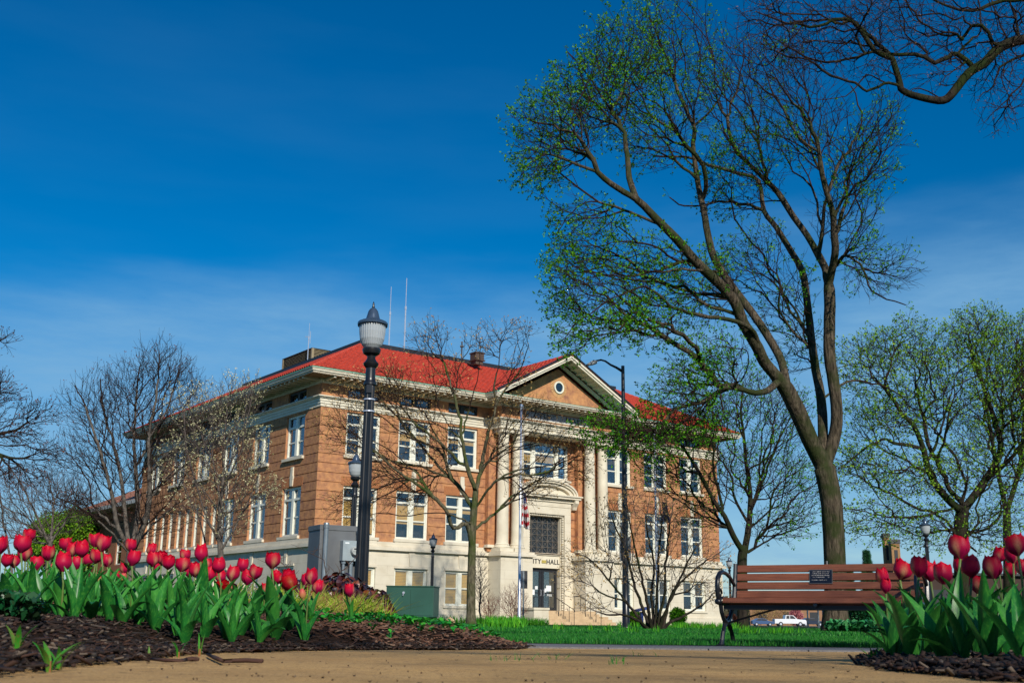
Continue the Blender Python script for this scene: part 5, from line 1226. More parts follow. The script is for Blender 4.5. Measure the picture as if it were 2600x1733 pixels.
# ------------------------------------------------------------------ bench
m, t, b = nt('red_brown_slat_wood'); M['wood'] = m
v = coords(t, (.6, 14, 14)); n_ = noise(t, v, 6, 6, .7)
t.links.new(mix(t, ramp(t, n_, .3, .7), (.12, .034, .016), (.27, .09, .042)), b.inputs['Base Color']); b.inputs['Roughness'].default_value = .5; bump(t, b, n_, .3, .002)
xl = P(1815, 1600, 10.75).x; pl = Vector((xl, 10.62, 0)); pr = Vector((P(2345, 1600, 9.75).x, 9.72, 0))
dl = pr-pl; LB = dl.length; th = math.atan2(dl.y, dl.x); zb = G(pl.x, 10.6)-.018
bench = empty('park_bench', (pl.x, pl.y, zb), th, label='park bench with red-brown slats, black iron ends and a plaque', cat='bench')
def slat(y0, z0, dy, dz, thick, name, parent=bench):
    """slat along x: cross-section from (y0,z0) along direction (dy,dz)"""
    L2 = math.hypot(dy, dz); ny, nz = -dz/L2*thick, dy/L2*thick
    mb = MB(); mb.prism([(y0, z0), (y0+dy, z0+dz), (y0+dy+ny, z0+dz+nz), (y0+ny, z0+nz)], LB-.12, 0, .06)
    o = mb.build(name, M['wood'], parent, bevel=.004); fixn(o); return o
for i in range(4):
    z = .455+i*.081; slat(.445+(z-.45)*.22, z, .066*.21, .066, .028, 'back_slat')
slat(-.01, .405, .012, .042, -.03, 'seat_slat')
for i, (dz, sl2) in enumerate(((0, -.010), (.014, -.016), (.034, -.012), (.05, -.004), (.056, .004))): slat(.025+i*.082, .452-dz, .072, sl2, -.03, 'seat_slat')
mb = MB()
for yy in (.05, .36): mb.box(.05, LB-.05, yy, yy+.035, .345, .385)
mb.build('seat_rail', M['iron'], bench)
for q, ex in ((0, 0), (1, 0), (.5, 1)):
    X0 = .03+q*(LB-.06)
    mb = MB()
    def tb(pts, r0, n=8): mb.tube([(X0, a, z) for a, z in pts], r0, n)
    if not ex:
        tb([(.0, .0), (.035, .06), (.075, .14), (.135, .205), (.17, .225)], [.026, .022, .02, .022, .024]); tb([(.17, .225), (.10, .26), (.05, .32), (.03, .40)], [.024, .02, .02, .022])
        tb([(.40, .0), (.365, .06), (.325, .14), (.25, .205), (.21, .225)], [.026, .022, .02, .022, .024]); tb([(.21, .225), (.28, .26), (.34, .32), (.38, .40)], [.024, .02, .02, .022])
        tb([(.15, .225), (.23, .225)], .028); tb([(-.02, .405), (.2, .398), (.44, .40)], .022)
        tb([(.43, .38), (.46, .5), (.495, .64), (.52, .785)], [.028, .026, .024, .02]); 
        for (a, z) in ((.0, .0), (.40, .0)): mb.box(X0-.03, X0+.03, a-.035, a+.03, .0, .03)
        mb.build('end_frame', M['iron'], bench, smooth=False)
        mb = MB()
        pts = [(-.03, .41), (-.045, .48), (-.05, .56), (-.03, .63), (.03, .675), (.12, .69), (.22, .68), (.33, .65), (.42, .60), (.47, .57)]
        mb.tube([(X0, a, z) for a, z in pts], [.018, .022, .024, .024, .022, .02, .018, .018, .018, .016], 8)
        pts = [(.02+.05*math.cos(k_*.55)*(1-k_*.06), .49+.05*math.sin(k_*.55)*(1-k_*.06)) for k_ in range(12)]; mb.tube([(X0, a, z) for a, z in pts], .012, 6)
        mb.tube([(X0, .0, .42), (X0, .06, .45), (X0, .14, .455)], .014, 6)
        o = mb.build('armrest', M['iron'], bench, smooth=True)
        mb = MB(); c0 = MB(); mb.lathe([(.001, 0), (.03, .01), (.036, .03), (.03, .05), (.001, .06)], 10, (X0, -.035, .385)); mb.build('knob', M['iron'], bench, smooth=True)
    else:
        tb([(.0, .39), (.2, .375), (.43, .385)], .018); tb([(.43, .385), (.46, .5), (.50, .66), (.525, .80)], .012)
        mb.build('centre_brace', M['iron'], bench)
mb = MB(); mb.tube([(.05, .19, .225), (.62, .19, .385)], .009, 6); mb.build('cross_brace', M['iron'], bench); mb = MB(); mb.tube([(LB-.05, .19, .225), (LB-.62, .19, .385)], .009, 6); mb.build('cross_brace', M['iron'], bench)
# plaque
mb = MB(); px_ = LB*.475
def onback(a, z, d): return (a, .445+(z-.45)*.22-d-.0305, z-.0)
def plate(mb, a0, a1, z0, z1, d0, d1):
    q = [onback(a0, z0, d1), onback(a1, z0, d1), onback(a1, z1, d1), onback(a0, z1, d1), onback(a0, z0, d0), onback(a1, z0, d0), onback(a1, z1, d0), onback(a0, z1, d0)]
    mb.add(q, [(0, 1, 2, 3), (7, 6, 5, 4), (0, 4, 5, 1), (1, 5, 6, 2), (2, 6, 7, 3), (3, 7, 4, 0)])
plate(mb, px_-.108, px_+.108, .590, .722, .002, .008); pq = mb.build('plaque', simple('bronze_plaque_rim', (.2, .17, .15), .4, metal=.5), bench)
mb = MB(); plate(mb, px_-.102, px_+.102, .596, .716, .0082, .0095); mb.build('plaque_face', simple('navy_plaque_face', (.006, .008, .018), .4), pq)
mb = MB(); rs = np.random.default_rng(9)
for k_, z in enumerate((.697, .680, .663, .646, .620)):
    a = px_-.085+.004*rs.random()
    while a < px_+(.078 if k_ < 4 else .065):
        w_ = .0035+.002*rs.random(); hh = .008
        if rs.random() > .16:
            plate(mb, a, a+.0014, z, z+hh, .0097, .0102)
            if rs.random() < .7: plate(mb, a+.0014, a+w_, z+hh*(.0 if rs.random() < .5 else .8), z+hh*(.2 if rs.random() < .5 else 1), .0097, .0102)
            if rs.random() < .5: plate(mb, a+w_, a+w_+.0012, z, z+hh, .0097, .0102)
        a += w_+.003
mb.build('lettering', simple('pale_letters', (.4, .38, .36), .5), pq)
# ------------------------------------------------------------------ tulips
def petalmat(name, top, low, flame, edge):
    m, t, b = nt(name); uv = N(t, 'ShaderNodeUVMap'); sp = N(t, 'ShaderNodeSeparateXYZ'); t.links.new(uv.outputs[0], sp.inputs[0])
    nz = noise(t, uv.outputs[0], 9, 3); 
    md_ = N(t, 'ShaderNodeMath', operation='MODULO'); md_.inputs[1].default_value = 3; t.links.new(sp.outputs[1], md_.inputs[0])
    c = mix(t, ramp(t, md_.outputs[0], .25, .85), low, top)
    ab = N(t, 'ShaderNodeMath', operation='ABSOLUTE'); su = N(t, 'ShaderNodeMath', operation='SUBTRACT'); su.inputs[1].default_value = .5; t.links.new(sp.outputs[0], su.inputs[0]); t.links.new(su.outputs[0], ab.inputs[0])
    f1 = ramp(t, ab.outputs[0], .24, .02); f2 = ramp(t, sp.outputs[1], .88, .40)
    mu = N(t, 'ShaderNodeMath', operation='MULTIPLY'); t.links.new(f1, mu.inputs[0]); t.links.new(f2, mu.inputs[1])
    m2 = N(t, 'ShaderNodeMath', operation='MULTIPLY'); m2.use_clamp = True; t.links.new(mu.outputs[0], m2.inputs[0]); t.links.new(ramp(t, nz, .1, .5), m2.inputs[1])
    c = mix(t, m2.outputs[0], c, flame)
    # fine veins
    mp = N(t, 'ShaderNodeMapping'); mp.inputs['Scale'].default_value = (40, 1.5, 1); t.links.new(uv.outputs[0], mp.inputs[0])
    c = mix(t, ramp(t, noise(t, mp.outputs[0], 2, 2), .52, .75), c, edge)
    t.links.new(c, b.inputs['Base Color']); b.inputs['Roughness'].default_value = .45; b.inputs['Specular IOR Level'].default_value = .18
    tr = N(t, 'ShaderNodeBsdfTranslucent'); t.links.new(c, tr.inputs[0]); ms = N(t, 'ShaderNodeMixShader'); ms.inputs[0].default_value = .28
    t.links.new(b.outputs[0], ms.inputs[1]); t.links.new(tr.outputs[0], ms.inputs[2]); t.links.new(ms.outputs[0], t.nodes['Material Output'].inputs[0])
    return m
M['petal'] = petalmat('pink_red_petal', (.70, .004, .030), (.40, .010, .085), (.62, .33, .17), (.42, .006, .045))
M['petal_red'] = petalmat('deep_red_petal', (.60, .005, .012), (.35, .01, .02), (.40, .12, .03), (.3, .005, .01))
M['petal_bud'] = petalmat('bud_petal', (.72, .10, .10), (.50, .30, .10), (.42, .42, .12), (.55, .1, .1))
M['stem'] = simple('tulip_stem', (.09, .19, .03), .5, c2=(.13, .14, .04), scale=20)
def leafm(name, c1, c2, c3, tl=.22):
    m, t, b = nt(name); v = coords(t); n1 = noise(t, v, 12, 3); mp = coords(t, (1, 1, .05)); n2 = noise(t, mp, 180, 2)
    oi = N(t, 'ShaderNodeObjectInfo'); c = mix(t, ramp(t, n1, .35, .65), c1, c2); c = mix(t, ramp(t, n2, .5, .8), c, c3); c = mix(t, ramp(t, oi.outputs['Random'], .45, 1.6), c, c3)
    t.links.new(c, b.inputs['Base Color']); b.inputs['Roughness'].default_value = .38; b.inputs['Specular IOR Level'].default_value = .4
    tr = N(t, 'ShaderNodeBsdfTranslucent'); t.links.new(c, tr.inputs[0]); ms = N(t, 'ShaderNodeMixShader'); ms.inputs[0].default_value = tl
    t.links.new(b.outputs[0], ms.inputs[1]); t.links.new(tr.outputs[0], ms.inputs[2]); t.links.new(ms.outputs[0], t.nodes['Material Output'].inputs[0]); return m
M['tleaf'] = leafm('glaucous_tulip_leaf', (.010, .115, .024), (.024, .21, .030), (.10, .38, .05))
def bloom_mesh(name, seed, H=.072, Rr=.030, close=.72, openness=0, mat=None):
    rs = np.random.default_rng(seed); V, F, UV = [], [], []
    for layer, off in ((0, 0), (1, math.pi/3)):
        for k_ in range(3):
            a0 = off+k_*2*math.pi/3+rs.normal()*.08; hh = H*(1+.05*rs.normal())*(1 if layer else .97); nu, nv = 8, 10; o = len(V)
            ls = .985 if layer == 0 else .90; op = openness*(1+.3*rs.normal())+(0.06*rs.random() if layer == 0 else 0)
            cu = rs.normal()*.12
            for j in range(nv+1):
                v = j/nv
                prof = math.sin(math.pi*(.04+.50*min(1, v*1.35)**.8)) if v < .74 else None
                r0 = Rr*(math.sin(math.pi/2*min(1, (v/.48))**.85) if v < .48 else 1-(1-close)*((v-.48)/.52)**1.7)
                r0 = max(.004, r0)*ls*(1+op*v*v)
                wd = (1.02 if layer == 0 else .95)*(math.sin(math.pi*min(1, .10+.9*v)**.82) if v > .3 else .55+.45*(v/.3)); wd = max(.0, wd)
                if v > .45: wd = 1.10*(1-((v-.45)/.55)**4)**.5
                else: wd = 1.10*(.55+.45*(v/.45)**.7)
                for i in range(nu+1):
                    u = -1+2*i/nu; a = a0+u*wd*1.02+cu*v*v
                    rr = r0*(1-.05*u*u*(1 if layer else -.6))*(1+.03*math.sin(u*7+k_)*v)
                    V.append((rr*math.cos(a), rr*math.sin(a), hh*(v-.05*u*u*v*v))); UV.append((i/nu, v+(0 if layer == 0 and k_ != seed % 3 else 3)))
            for j in range(nv):
                for i in range(nu): F.append((o+j*(nu+1)+i, o+j*(nu+1)+i+1, o+(j+1)*(nu+1)+i+1, o+(j+1)*(nu+1)+i))
    me = bpy.data.meshes.new(name); me.from_pydata(V, [], F); me.materials.append(mat); me.polygons.foreach_set('use_smooth', [True]*len(F))
    uvl = me.uv_layers.new(name='UVMap'); 
    for l in me.loops: uvl.data[l.index].uv = UV[l.vertex_index]
    me.update(); return me
BL = {'open': [bloom_mesh('bloom', 1, .074, .031, .80, .02, M['petal']), bloom_mesh('bloom', 2, .072, .032, .88, .05, M['petal']), bloom_mesh('bloom', 3, .076, .029, .72, .0, M['petal']), bloom_mesh('bloom', 4, .070, .031, .84, .10, M['petal']), bloom_mesh('bloom', 5, .073, .030, .76, .03, M['petal'])],
      'bud': [bloom_mesh('bloom', 6, .062, .019, .45, 0, M['petal_bud']), bloom_mesh('bloom', 7, .064, .022, .55, 0, M['petal'])], 'red': [bloom_mesh('bloom', 8, .078, .034, .95, .28, M['petal_red'])]}
def leaf_mesh(seed, Lf, Wf, arch, fold, up=.15):
    rs = np.random.default_rng(seed); V, F = [], []; nt_, na = 14, 6; th_ = R(90)-up; x = .006; z = 0; st = Lf/nt_
    tw_ = rs.normal()*.5
    for j in range(nt_+1):
        t_ = j/nt_; w_ = Wf*(max(0, math.sin(math.pi*(t_*.93+.05)**.75))**.85)*(1 if j < nt_ else 0)+.0006
        nx, nz = math.sin(th_), -math.cos(th_)      # inward normal of the blade
        for i in range(na+1):
            u = -1+2*i/na; lift = fold*w_*abs(u)**1.4*(1-.4*t_); wv = .10*w_*math.sin(t_*9+seed)*u
            yy = u*w_*math.cos(fold*.6)
            V.append((x-nx*0-math.sin(th_)*lift+math.sin(th_)*wv, yy+tw_*.04*t_*t_, z+math.cos(th_)*lift*1.0+wv*.3))
        x += math.cos(th_)*st; z += math.sin(th_)*st; th_ -= arch*st/Lf*(.35+1.5*t_)
    for j in range(nt_):
        for i in range(na): F.append((j*(na+1)+i, j*(na+1)+i+1, (j+1)*(na+1)+i+1, (j+1)*(na+1)+i))
    me = bpy.data.meshes.new('leaf'); me.from_pydata(V, [], F); me.materials.append(M['tleaf']); me.polygons.foreach_set('use_smooth', [True]*len(F)); me.update(); return me
LM_ = [leaf_mesh(i, *p) for i, p in enumerate([(.24, .021, .7, .8, .25), (.21, .026, .5, .7, .35), (.26, .019, .9, .9, .2), (.18, .024, 1.0, .5, .5), (.22, .028, .4, .8, .3), (.19, .022, 1.3, .6, .6), (.25, .024, .3, .9, .15)])]
TS = []   # (px, py, h, kind, side)
def addT(ox, oy, s, lst, side):
    for q in lst:
        TS.append((ox+q[0]*s, oy+q[1]*s, q[2]*s, q[3] if len(q) > 3 else 'open', side))
addT(0, 1250, .3081, [(20, 425, 150), (190, 415, 150), (250, 345, 115), (60, 550, 110), (225, 490, 135), (320, 575, 120), (410, 490, 130, 'open'), (545, 415, 112), (440, 620, 90, 'bud'), (535, 560, 165), (612, 460, 120), (690, 455, 142),
     (650, 570, 112), (725, 545, 105), (790, 385, 118), (850, 410, 142), (800, 515, 125), (895, 550, 112), (1085, 430, 108), (1100, 530, 132), (1040, 610, 100), (1255, 465, 108), (1270, 540, 125), (1285, 600, 105), (1340, 530, 112), (1395, 565, 122),
     (960, 665, 80, 'bud'), (1020, 690, 85, 'bud'), (810, 700, 95, 'bud'), (1535, 505, 105), (1500, 585, 122), (1560, 640, 105), (1615, 625, 125), (1665, 490, 142), (1712, 580, 100), (1712, 660, 128), (1810, 590, 128), (1820, 680, 100), (1915, 655, 135),
     (1860, 745, 95, 'red'), (1920, 750, 70, 'bud'), (2000, 590, 108), (2045, 690, 128), (2100, 645, 128), (2200, 770, 95), (130, 560, 108)], 'left')
addT(500, 1350, .2443, [(790, 285, 172), (820, 430, 120), (850, 465, 132), (935, 450, 158), (1010, 510, 165, 'red'), (1125, 470, 118), (1200, 450, 170), (1260, 560, 148), (1110, 640, 120, 'bud'), (1595, 595, 138)], 'left')
addT(1750, 1250, .3613, [(1355, 580, 118), (1375, 648, 105, 'bud'), (1470, 530, 142), (1600, 508, 155), (1685, 545, 140), (1775, 562, 148), (1890, 375, 165), (1970, 510, 155), (2012, 632, 132), (1895, 505, 110), (2125, 515, 160), (2160, 430, 112), (2265, 425, 130), (2250, 535, 112), (2297, 360, 155), (2345, 520, 118)], 'right')
rs = np.random.default_rng(77)
left = sorted([t_ for t_ in TS if t_[4] == 'left'], key=lambda q: q[0]); right = sorted([t_ for t_ in TS if t_[4] == 'right'], key=lambda q: q[0])
def ordw(n):
    ones = ['', 'first', 'second', 'third', 'fourth', 'fifth', 'sixth', 'seventh', 'eighth', 'ninth', 'tenth', 'eleventh', 'twelfth', 'thirteenth', 'fourteenth', 'fifteenth', 'sixteenth', 'seventeenth', 'eighteenth', 'nineteenth']
    if n < 20: return ones[n]
    tens = {2: 'twenti', 3: 'thirti', 4: 'forti', 5: 'fifti'}; tn = {2: 'twenty', 3: 'thirty', 4: 'forty', 5: 'fifty'}
    return tens[n//10]+'eth' if n % 10 == 0 else tn[n//10]+'-'+ones[n % 10]
def place_tulip(px, py, h, kind, side, idx, total):
    Hb = {'open': .073, 'bud': .062, 'red': .075}[kind]; Dp = Hb*FPX/h
    Dp = max(3.0 if side == 'left' else 2.75, min(Dp, 6.3 if side == 'left' else 5.0))
    top = P(px, py-h/2, Dp); lean = rs.normal()*.02; zc = top.z-Hb
    bx = top.x+lean*.6; by = Dp+abs(rs.normal())*.02
    # keep the bulb inside its bed
    poly = LBED if side == 'left' else RBED
    if not inside(poly, bx, by): bx += (-.12 if side == 'left' else .12)
    zb = G(bx, by)-.01; Hs = zc-zb
    word = {'open': 'pink tulip', 'bud': 'slim half-closed pink tulip bud', 'red': 'dark red wide open tulip'}[kind]
    r = empty('tulip', (bx, by, zb), 0, label='%s in the %s bed, %s bloom from the left there' % (word, side, ordw(idx)), cat='tulip', group='tulips in the %s bed' % side)
    mb = MB(); e = (top.x-bx, Dp-by, Hs); m1 = (e[0]*.15, e[1]*.2, Hs*.4); m2 = (e[0]*.55+lean*.2, e[1]*.6, Hs*.75)
    mb.tube([(0, 0, 0), m1, m2, e], [.0042, .0038, .0036, .0042], 8); mb.build('stem', M['stem'], r, smooth=True)
    me = BL[kind][int(rs.integers(len(BL[kind])))]; o = bpy.data.objects.new('bloom', me); col.objects.link(o); o.parent = r; o.location = (e[0], e[1], e[2]-.002)
    ti = .5 if kind == 'red' else 0; o.rotation_euler = (rs.normal()*.10+ti*.6, rs.normal()*.10-ti, rs.random()*6.28); s_ = Dp*h/FPX/Hb; o.scale = (s_*(1+.05*rs.normal()), s_*(1+.05*rs.normal()), s_)
    leaves(r, 4, min(1.1, max(.7, Hs*.95/.235)))
    return r
def leaves(r, n, k):
    a0 = rs.random()*6.28
    for q in range(n):
        o = bpy.data.objects.new('leaf', LM_[int(rs.integers(len(LM_)))]); col.objects.link(o); o.parent = r
        o.rotation_euler = (0, rs.normal()*.08, a0+q*2.4+rs.normal()*.3); s_ = k*(.78+.34*rs.random()); o.scale = (s_, s_*(.95+.3*rs.random()), s_); o.location = (0, 0, .0)
for i, q in enumerate(left): place_tulip(*q, i+1, len(left))
for i, q in enumerate(right): place_tulip(*q, i+1, len(right))
# plants without bloom filling the rows
sp_ = [(px, d) for px, d in ((15, 4.3), (70, 4.0), (110, 4.6), (150, 4.1), (215, 4.3), (250, 4.7), (275, 4.0), (330, 4.2), (355, 4.6), (395, 3.95), (430, 4.4), (455, 4.0), (485, 4.5), (520, 4.15), (545, 4.6), (575, 4.3), (610, 4.5), (640, 4.75), (470, 3.9), (310, 3.95), (590, 4.25), (700, 4.7), (735, 5.1), (185, 3.95), (380, 4.8), (500, 4.9), (660, 4.45), (100, 4.15), (225, 4.05), (350, 4.1))]
for (px, d) in sp_:
    x = P(px, 1600, d).x
    if not inside(LBED, x, d): continue
    r = empty('tulip_plant', (x, d, G(x, d)-.01), 0, label='flowerless tulip plant, a tuft of broad green leaves in the left bed', cat='tulip plant', group='flowerless tulip plants in the left bed'); leaves(r, 5, .86)
for (px, d) in ((2265, 3.35), (2310, 3.2), (2350, 3.7), (2390, 3.0), (2440, 2.9), (2480, 3.4), (2540, 3.0), (2590, 2.7), (2420, 3.9), (2570, 3.5), (2300, 3.9), (2505, 2.8), (2610, 3.1)):
    x = P(px, 1600, d).x; x = max(x, 1.06+(.25 if d > 3.2 else 0)*0)
    r = empty('tulip_plant', (x, d, G(x, d)-.01), 0, label='flowerless tulip plant, a tuft of broad green leaves in the right bed', cat='tulip plant', group='flowerless tulip plants in the right bed'); leaves(r, 5, .95)
# ------------------------------------------------------------------ grass, mulch, ground cover (uncountable)
def blades(name, XY, hgt, wid, mats, label, cat, lean=.5, zf=G, bend=True, mi=None, kind='stuff'):
    n = len(XY); rg = np.random.default_rng(len(XY)); z = np.array([zf(a, b) for a, b in XY]); a = rg.random(n)*6.283; h = hgt*(.6+.8*rg.random(n)); ww = wid*(.7+.6*rg.random(n))
    la = rg.random(n)*6.283; le = np.abs(rg.normal(size=n))*lean*h
    x, y = XY[:, 0], XY[:, 1]; dx, dy = np.cos(a)*ww, np.sin(a)*ww; lx, ly = np.cos(la)*le, np.sin(la)*le
    V = np.empty((n, 5, 3)); V[:, 0] = np.stack([x-dx, y-dy, z], 1); V[:, 1] = np.stack([x+dx, y+dy, z], 1)
    V[:, 2] = np.stack([x+dx*.8+lx*.35, y+dy*.8+ly*.35, z+h*.55], 1); V[:, 3] = np.stack([x-dx*.8+lx*.35, y-dy*.8+ly*.35, z+h*.55], 1); V[:, 4] = np.stack([x+lx, y+ly, z+h*.97], 1)
    idx = np.arange(n)[:, None]*5; F = np.concatenate([idx+np.array([[0, 1, 2, 3]])]); F2 = idx+np.array([[3, 2, 4, 4]])
    V = V.reshape(-1, 3)
    # tip as thin quad
    tipv = V.reshape(n, 5, 3)[:, 4]+np.stack([dx*.05, dy*.05, np.zeros(n)], 1)
    V = np.concatenate([V, tipv]); F2 = np.concatenate([idx+3, idx+2, (n*5+np.arange(n))[:, None], idx+4], 1)
    o = npmesh(name, V, np.concatenate([F, F2]), mats); tag(o, label=label, cat=cat, kind=kind); return o
M['grass'] = randmat('lawn_blades', [(.006, .085, .012), (.012, .15, .018), (.028, .22, .02), (.06, .28, .025)], rough=.5, transl=.2)
rg = np.random.default_rng(5)
def sample(n, y0, y1, xa, xb, cond, pw=0):
    out = []
    while sum(map(len, out)) < n:
        u = rg.random(n); y = y0*(y1/y0)**u; x = xa(y)+(xb(y)-xa(y))*rg.random(n); k = np.array([cond(a, b) for a, b in zip(x, y)]); out.append(np.stack([x[k], y[k]], 1))
    return np.concatenate(out)[:n]
XY = sample(60000, 10.62, 16, lambda y: -.10*y-1.5+0*y, lambda y: .52*y+.5, lambda a, b: not inside(LBED, a, b))
blades('grass', XY, .045, .0030, M['grass'], 'short green lawn grass beyond the grey path', 'grass')
XY = sample(70000, 15.5, 62, lambda y: -.12*y-1, lambda y: .55*y+1, lambda a, b: not inside(LBED, a, b))
blades('grass', XY, .045, .007, M['grass'], 'far lawn grass running back to the hall and trees', 'grass', lean=.4)
M['daff'] = randmat('daffodil_blades', [(.03, .22, .01), (.08, .40, .015), (.16, .5, .02)], transl=.3)
def patch(n, pxa, pxb, Da, Db):
    Y = Da+(Db-Da)*rg.random(n); px = pxa+(pxb-pxa)*rg.random(n); return np.stack([(px-1300)/FPX*Y*1.03, Y], 1)
XY = np.concatenate([patch(1500, 1205, 1345, 40, 43.5), patch(350, 1345, 1395, 43, 46), patch(500, 1060, 1230, 37, 40)])
blades('daffodil_foliage', XY, .28, .012, M['daff'], 'bright green daffodil foliage around the foot of the left flagpole', 'daffodil foliage', lean=.35)
XY = np.concatenate([patch(600, 1560, 1760, 44, 50), patch(700, 1700, 1850, 40, 50), patch(400, 1250, 1340, 24, 26)*np.array([1, 1])])
blades('bulb_foliage', XY, .22, .012, M['daff'], 'green bulb leaves along the base of the right wing', 'bulb foliage', lean=.5)
cl = []
for (px, D_, n) in ((1412, 22, 12), (1425, 22, 14), (1432, 22, 12), (1490, 21, 6), (1498, 21, 6), (1535, 20, 18), (1545, 20, 12), (1570, 20, 7), (1585, 20, 9), (1593, 20, 9), (1605, 20, 8), (1650, 21, 10), (1655, 20, 10), (1858, 20, 26), (1868, 20, 24), (1878, 20, 14), (1885, 20, 14), (1925, 21, 24), (1935, 21, 24), (1950, 21, 22), (1965, 21, 22), (1972, 21, 16), (2000, 22, 12), (1240, 19, 16), (1125, 18, 14), (1285, 18, 9)):
    Y = D_+.12*rg.normal(size=n); cl.append(np.stack([(px-1300+5*rg.normal(size=n))/FPX*Y*1.03, Y], 1))
blades('bulb_shoots', np.concatenate(cl), .14, .008, M['daff'], 'pale green bulb shoots poking up in a row across the lawn', 'bulb shoots', lean=.35)
def chips(name, poly, n, mats, label, size, box, cond=None, lift=.002, seed=3, cat='mulch'):
    rg = np.random.default_rng(seed); pts = []
    while len(pts) < n:
        y = box[2]*(box[3]/box[2])**rg.random(); x = box[0]+(box[1]-box[0])*rg.random()
        if inside(poly, x, y) and (cond is None or cond(x, y)): pts.append((x, y))
    V, F = [], []
    for (x, y) in pts:
        z = G(x, y)+lift+.008*rg.random(); L1 = size*(.5+1.6*rg.random()**2); W1 = size*(.18+.25*rg.random()); T1 = size*.10+.001
        Mx = mathutils.Euler((rg.normal()*.22, rg.normal()*.22, rg.random()*6.28)).to_matrix(); o = len(V)
        for (a, b, c) in ((-1, -1, -1), (1, -.6, -1), (1, .7, -1), (-1, 1, -1), (-1, -.9, 1), (.9, -.6, 1), (1.05, .6, 1), (-.9, 1, 1)):
            q = Mx @ Vector((a*L1/2, b*W1/2, c*T1/2)); V.append((x+q.x, y+q.y, z+q.z))
        F += [(o, o+3, o+2, o+1), (o+4, o+5, o+6, o+7), (o, o+1, o+5, o+4), (o+1, o+2, o+6, o+5), (o+2, o+3, o+7, o+6), (o+3, o, o+4, o+7)]
    ob = npmesh(name, V, F, mats); tag(ob, label=label, cat=cat, kind='stuff'); return ob
M['chip'] = randmat('bark_chips', [(.009, .006, .005), (.022, .012, .009), (.06, .028, .018), (.014, .010, .008), (.03, .016, .012), (.008, .008, .010), (.16, .12, .09)], rough=.8)
chips('bark_mulch', LBED, 20000, M['chip'], 'dark bark mulch covering the left flower bed', .026, (-3.6, .3, 1.4, 8), seed=3)
M['chipb'] = randmat('brown_bark_chips', [(.06, .025, .015), (.12, .055, .032), (.19, .095, .06), (.04, .018, .012), (.28, .18, .12)], rough=.85)
chips('bark_mulch', LBED, 22000, M['chipb'], 'brown bark and dead leaves sloping down behind the single right-hand tulip', .036, (-4.5, .2, 5.2, 13), lambda x, y: x > -4.2+0*y, seed=8, lift=.004)
chips('bark_mulch', RBED, 8000, M['chip'], 'coarse bark mulch under the right tulip bed', .034, (.9, 3.4, 1.7, 5.5), seed=4, lift=.004)
def edgechips(name, poly, segs, n, label, size, seed):
    rg = np.random.default_rng(seed); V, F = [], []
    for _ in range(n):
        i = segs[int(rg.integers(len(segs)))]; p0, p1 = poly[i], poly[i+1]; t_ = rg.random(); x = p0[0]+(p1[0]-p0[0])*t_+rg.normal()*.022; y = p0[1]+(p1[1]-p0[1])*t_+rg.normal()*.022
        z = max(G(x, y), G0(x, y))+.004+.006*rg.random(); L1 = size*(.4+1.6*rg.random()**2); W1 = size*(.2+.25*rg.random()); T1 = size*.12; Mx = mathutils.Euler((rg.normal()*.3, rg.normal()*.3, rg.random()*6.28)).to_matrix(); o = len(V)
        for (a, b, c) in ((-1, -1, -1), (1, -.6, -1), (1, .7, -1), (-1, 1, -1), (-1, -.9, 1), (.9, -.6, 1), (1.05, .6, 1), (-.9, 1, 1)):
            q = Mx @ Vector((a*L1/2, b*W1/2, c*T1/2)); V.append((x+q.x, y+q.y, z+q.z))
        F += [(o, o+3, o+2, o+1), (o+4, o+5, o+6, o+7), (o, o+1, o+5, o+4), (o+1, o+2, o+6, o+5), (o+2, o+3, o+7, o+6), (o+3, o, o+4, o+7)]
    ob = npmesh(name, V, F, M['chip']); tag(ob, label=label, cat='mulch', kind='stuff')
edgechips('bark_mulch', LBED, [0, 1, 2, 3, 4, 5, 6, 7], 2600, 'loose bark chips along the paving edge of the left bed', .028, 5)
edgechips('bark_mulch', RBED, [0, 1, 2, 3, 4, 5], 1500, 'loose bark chips along the paving edge of the right bed', .03, 6)
def rosettes(name, pts, size, mat, label, cat, nl=6, hgt=.5, kind='stuff', zf=G, wd=.35, seed=2):
    rg = np.random.default_rng(seed); V, F = [], []
    for (x, y) in pts:
        z = zf(x, y)
        for k in range(nl):
            a = rg.random()*6.28; L1 = size*(.6+.7*rg.random()); el_ = .2+hgt*rg.random(); d = Vector((math.cos(a)*math.cos(el_), math.sin(a)*math.cos(el_), math.sin(el_))); s_ = Vector((-math.sin(a), math.cos(a), 0)); o = len(V)
            b0 = Vector((x, y, z+.004+size*hgt*rg.random())); mid = b0+d*L1*.55+Vector((0, 0, .05*L1)); e = b0+d*L1-Vector((0, 0, .15*L1))
            V += [tuple(b0), tuple(mid+s_*L1*wd), tuple(e), tuple(mid-s_*L1*wd)]; F.append((o, o+1, o+2, o+3))
    ob = npmesh(name, V, F, mat); tag(ob, label=label, cat=cat, kind=kind); return ob
M['cover'] = randmat('ground_cover_leaves', [(.01, .16, .02), (.03, .28, .03), (.07, .38, .03)], rough=.4, transl=.15)
M['covdark'] = randmat('dark_creeper_leaves', [(.004, .05, .02), (.01, .10, .03), (.03, .04, .02)], rough=.35)
cen = [(P(px, 1600, d).x, d) for px, d in ((905, 5.9), (870, 5.7), (930, 6.6), (960, 7.6), (1010, 7.2), (1040, 6.4), (1060, 8.2), (1090, 7.0), (1120, 9), (990, 9.0), (1150, 8.2), (1200, 10), (1000, 10), (1080, 10.5), (1160, 11.5), (930, 8.8), (1230, 12), (1030, 5.9), (1110, 6.3), (1180, 7.2))]
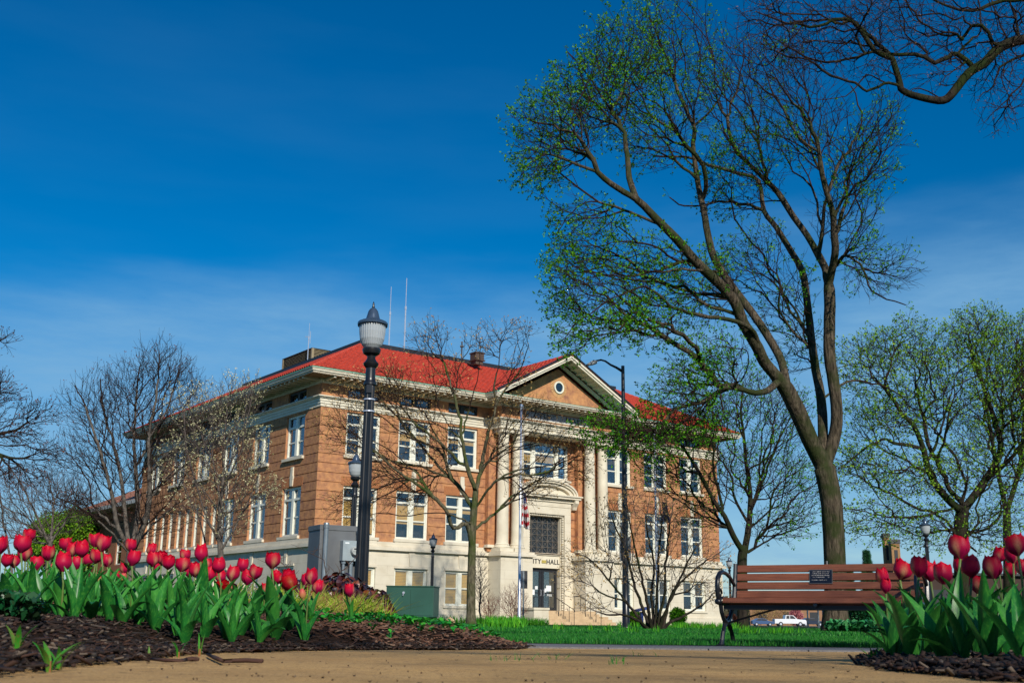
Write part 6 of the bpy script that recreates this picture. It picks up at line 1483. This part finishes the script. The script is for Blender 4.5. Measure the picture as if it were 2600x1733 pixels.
pts = [(c[0]+rg.normal()*.13, c[1]+rg.normal()*.25) for c in cen for _ in range(22)]; pts = [p for p in pts if inside(LBED, *p) and edged(LBED, *p) > .1]
rosettes('ground_cover', pts, .035, M['cover'], 'patches of small bright green leaves on the brown mulch slope', 'ground cover', 5, .8)
pts = [(P(px, 1560, d).x, d) for px, d in zip(rg.random(700)*130-40, 3.0+rg.random(700)*.6)]
rosettes('creeping_shrub', pts, .03, M['covdark'], 'low dark green creeping plant at the left edge under the tulips', 'creeping plant', 6, 1.6)
pts = [(P(px, 1560, d).x, d) for px, d in zip(2100+rg.random(500)*140, 29+rg.random(500)*3)]+[(P(px, 1560, d).x, d) for px, d in zip(2200+rg.random(250)*90, 27+rg.random(250)*2)]
rosettes('leafy_ground_cover', pts, .16, randmat('hosta_like_leaves', [(.01, .09, .03), (.02, .18, .05), (.08, .30, .10)], rough=.35), 'broad dark green leaves round the foot of the big maple', 'ground cover', 6, 1.2)
# litter on the paving
V = []; rg = np.random.default_rng(12); mb = MB()
for _ in range(330):
    y = 1.5*(6.6/1.5)**rg.random(); x = (-.48+1.0*rg.random())*y
    if inside(LBED, x, y) or inside(RBED, x, y): continue
    s_ = .002+.007*rg.random()**2*(y/3); a = rg.random()*6.28; z = G0(x, y)
    mb.add([(x+s_*math.cos(a+k*1.57)*(1 if k % 2 else .45), y+s_*math.sin(a+k*1.57)*(1 if k % 2 else .45)*1.6, z+.001+.003*(k % 2)) for k in range(4)], [(0, 1, 2, 3)])
tag(mb.build('leaf_litter', M['chip']), label='specks of bark and dry bud scales scattered over the sandy paving', cat='litter', kind='stuff')
gx = []
for (px, py) in ((1400, 1660), (1410, 1665), (1575, 1668), (1640, 1655), (1320, 1668), (1300, 1670), (1570, 1675)):
    d = .065/((py-1572)/FPX-.014); x = (px-1300)/FPX*d
    for _ in range(7): gx.append((x+rg.normal()*.03, d+rg.normal()*.02))
blades('weed_tufts', np.array(gx), .018, .0012, M['grass'], 'tiny green weeds growing through the paving joints', 'weeds', lean=1.2, zf=G0)
def stick(pp, rad, label):
    pts = []
    for (px, py) in pp:
        hz = 1571+(px-1300)*.0128; d = .065/((py-hz)/FPX-.014); pts.append(Vector(((px-1300)/FPX*d, d, G0((px-1300)/FPX*d, d)+rad*.9)))
    mb = MB(); b0 = pts[0].copy(); mb.tube([p-b0 for p in pts], [rad*.8, rad*1.1, rad*.9, rad*1.1, rad][:len(pts)], 7); o = mb.build('stick', simple('stick_bark', (.07, .03, .02), .9), smooth=True); o.location = b0; tag(o, label=label, cat='stick')
stick([(566, 1657), (590, 1668), (605, 1674), (660, 1672), (700, 1674)], .005, 'bent brown stick lying on the paving below the left tulips')
stick([(430, 1668), (465, 1671), (500, 1672), (515, 1670)], .004, 'thin short dark twig on the paving left of the bent stick')
stick([(515, 1670), (530, 1669), (543, 1670)], .0055, 'stubby bark piece touching the thin twig on the paving')
# ------------------------------------------------------------------ perennials
M['heuch'] = randmat('purple_heuchera_leaves', [(.012, .006, .012), (.035, .012, .02), (.10, .022, .016), (.20, .05, .02), (.02, .012, .02)], rough=.28, spec=.6)
for k_, (px, yt, D_, w_, lab) in enumerate(((705, 1488, 8.3, 60, 'dark purple-leaved plant behind the tulips, leftmost of its row'), (775, 1470, 8.0, 75, 'dark purple-leaved plant beside the foot of the electric cabinet'), (862, 1452, 8.8, 80, 'largest purple-leaved plant, at the foot of the nearest lamp post'), (935, 1490, 9.0, 65, 'purple-leaved plant between the nearest lamp post and the green box'), (965, 1525, 8.8, 40, 'small reddish-purple plant left below the green utility box'))):
    x = P(px, 1550, D_).x; z0 = G(x, D_); H_ = max(.1, P(px, yt, D_).z-z0); Rx = w_*D_/FPX; V, F = [], []; rg = np.random.default_rng(20+k_)
    for _ in range(620):
        u = Vector(rg.normal(size=3)).normalized(); u.z = abs(u.z); q = Vector((u.x*Rx, u.y*Rx*.9, u.z*H_))*(.55+.5*rg.random()); s_ = .018+.02*rg.random(); n_ = (u+Vector(rg.normal(size=3))*.5).normalized(); a = n_.orthogonal().normalized(); b_ = n_.cross(a); o = len(V); ph = rg.random()*6
        V.append(tuple(q+n_*.004)); 
        for i in range(7): V.append(tuple(q+(a*math.cos(i*.9+ph)+b_*math.sin(i*.9+ph))*s_*(1 if i % 2 else .8)-n_*.006*rg.random()))
        F += [(o, o+i+1, o+(i+1) % 7+1, o+(i+1) % 7+1) for i in range(7)]
    me = MB(); me.add(V, [f[:3] for f in F]); r = empty('purple_leaved_plant', (x, D_, z0-.01), 0, label=lab, cat='plant', group='purple-leaved plants behind the left tulips')
    me.build('foliage', M['heuch'], r, smooth=False)
    mb = MB()
    for _ in range(8): 
        a = rg.random()*6.28; mb.tube([(0, 0, 0), (math.cos(a)*Rx*.4, math.sin(a)*Rx*.4, H_*.5), (math.cos(a)*Rx*.8, math.sin(a)*Rx*.8, H_*.8)], .003, 4)
    mb.build('stalks', M['twig_brown'], r)
M['straw'] = randmat('straw_and_lime_grass', [(.35, .22, .08), (.45, .32, .10), (.20, .35, .02), (.35, .45, .03), (.12, .30, .02)], transl=.25)
for k_, (px, D_, n, h, lab) in enumerate(((880, 7.3, 260, .15, 'largest lime and straw coloured grass tuft, below the nearest lamp post'), (935, 7.5, 170, .13, 'straw coloured grass tuft nearest the green utility box'), (745, 6.9, 200, .17, 'yellow-green grass tuft between the blooms left of the purple plants'), (800, 7.0, 150, .12, 'short yellow-green grass tuft left of the single right-hand tulip'), (560, 6.6, 200, .17, 'yellow-green grass tuft farthest left behind the tulips'), (835, 7.6, 120, .12, 'small pale grass tuft under the largest purple plant'))):
    x = P(px, 1550, D_).x; z0 = G(x, D_); rg = np.random.default_rng(40+k_); mb = MB()
    for _ in range(int(n*.6)):
        a = rg.random()*6.28; r0 = .10*rg.random()**.5; hh = h*(.5+.7*rg.random()); l_ = .12*rg.normal(); b0 = Vector((math.cos(a)*r0*1.5, math.sin(a)*r0, 0)); e = b0+Vector((math.cos(a)*.06+l_, math.sin(a)*.06, hh)); m_ = (b0+e)/2+Vector((0, 0, hh*.12)); s_ = Vector((.0022, .001, 0))
        mb.add([b0-s_, b0+s_, m_+s_, m_-s_, e], [(0, 1, 2, 3), (3, 2, 4)])
    o = mb.build('grass_tuft', M['straw']); o.location = (x, D_, z0-.005); tag(o, label=lab, cat='grass tuft', group='pale grass tufts behind the left tulips')
def shoot(px, py, D_, n, L1, W1, label, spread=.5, red=True):
    x = P(px, py, D_).x; z0 = G(x, D_); rg = np.random.default_rng(int(px)); r = empty('bulb_shoot', (x, D_, z0-.004), 0, label=label, cat='shoot')
    for k in range(n):
        a = k*2.1+rg.random(); V, F = [], []
        for j in range(7):
            t_ = j/6; w_ = W1*math.sin(math.pi*(.12+.86*t_)); rr = spread*L1*t_*t_+.004; z = L1*t_*(1-.25*spread*t_)
            c = Vector((math.cos(a)*rr, math.sin(a)*rr, z)); s_ = Vector((-math.sin(a), math.cos(a), 0))*w_; V += [tuple(c-s_), tuple(c-Vector((0, 0, w_*.4))), tuple(c+s_)]
        for j in range(6): F += [(j*3, j*3+1, j*3+4, j*3+3), (j*3+1, j*3+2, j*3+5, j*3+4)]
        m2 = MB(); m2.add(V, F); m2.build('leaf', M['shoot'], r, smooth=True)
    m2 = MB(); m2.tube([(0, 0, -.01), (0, 0, L1*.3)], [.005, .003], 6); m2.build('stem', M['shootred'], r)
M['shoot'] = leafm('fresh_shoot_leaf', (.03, .26, .02), (.07, .36, .03), (.2, .16, .04)); M['shootred'] = simple('reddish_shoot_base', (.30, .07, .03), .6, c2=(.2, .12, .03))
shoot(125, 1690, 1.95, 5, .062, .0055, 'green shoot with strap leaves at the bottom left, nearest the paving', .8); shoot(40, 1670, 2.25, 4, .062, .006, 'broad-leaved green shoot at the far left edge of the mulch'); shoot(150, 1680, 2.05, 3, .05, .0045, 'short reddish shoot just right of the strap-leaved shoot', .6)
shoot(380, 1655, 2.9, 2, .035, .003, 'tiny upright sprout at the mulch edge below the middle tulips', .2); shoot(455, 1640, 3.2, 3, .05, .004, 'small yellowish sprout on the mulch below the tulips', .4); shoot(508, 1640, 3.4, 2, .07, .0035, 'tall thin brownish sprout at the mulch edge', .15)
shoot(2215, 1665, 3.5, 6, .06, .0045, 'tangle of small yellow-green shoots at the left tip of the right bed', .7)
# ------------------------------------------------------------------ small shrubs near the hall
def shrub(name, label, px0, px1, y0, D_, mat_t, mat_l, natt=500, lf=(3, .05, .05), bias=.2, seed=5, leafy=1.0, stems=5, cat='shrub'):
    cx = (px0+px1)/2; x = P(cx, 1560, D_).x; z0 = G(x, D_); rx = (px1-px0)/2*D_/FPX; H_ = P(cx, y0, D_).z-z0; rg = np.random.default_rng(seed); L2 = []
    for k in range(stems):
        a = k*6.28/stems; L2.append(([(x+.03*math.cos(a), D_+.03*math.sin(a), z0-.03), (x+rx*.35*math.cos(a), D_+rx*.35*math.sin(a), z0+H_*.45)], [.014, .008], 0))
    tree(name, label, cat, (x, D_, z0), L2, [((x, D_, z0+H_*.55), (rx, rx*.9, H_*.5), 1)], natt, rx*.16, rx*1.2, rx*.2, mat_t, mat_t, mat_l, seed=seed, tip=.004, lf=lf, tw=(1, rx*.25), minr=.05, bias=(0, 0, bias), leafbias=lambda p: leafy, tiptw=2)
M['redtwig'] = simple('red_brown_twigs', (.20, .07, .05), .8)
shrub('twiggy_shrub', 'bare reddish twiggy shrub against the portico pedestal, right of the small tree', 1262, 1345, 1488, 52, M['redtwig'], M['bud_brown'], 350, (0, 0, 0), .5, 5, cat='shrub', stems=9)
shrub('twiggy_shrub', 'smaller bare reddish shrub just right of the budding tree trunk', 1212, 1268, 1505, 54, M['redtwig'], M['bud_brown'], 220, (0, 0, 0), .4, 6, stems=8)
shrub('yellow_shrub', 'yellow-green rounded shrub beside the steps', 1596, 1628, 1556, 54, M['twig_brown'], M['leaf_yellow'], 250, (5, .09, .08), .1, 7)
shrub('green_shrub', 'rounded green shrub under the right wing windows', 1705, 1738, 1548, 55, M['twig_brown'], M['leaf_spring'], 250, (5, .09, .08), .1, 8)
gtree('sapling', 'thin bare sapling close behind the trunk of the budding tree', 50, [(1219, 1575), (1219, 1520), (1220, 1470), (1218, 1430)], (2.2, 1), [], [(1219, 1460, 18, 60, .4), (1222, 1500, 20, 40, .4)], 130, .22, M['twig_grey'], M['twig_grey'], M['bud_brown'], seed=101, tip=.006, lf=(0, 0, 0), tw=(1, .2), bias=(0, 0, .3))
# thin dead stalks before the cabinet
for k_, (pp, lab) in enumerate(((((735, 1470), (728, 1440), (712, 1425)), 'thin bare branching stalk behind the tulips left of the cabinet'), (((830, 1470), (822, 1420), (770, 1395)), 'bare bent stalk crossing the lower front of the cabinet'), (((850, 1460), (880, 1440), (902, 1415)), 'bare stalk leaning right before the meter conduits'), (((690, 1480), (695, 1440), (680, 1420)), 'bare twiggy stalk rising from the purple plants'))):
    pts = [P(a, b_, 9.5) for a, b_ in pp]; x = pts[0].x; z0 = G(x, 9.5); base_ = Vector((x, 9.5, z0)); mb = MB(); q = [Vector((0, 0, 0))]+[p-base_ for p in pts]; mb.tube(q, [.005, .004, .003, .002], 5)
    rg = np.random.default_rng(k_)
    for j in range(9):
        a = q[1].lerp(q[2], rg.random()) if j % 2 else q[2].lerp(q[3], rg.random()); e = a+Vector((rg.normal()*.06, rg.normal()*.03, .03+.07*rg.random())); mb.tube([a, (a+e)/2+Vector((.008, 0, 0)), e], [.0025, .002, .0012], 4)
    o = mb.build('dead_stalk', M['twig_brown']); o.location = base_; tag(o, label=lab, cat='dead stalk')
# ------------------------------------------------------------------ far background
def vehicle(px, pyb, D_, Lm, bodyc, label, pickup=False, flip=False, name='parked_car', rot=0):
    p = P(px, pyb, D_); zg = G0(p.x, D_)+.02
    if p.z > zg: zg = p.z-.05
    r = empty(name, (p.x, D_, zg), rot, label=label, cat='pickup truck' if pickup else 'car')
    paint = simple('paint', bodyc, .25, c2=tuple(q*.9 for q in bodyc), spec=.6)
    s = Lm/5.6; f = -1 if flip else 1
    if pickup: prof = [(0, .45), (5.6, .45), (5.6, .95), (5.45, 1.12), (4.0, 1.22), (3.35, 1.85), (1.95, 1.9), (1.85, 1.25), (0, 1.22)]; win = [(2.05, 1.28), (2.1, 1.78), (2.6, 1.8), (2.6, 1.28)], [(2.72, 1.28), (2.72, 1.8), (3.25, 1.78), (3.75, 1.28)]; wh_ = (1.05, 4.5)
    else: prof = [(0, .4), (5.0, .4), (5.05, .85), (4.9, 1.0), (3.7, 1.12), (2.9, 1.62), (1.3, 1.66), (.3, 1.2), (0, 1.1)]; win = [(.8, 1.16), (1.35, 1.56), (2.0, 1.58), (2.0, 1.16)], [(2.1, 1.16), (2.1, 1.57), (2.8, 1.54), (3.45, 1.14)]; wh_ = (.95, 4.0)
    X_ = lambda a: (a-2.8)*f*s
    mb = MB(); mb.prism([(X_(a), z*s) for a, z in prof], 1.9*s, 1, -.95*s); o = mb.build('body', paint, r, bevel=.04); fixn(o)
    for w_ in win:
        mb = MB(); mb.prism([(X_(a), z*s) for a, z in w_], .02, 1, -.965*s); fixn(mb.build('window', M['doorm'], r))
    mb = MB(); mb.box(min(X_(5.61), X_(5.58)), max(X_(5.61), X_(5.58)), -.7*s, .7*s, .6*s, .95*s) if pickup else mb.box(min(X_(5.06), X_(5.03)), max(X_(5.06), X_(5.03)), -.6*s, .6*s, .55*s, .8*s); mb.build('grille', M['darkgrey'], r)
    for w_ in wh_:
        for yy in (-.97, .75):
            mb = MB(); mb.tube([(X_(w_), yy*s, .38*s), (X_(w_), (yy+.22)*s, .38*s)], .38*s, 18); wo = mb.build('wheel', M['iron'], r); mb = MB(); mb.tube([(X_(w_), (yy-.01)*s, .38*s), (X_(w_), (yy+.23)*s, .38*s)], .2*s, 12); mb.build('rim', M['alum'], wo)
    return r
vehicle(2005, 1591, 205, 5.7, (.75, .77, .8), 'white pickup truck parked far off, seen under the bench', pickup=True, name='pickup_truck')
vehicle(1940, 1590, 203, 4.4, (.05, .10, .22), 'dark blue car parked left of the white pickup')
vehicle(2066, 1588, 210, 5.0, (.02, .03, .06), 'black car parked right of the white pickup')
vehicle(2170, 1584, 190, 4.6, (.03, .06, .16), 'dark car partly hidden behind the leafy plants right of the maple', flip=True)
def farbuilding(name, label, px0, px1, ytop, D_, depth, colr, win_=True, extra=None):
    a, b_ = P(px0, 1570, D_), P(px1, 1570, D_); zg = G0(a.x, D_)-.6; r = empty(name, (a.x, D_, zg), math.atan2(0, 1), label=label, cat='building'); Wd = b_.x-a.x; H_ = P(px0, ytop, D_).z-zg
    wm = simple(name+'_wall', colr, .85, c2=tuple(q*.8 for q in colr), scale=.6)
    mb = MB(); mb.box(0, Wd, 0, depth, 0, H_-.25); mb.build('wall', wm, r)
    mb = MB(); mb.box(-.4, Wd+.4, -.5, depth+.4, H_-.25, H_); mb.build('roof', M['blackmetal'], r)
    n = max(2, int(Wd/5))
    for i in range(n):
        x = Wd*(i+.5)/n; mb = MB(); mb.box(x-1, x+1, -.05, .02, H_*.35, H_*.72); f = mb.build('window', M['doorm'], r); mb = MB(); mb.box(x-1.1, x+1.1, -.12, .0, H_*.35-.12, H_*.35-.01); mb.build('sill', M['cream'], f)
    return r, Wd, H_
farbuilding('low_brown_building', 'long low tan building far behind the parked pickup', 1905, 2100, 1535, 262, 20, (.32, .17, .09))
r, Wd, H_ = farbuilding('dark_brown_building', 'long dark brown building behind the right tulips', 2318, 2760, 1452, 120, 14, (.05, .028, .02))
for (pa, pb, yt, D_, lab) in ((2258, 2272, 1353, 132, 'left, taller brick tower in the trees right of the bench'), (2276, 2298, 1368, 130, 'right, broader brick tower in the trees right of the bench')):
    a, b_ = P(pa, 1570, D_), P(pb, 1570, D_); zg = G0(a.x, D_)-.3; H_ = P(pa, yt, D_).z-zg; w_ = b_.x-a.x
    r = empty('brick_tower', (a.x, D_, zg), 0, label=lab, cat='tower'); mb = MB(); mb.box(0, w_, 0, w_, 0, H_-.5); mb.build('wall', brickmat('tower_brick', (.34, .20, .09), (.25, .13, .06), (.2, .13, .08), .4, .15, .02), r)
    mb = MB(); mb.box(-.08, w_+.08, -.08, w_+.08, H_-.5, H_); mb.build('cap', M['darkgrey'], r); mb = MB(); mb.box(w_*.3, w_*.7, -.03, .02, H_*.72, H_*.88); mb.build('window', M['doorm'], r)
# spruce
def spruce(px, yt, D_, hw, label, seed):
    rg = np.random.default_rng(seed); x = P(px, 1570, D_).x; z0 = G0(x, D_); H_ = P(px, yt, D_).z-z0; r = empty('spruce', (x, D_, z0), 0, label=label, cat='tree'); mb = MB(); mb.tube([(0, 0, -.1), (0, 0, H_*.98)], [.25, .03], 8); mb.build('trunk', M['bark_dark'], r)
    V, F = [], []; R0 = hw*D_/FPX*1.0; mb = MB()
    z = H_*.08
    while z < H_*.98:
        rr = R0*1.9*(1-z/H_)+.08
        for k in range(9):
            a = rg.random()*6.28; L1 = rr*(.7+.5*rg.random()); e = Vector((math.cos(a)*L1, math.sin(a)*L1, z-.12*L1)); mb.tube([(0, 0, z), tuple((e*.5)+Vector((0, 0, z*.5))), tuple(e)], [.03, .02, .008], 4, False)
            for j in range(14):
                t_ = .2+.8*rg.random(); q = Vector((0, 0, z)).lerp(e, t_); 
                for _ in range(3):
                    u = Vector((rg.normal(), rg.normal(), rg.normal()*.5-.2)).normalized()*.34*(1.2-t_*.4); s_ = u.orthogonal().normalized()*.05; o = len(V); V += [tuple(q-s_), tuple(q+s_), tuple(q+u)]; F.append((o, o+1, o+2))
        z += .2
    c_ = mb.build('crown', M['bark_dark'], r); npmesh('needles', V, F, randmat('spruce_needles', [(.008, .05, .02), (.02, .10, .03)], rough=.7), parent=c_)
spruce(2211, 1392, 90, 14, 'small dark spruce top seen above the bench right of the maple', 3)
spruce(2165, 1440, 100, 12, 'smaller spruce just right of the maple trunk, above the bench', 4)
def farshrub(px0, px1, y0, D_, name, label, mt, ml, seed, leafy=1., dens=400, lf=(3, .25, .3), bias=.3): shrub(name, label, px0, px1, y0, D_, mt, ml, dens, lf, bias, seed, leafy)
farshrub(1900, 1960, 1538, 232, 'bare_hedge', 'brown bare thicket left of the white pickup, seen under the bench', M['twig_brown'], M['bud_brown'], 201, .5, 500, (2, .2, .2), .2)
farshrub(1950, 2010, 1542, 236, 'bare_hedge', 'brown bare thicket right behind the white pickup', M['twig_brown'], M['bud_brown'], 202, .5, 500, (2, .2, .2), .2)
farshrub(2008, 2034, 1550, 228, 'pink_flowering_shrub', 'pink flowering shrub far behind the pickup', M['twig_brown'], randmat('pink_blossom', [(.4, .12, .14), (.5, .2, .2)]), 203, 1, 400, (4, .3, .3))
farshrub(2165, 2215, 1535, 70, 'evergreen_shrub', 'dark evergreen shrub right of the maple trunk, seen under the bench', M['bark_dark'], M['covdark'], 204, 1, 600, (6, .16, .2))
farshrub(2215, 2262, 1540, 75, 'evergreen_shrub', 'olive green shrub behind the right end of the bench', M['bark_dark'], M['ivy'], 205, 1, 500, (5, .16, .2))
farshrub(1845, 1868, 1562, 70, 'red_leaved_shrub', 'low red-brown shrub at the foot of the distant lamp behind the bench', M['redtwig'], M['dry_leaf'], 206, 1, 200, (3, .12, .1))
for (px, yt, D_, lab) in ((2051, 1520, 62, 'left of the grey posts seen under the bench by the maple'), (2078, 1520, 58, 'middle grey post seen under the bench, close left of the maple trunk'), (2090, 1515, 60, 'grey post just touching the maple trunk under the bench')):
    x = P(px, 1570, D_).x; z0 = G0(x, D_); mb = MB(); h = P(px, yt, D_).z-z0; mb.tube([(0, 0, 0), (0, 0, h)], .045, 8); mb.box(-.2, .2, -.06, -.045, h-.5, h+.02); o = mb.build('sign_post', M['galv']); o.location = (x, D_, z0); tag(o, label=lab, cat='sign post')
# distant tree line behind everything, reads as one mass
rg = np.random.default_rng(31); V, F = [], []; MI = []
for _ in range(26000):
    x = -260+640*rg.random(); y = 300+60*rg.random(); h = 9+3*math.sin(x*.05)+2*math.sin(x*.17+1)+1.5*math.sin(x*.41); 
    if -60 < x < 30: h *= .8
    z = -2+h*rg.random()**.8; u = Vector(rg.normal(size=3)).normalized(); a = u.orthogonal().normalized()*(.5+.7*rg.random()); b_ = u.cross(a); o = len(V); q = Vector((x, y, z)); V += [tuple(q-a), tuple(q+b_), tuple(q+a), tuple(q-b_)]; F.append((o, o+1, o+2, o+3))
o = npmesh('distant_trees', V, F, randmat('distant_foliage', [(.05, .06, .03), (.08, .06, .04), (.05, .09, .03)])); tag(o, label='low hazy line of distant trees behind everything', cat='distant trees', kind='stuff')

# unseen trees added behind the camera to darken what the window panes mirror
V, F = [], []
for _ in range(9000):
    x = -150+300*rg.random(); y = -70-12*rg.random(); h = 13+4*math.sin(x*.09)+3*math.sin(x*.23+1); z = h*rg.random()**.8; u = Vector(rg.normal(size=3)).normalized(); a = u.orthogonal().normalized()*(.7+.9*rg.random()); b_ = u.cross(a); o = len(V); q = Vector((x, y, z)); V += [tuple(q-a), tuple(q+b_), tuple(q+a), tuple(q-b_)]; F.append((o, o+1, o+2, o+3))
o = npmesh('distant_trees', V, F, bpy.data.materials['distant_foliage']); tag(o, label='unseen row of trees added behind the viewpoint to darken the window reflections', cat='distant trees', kind='stuff')
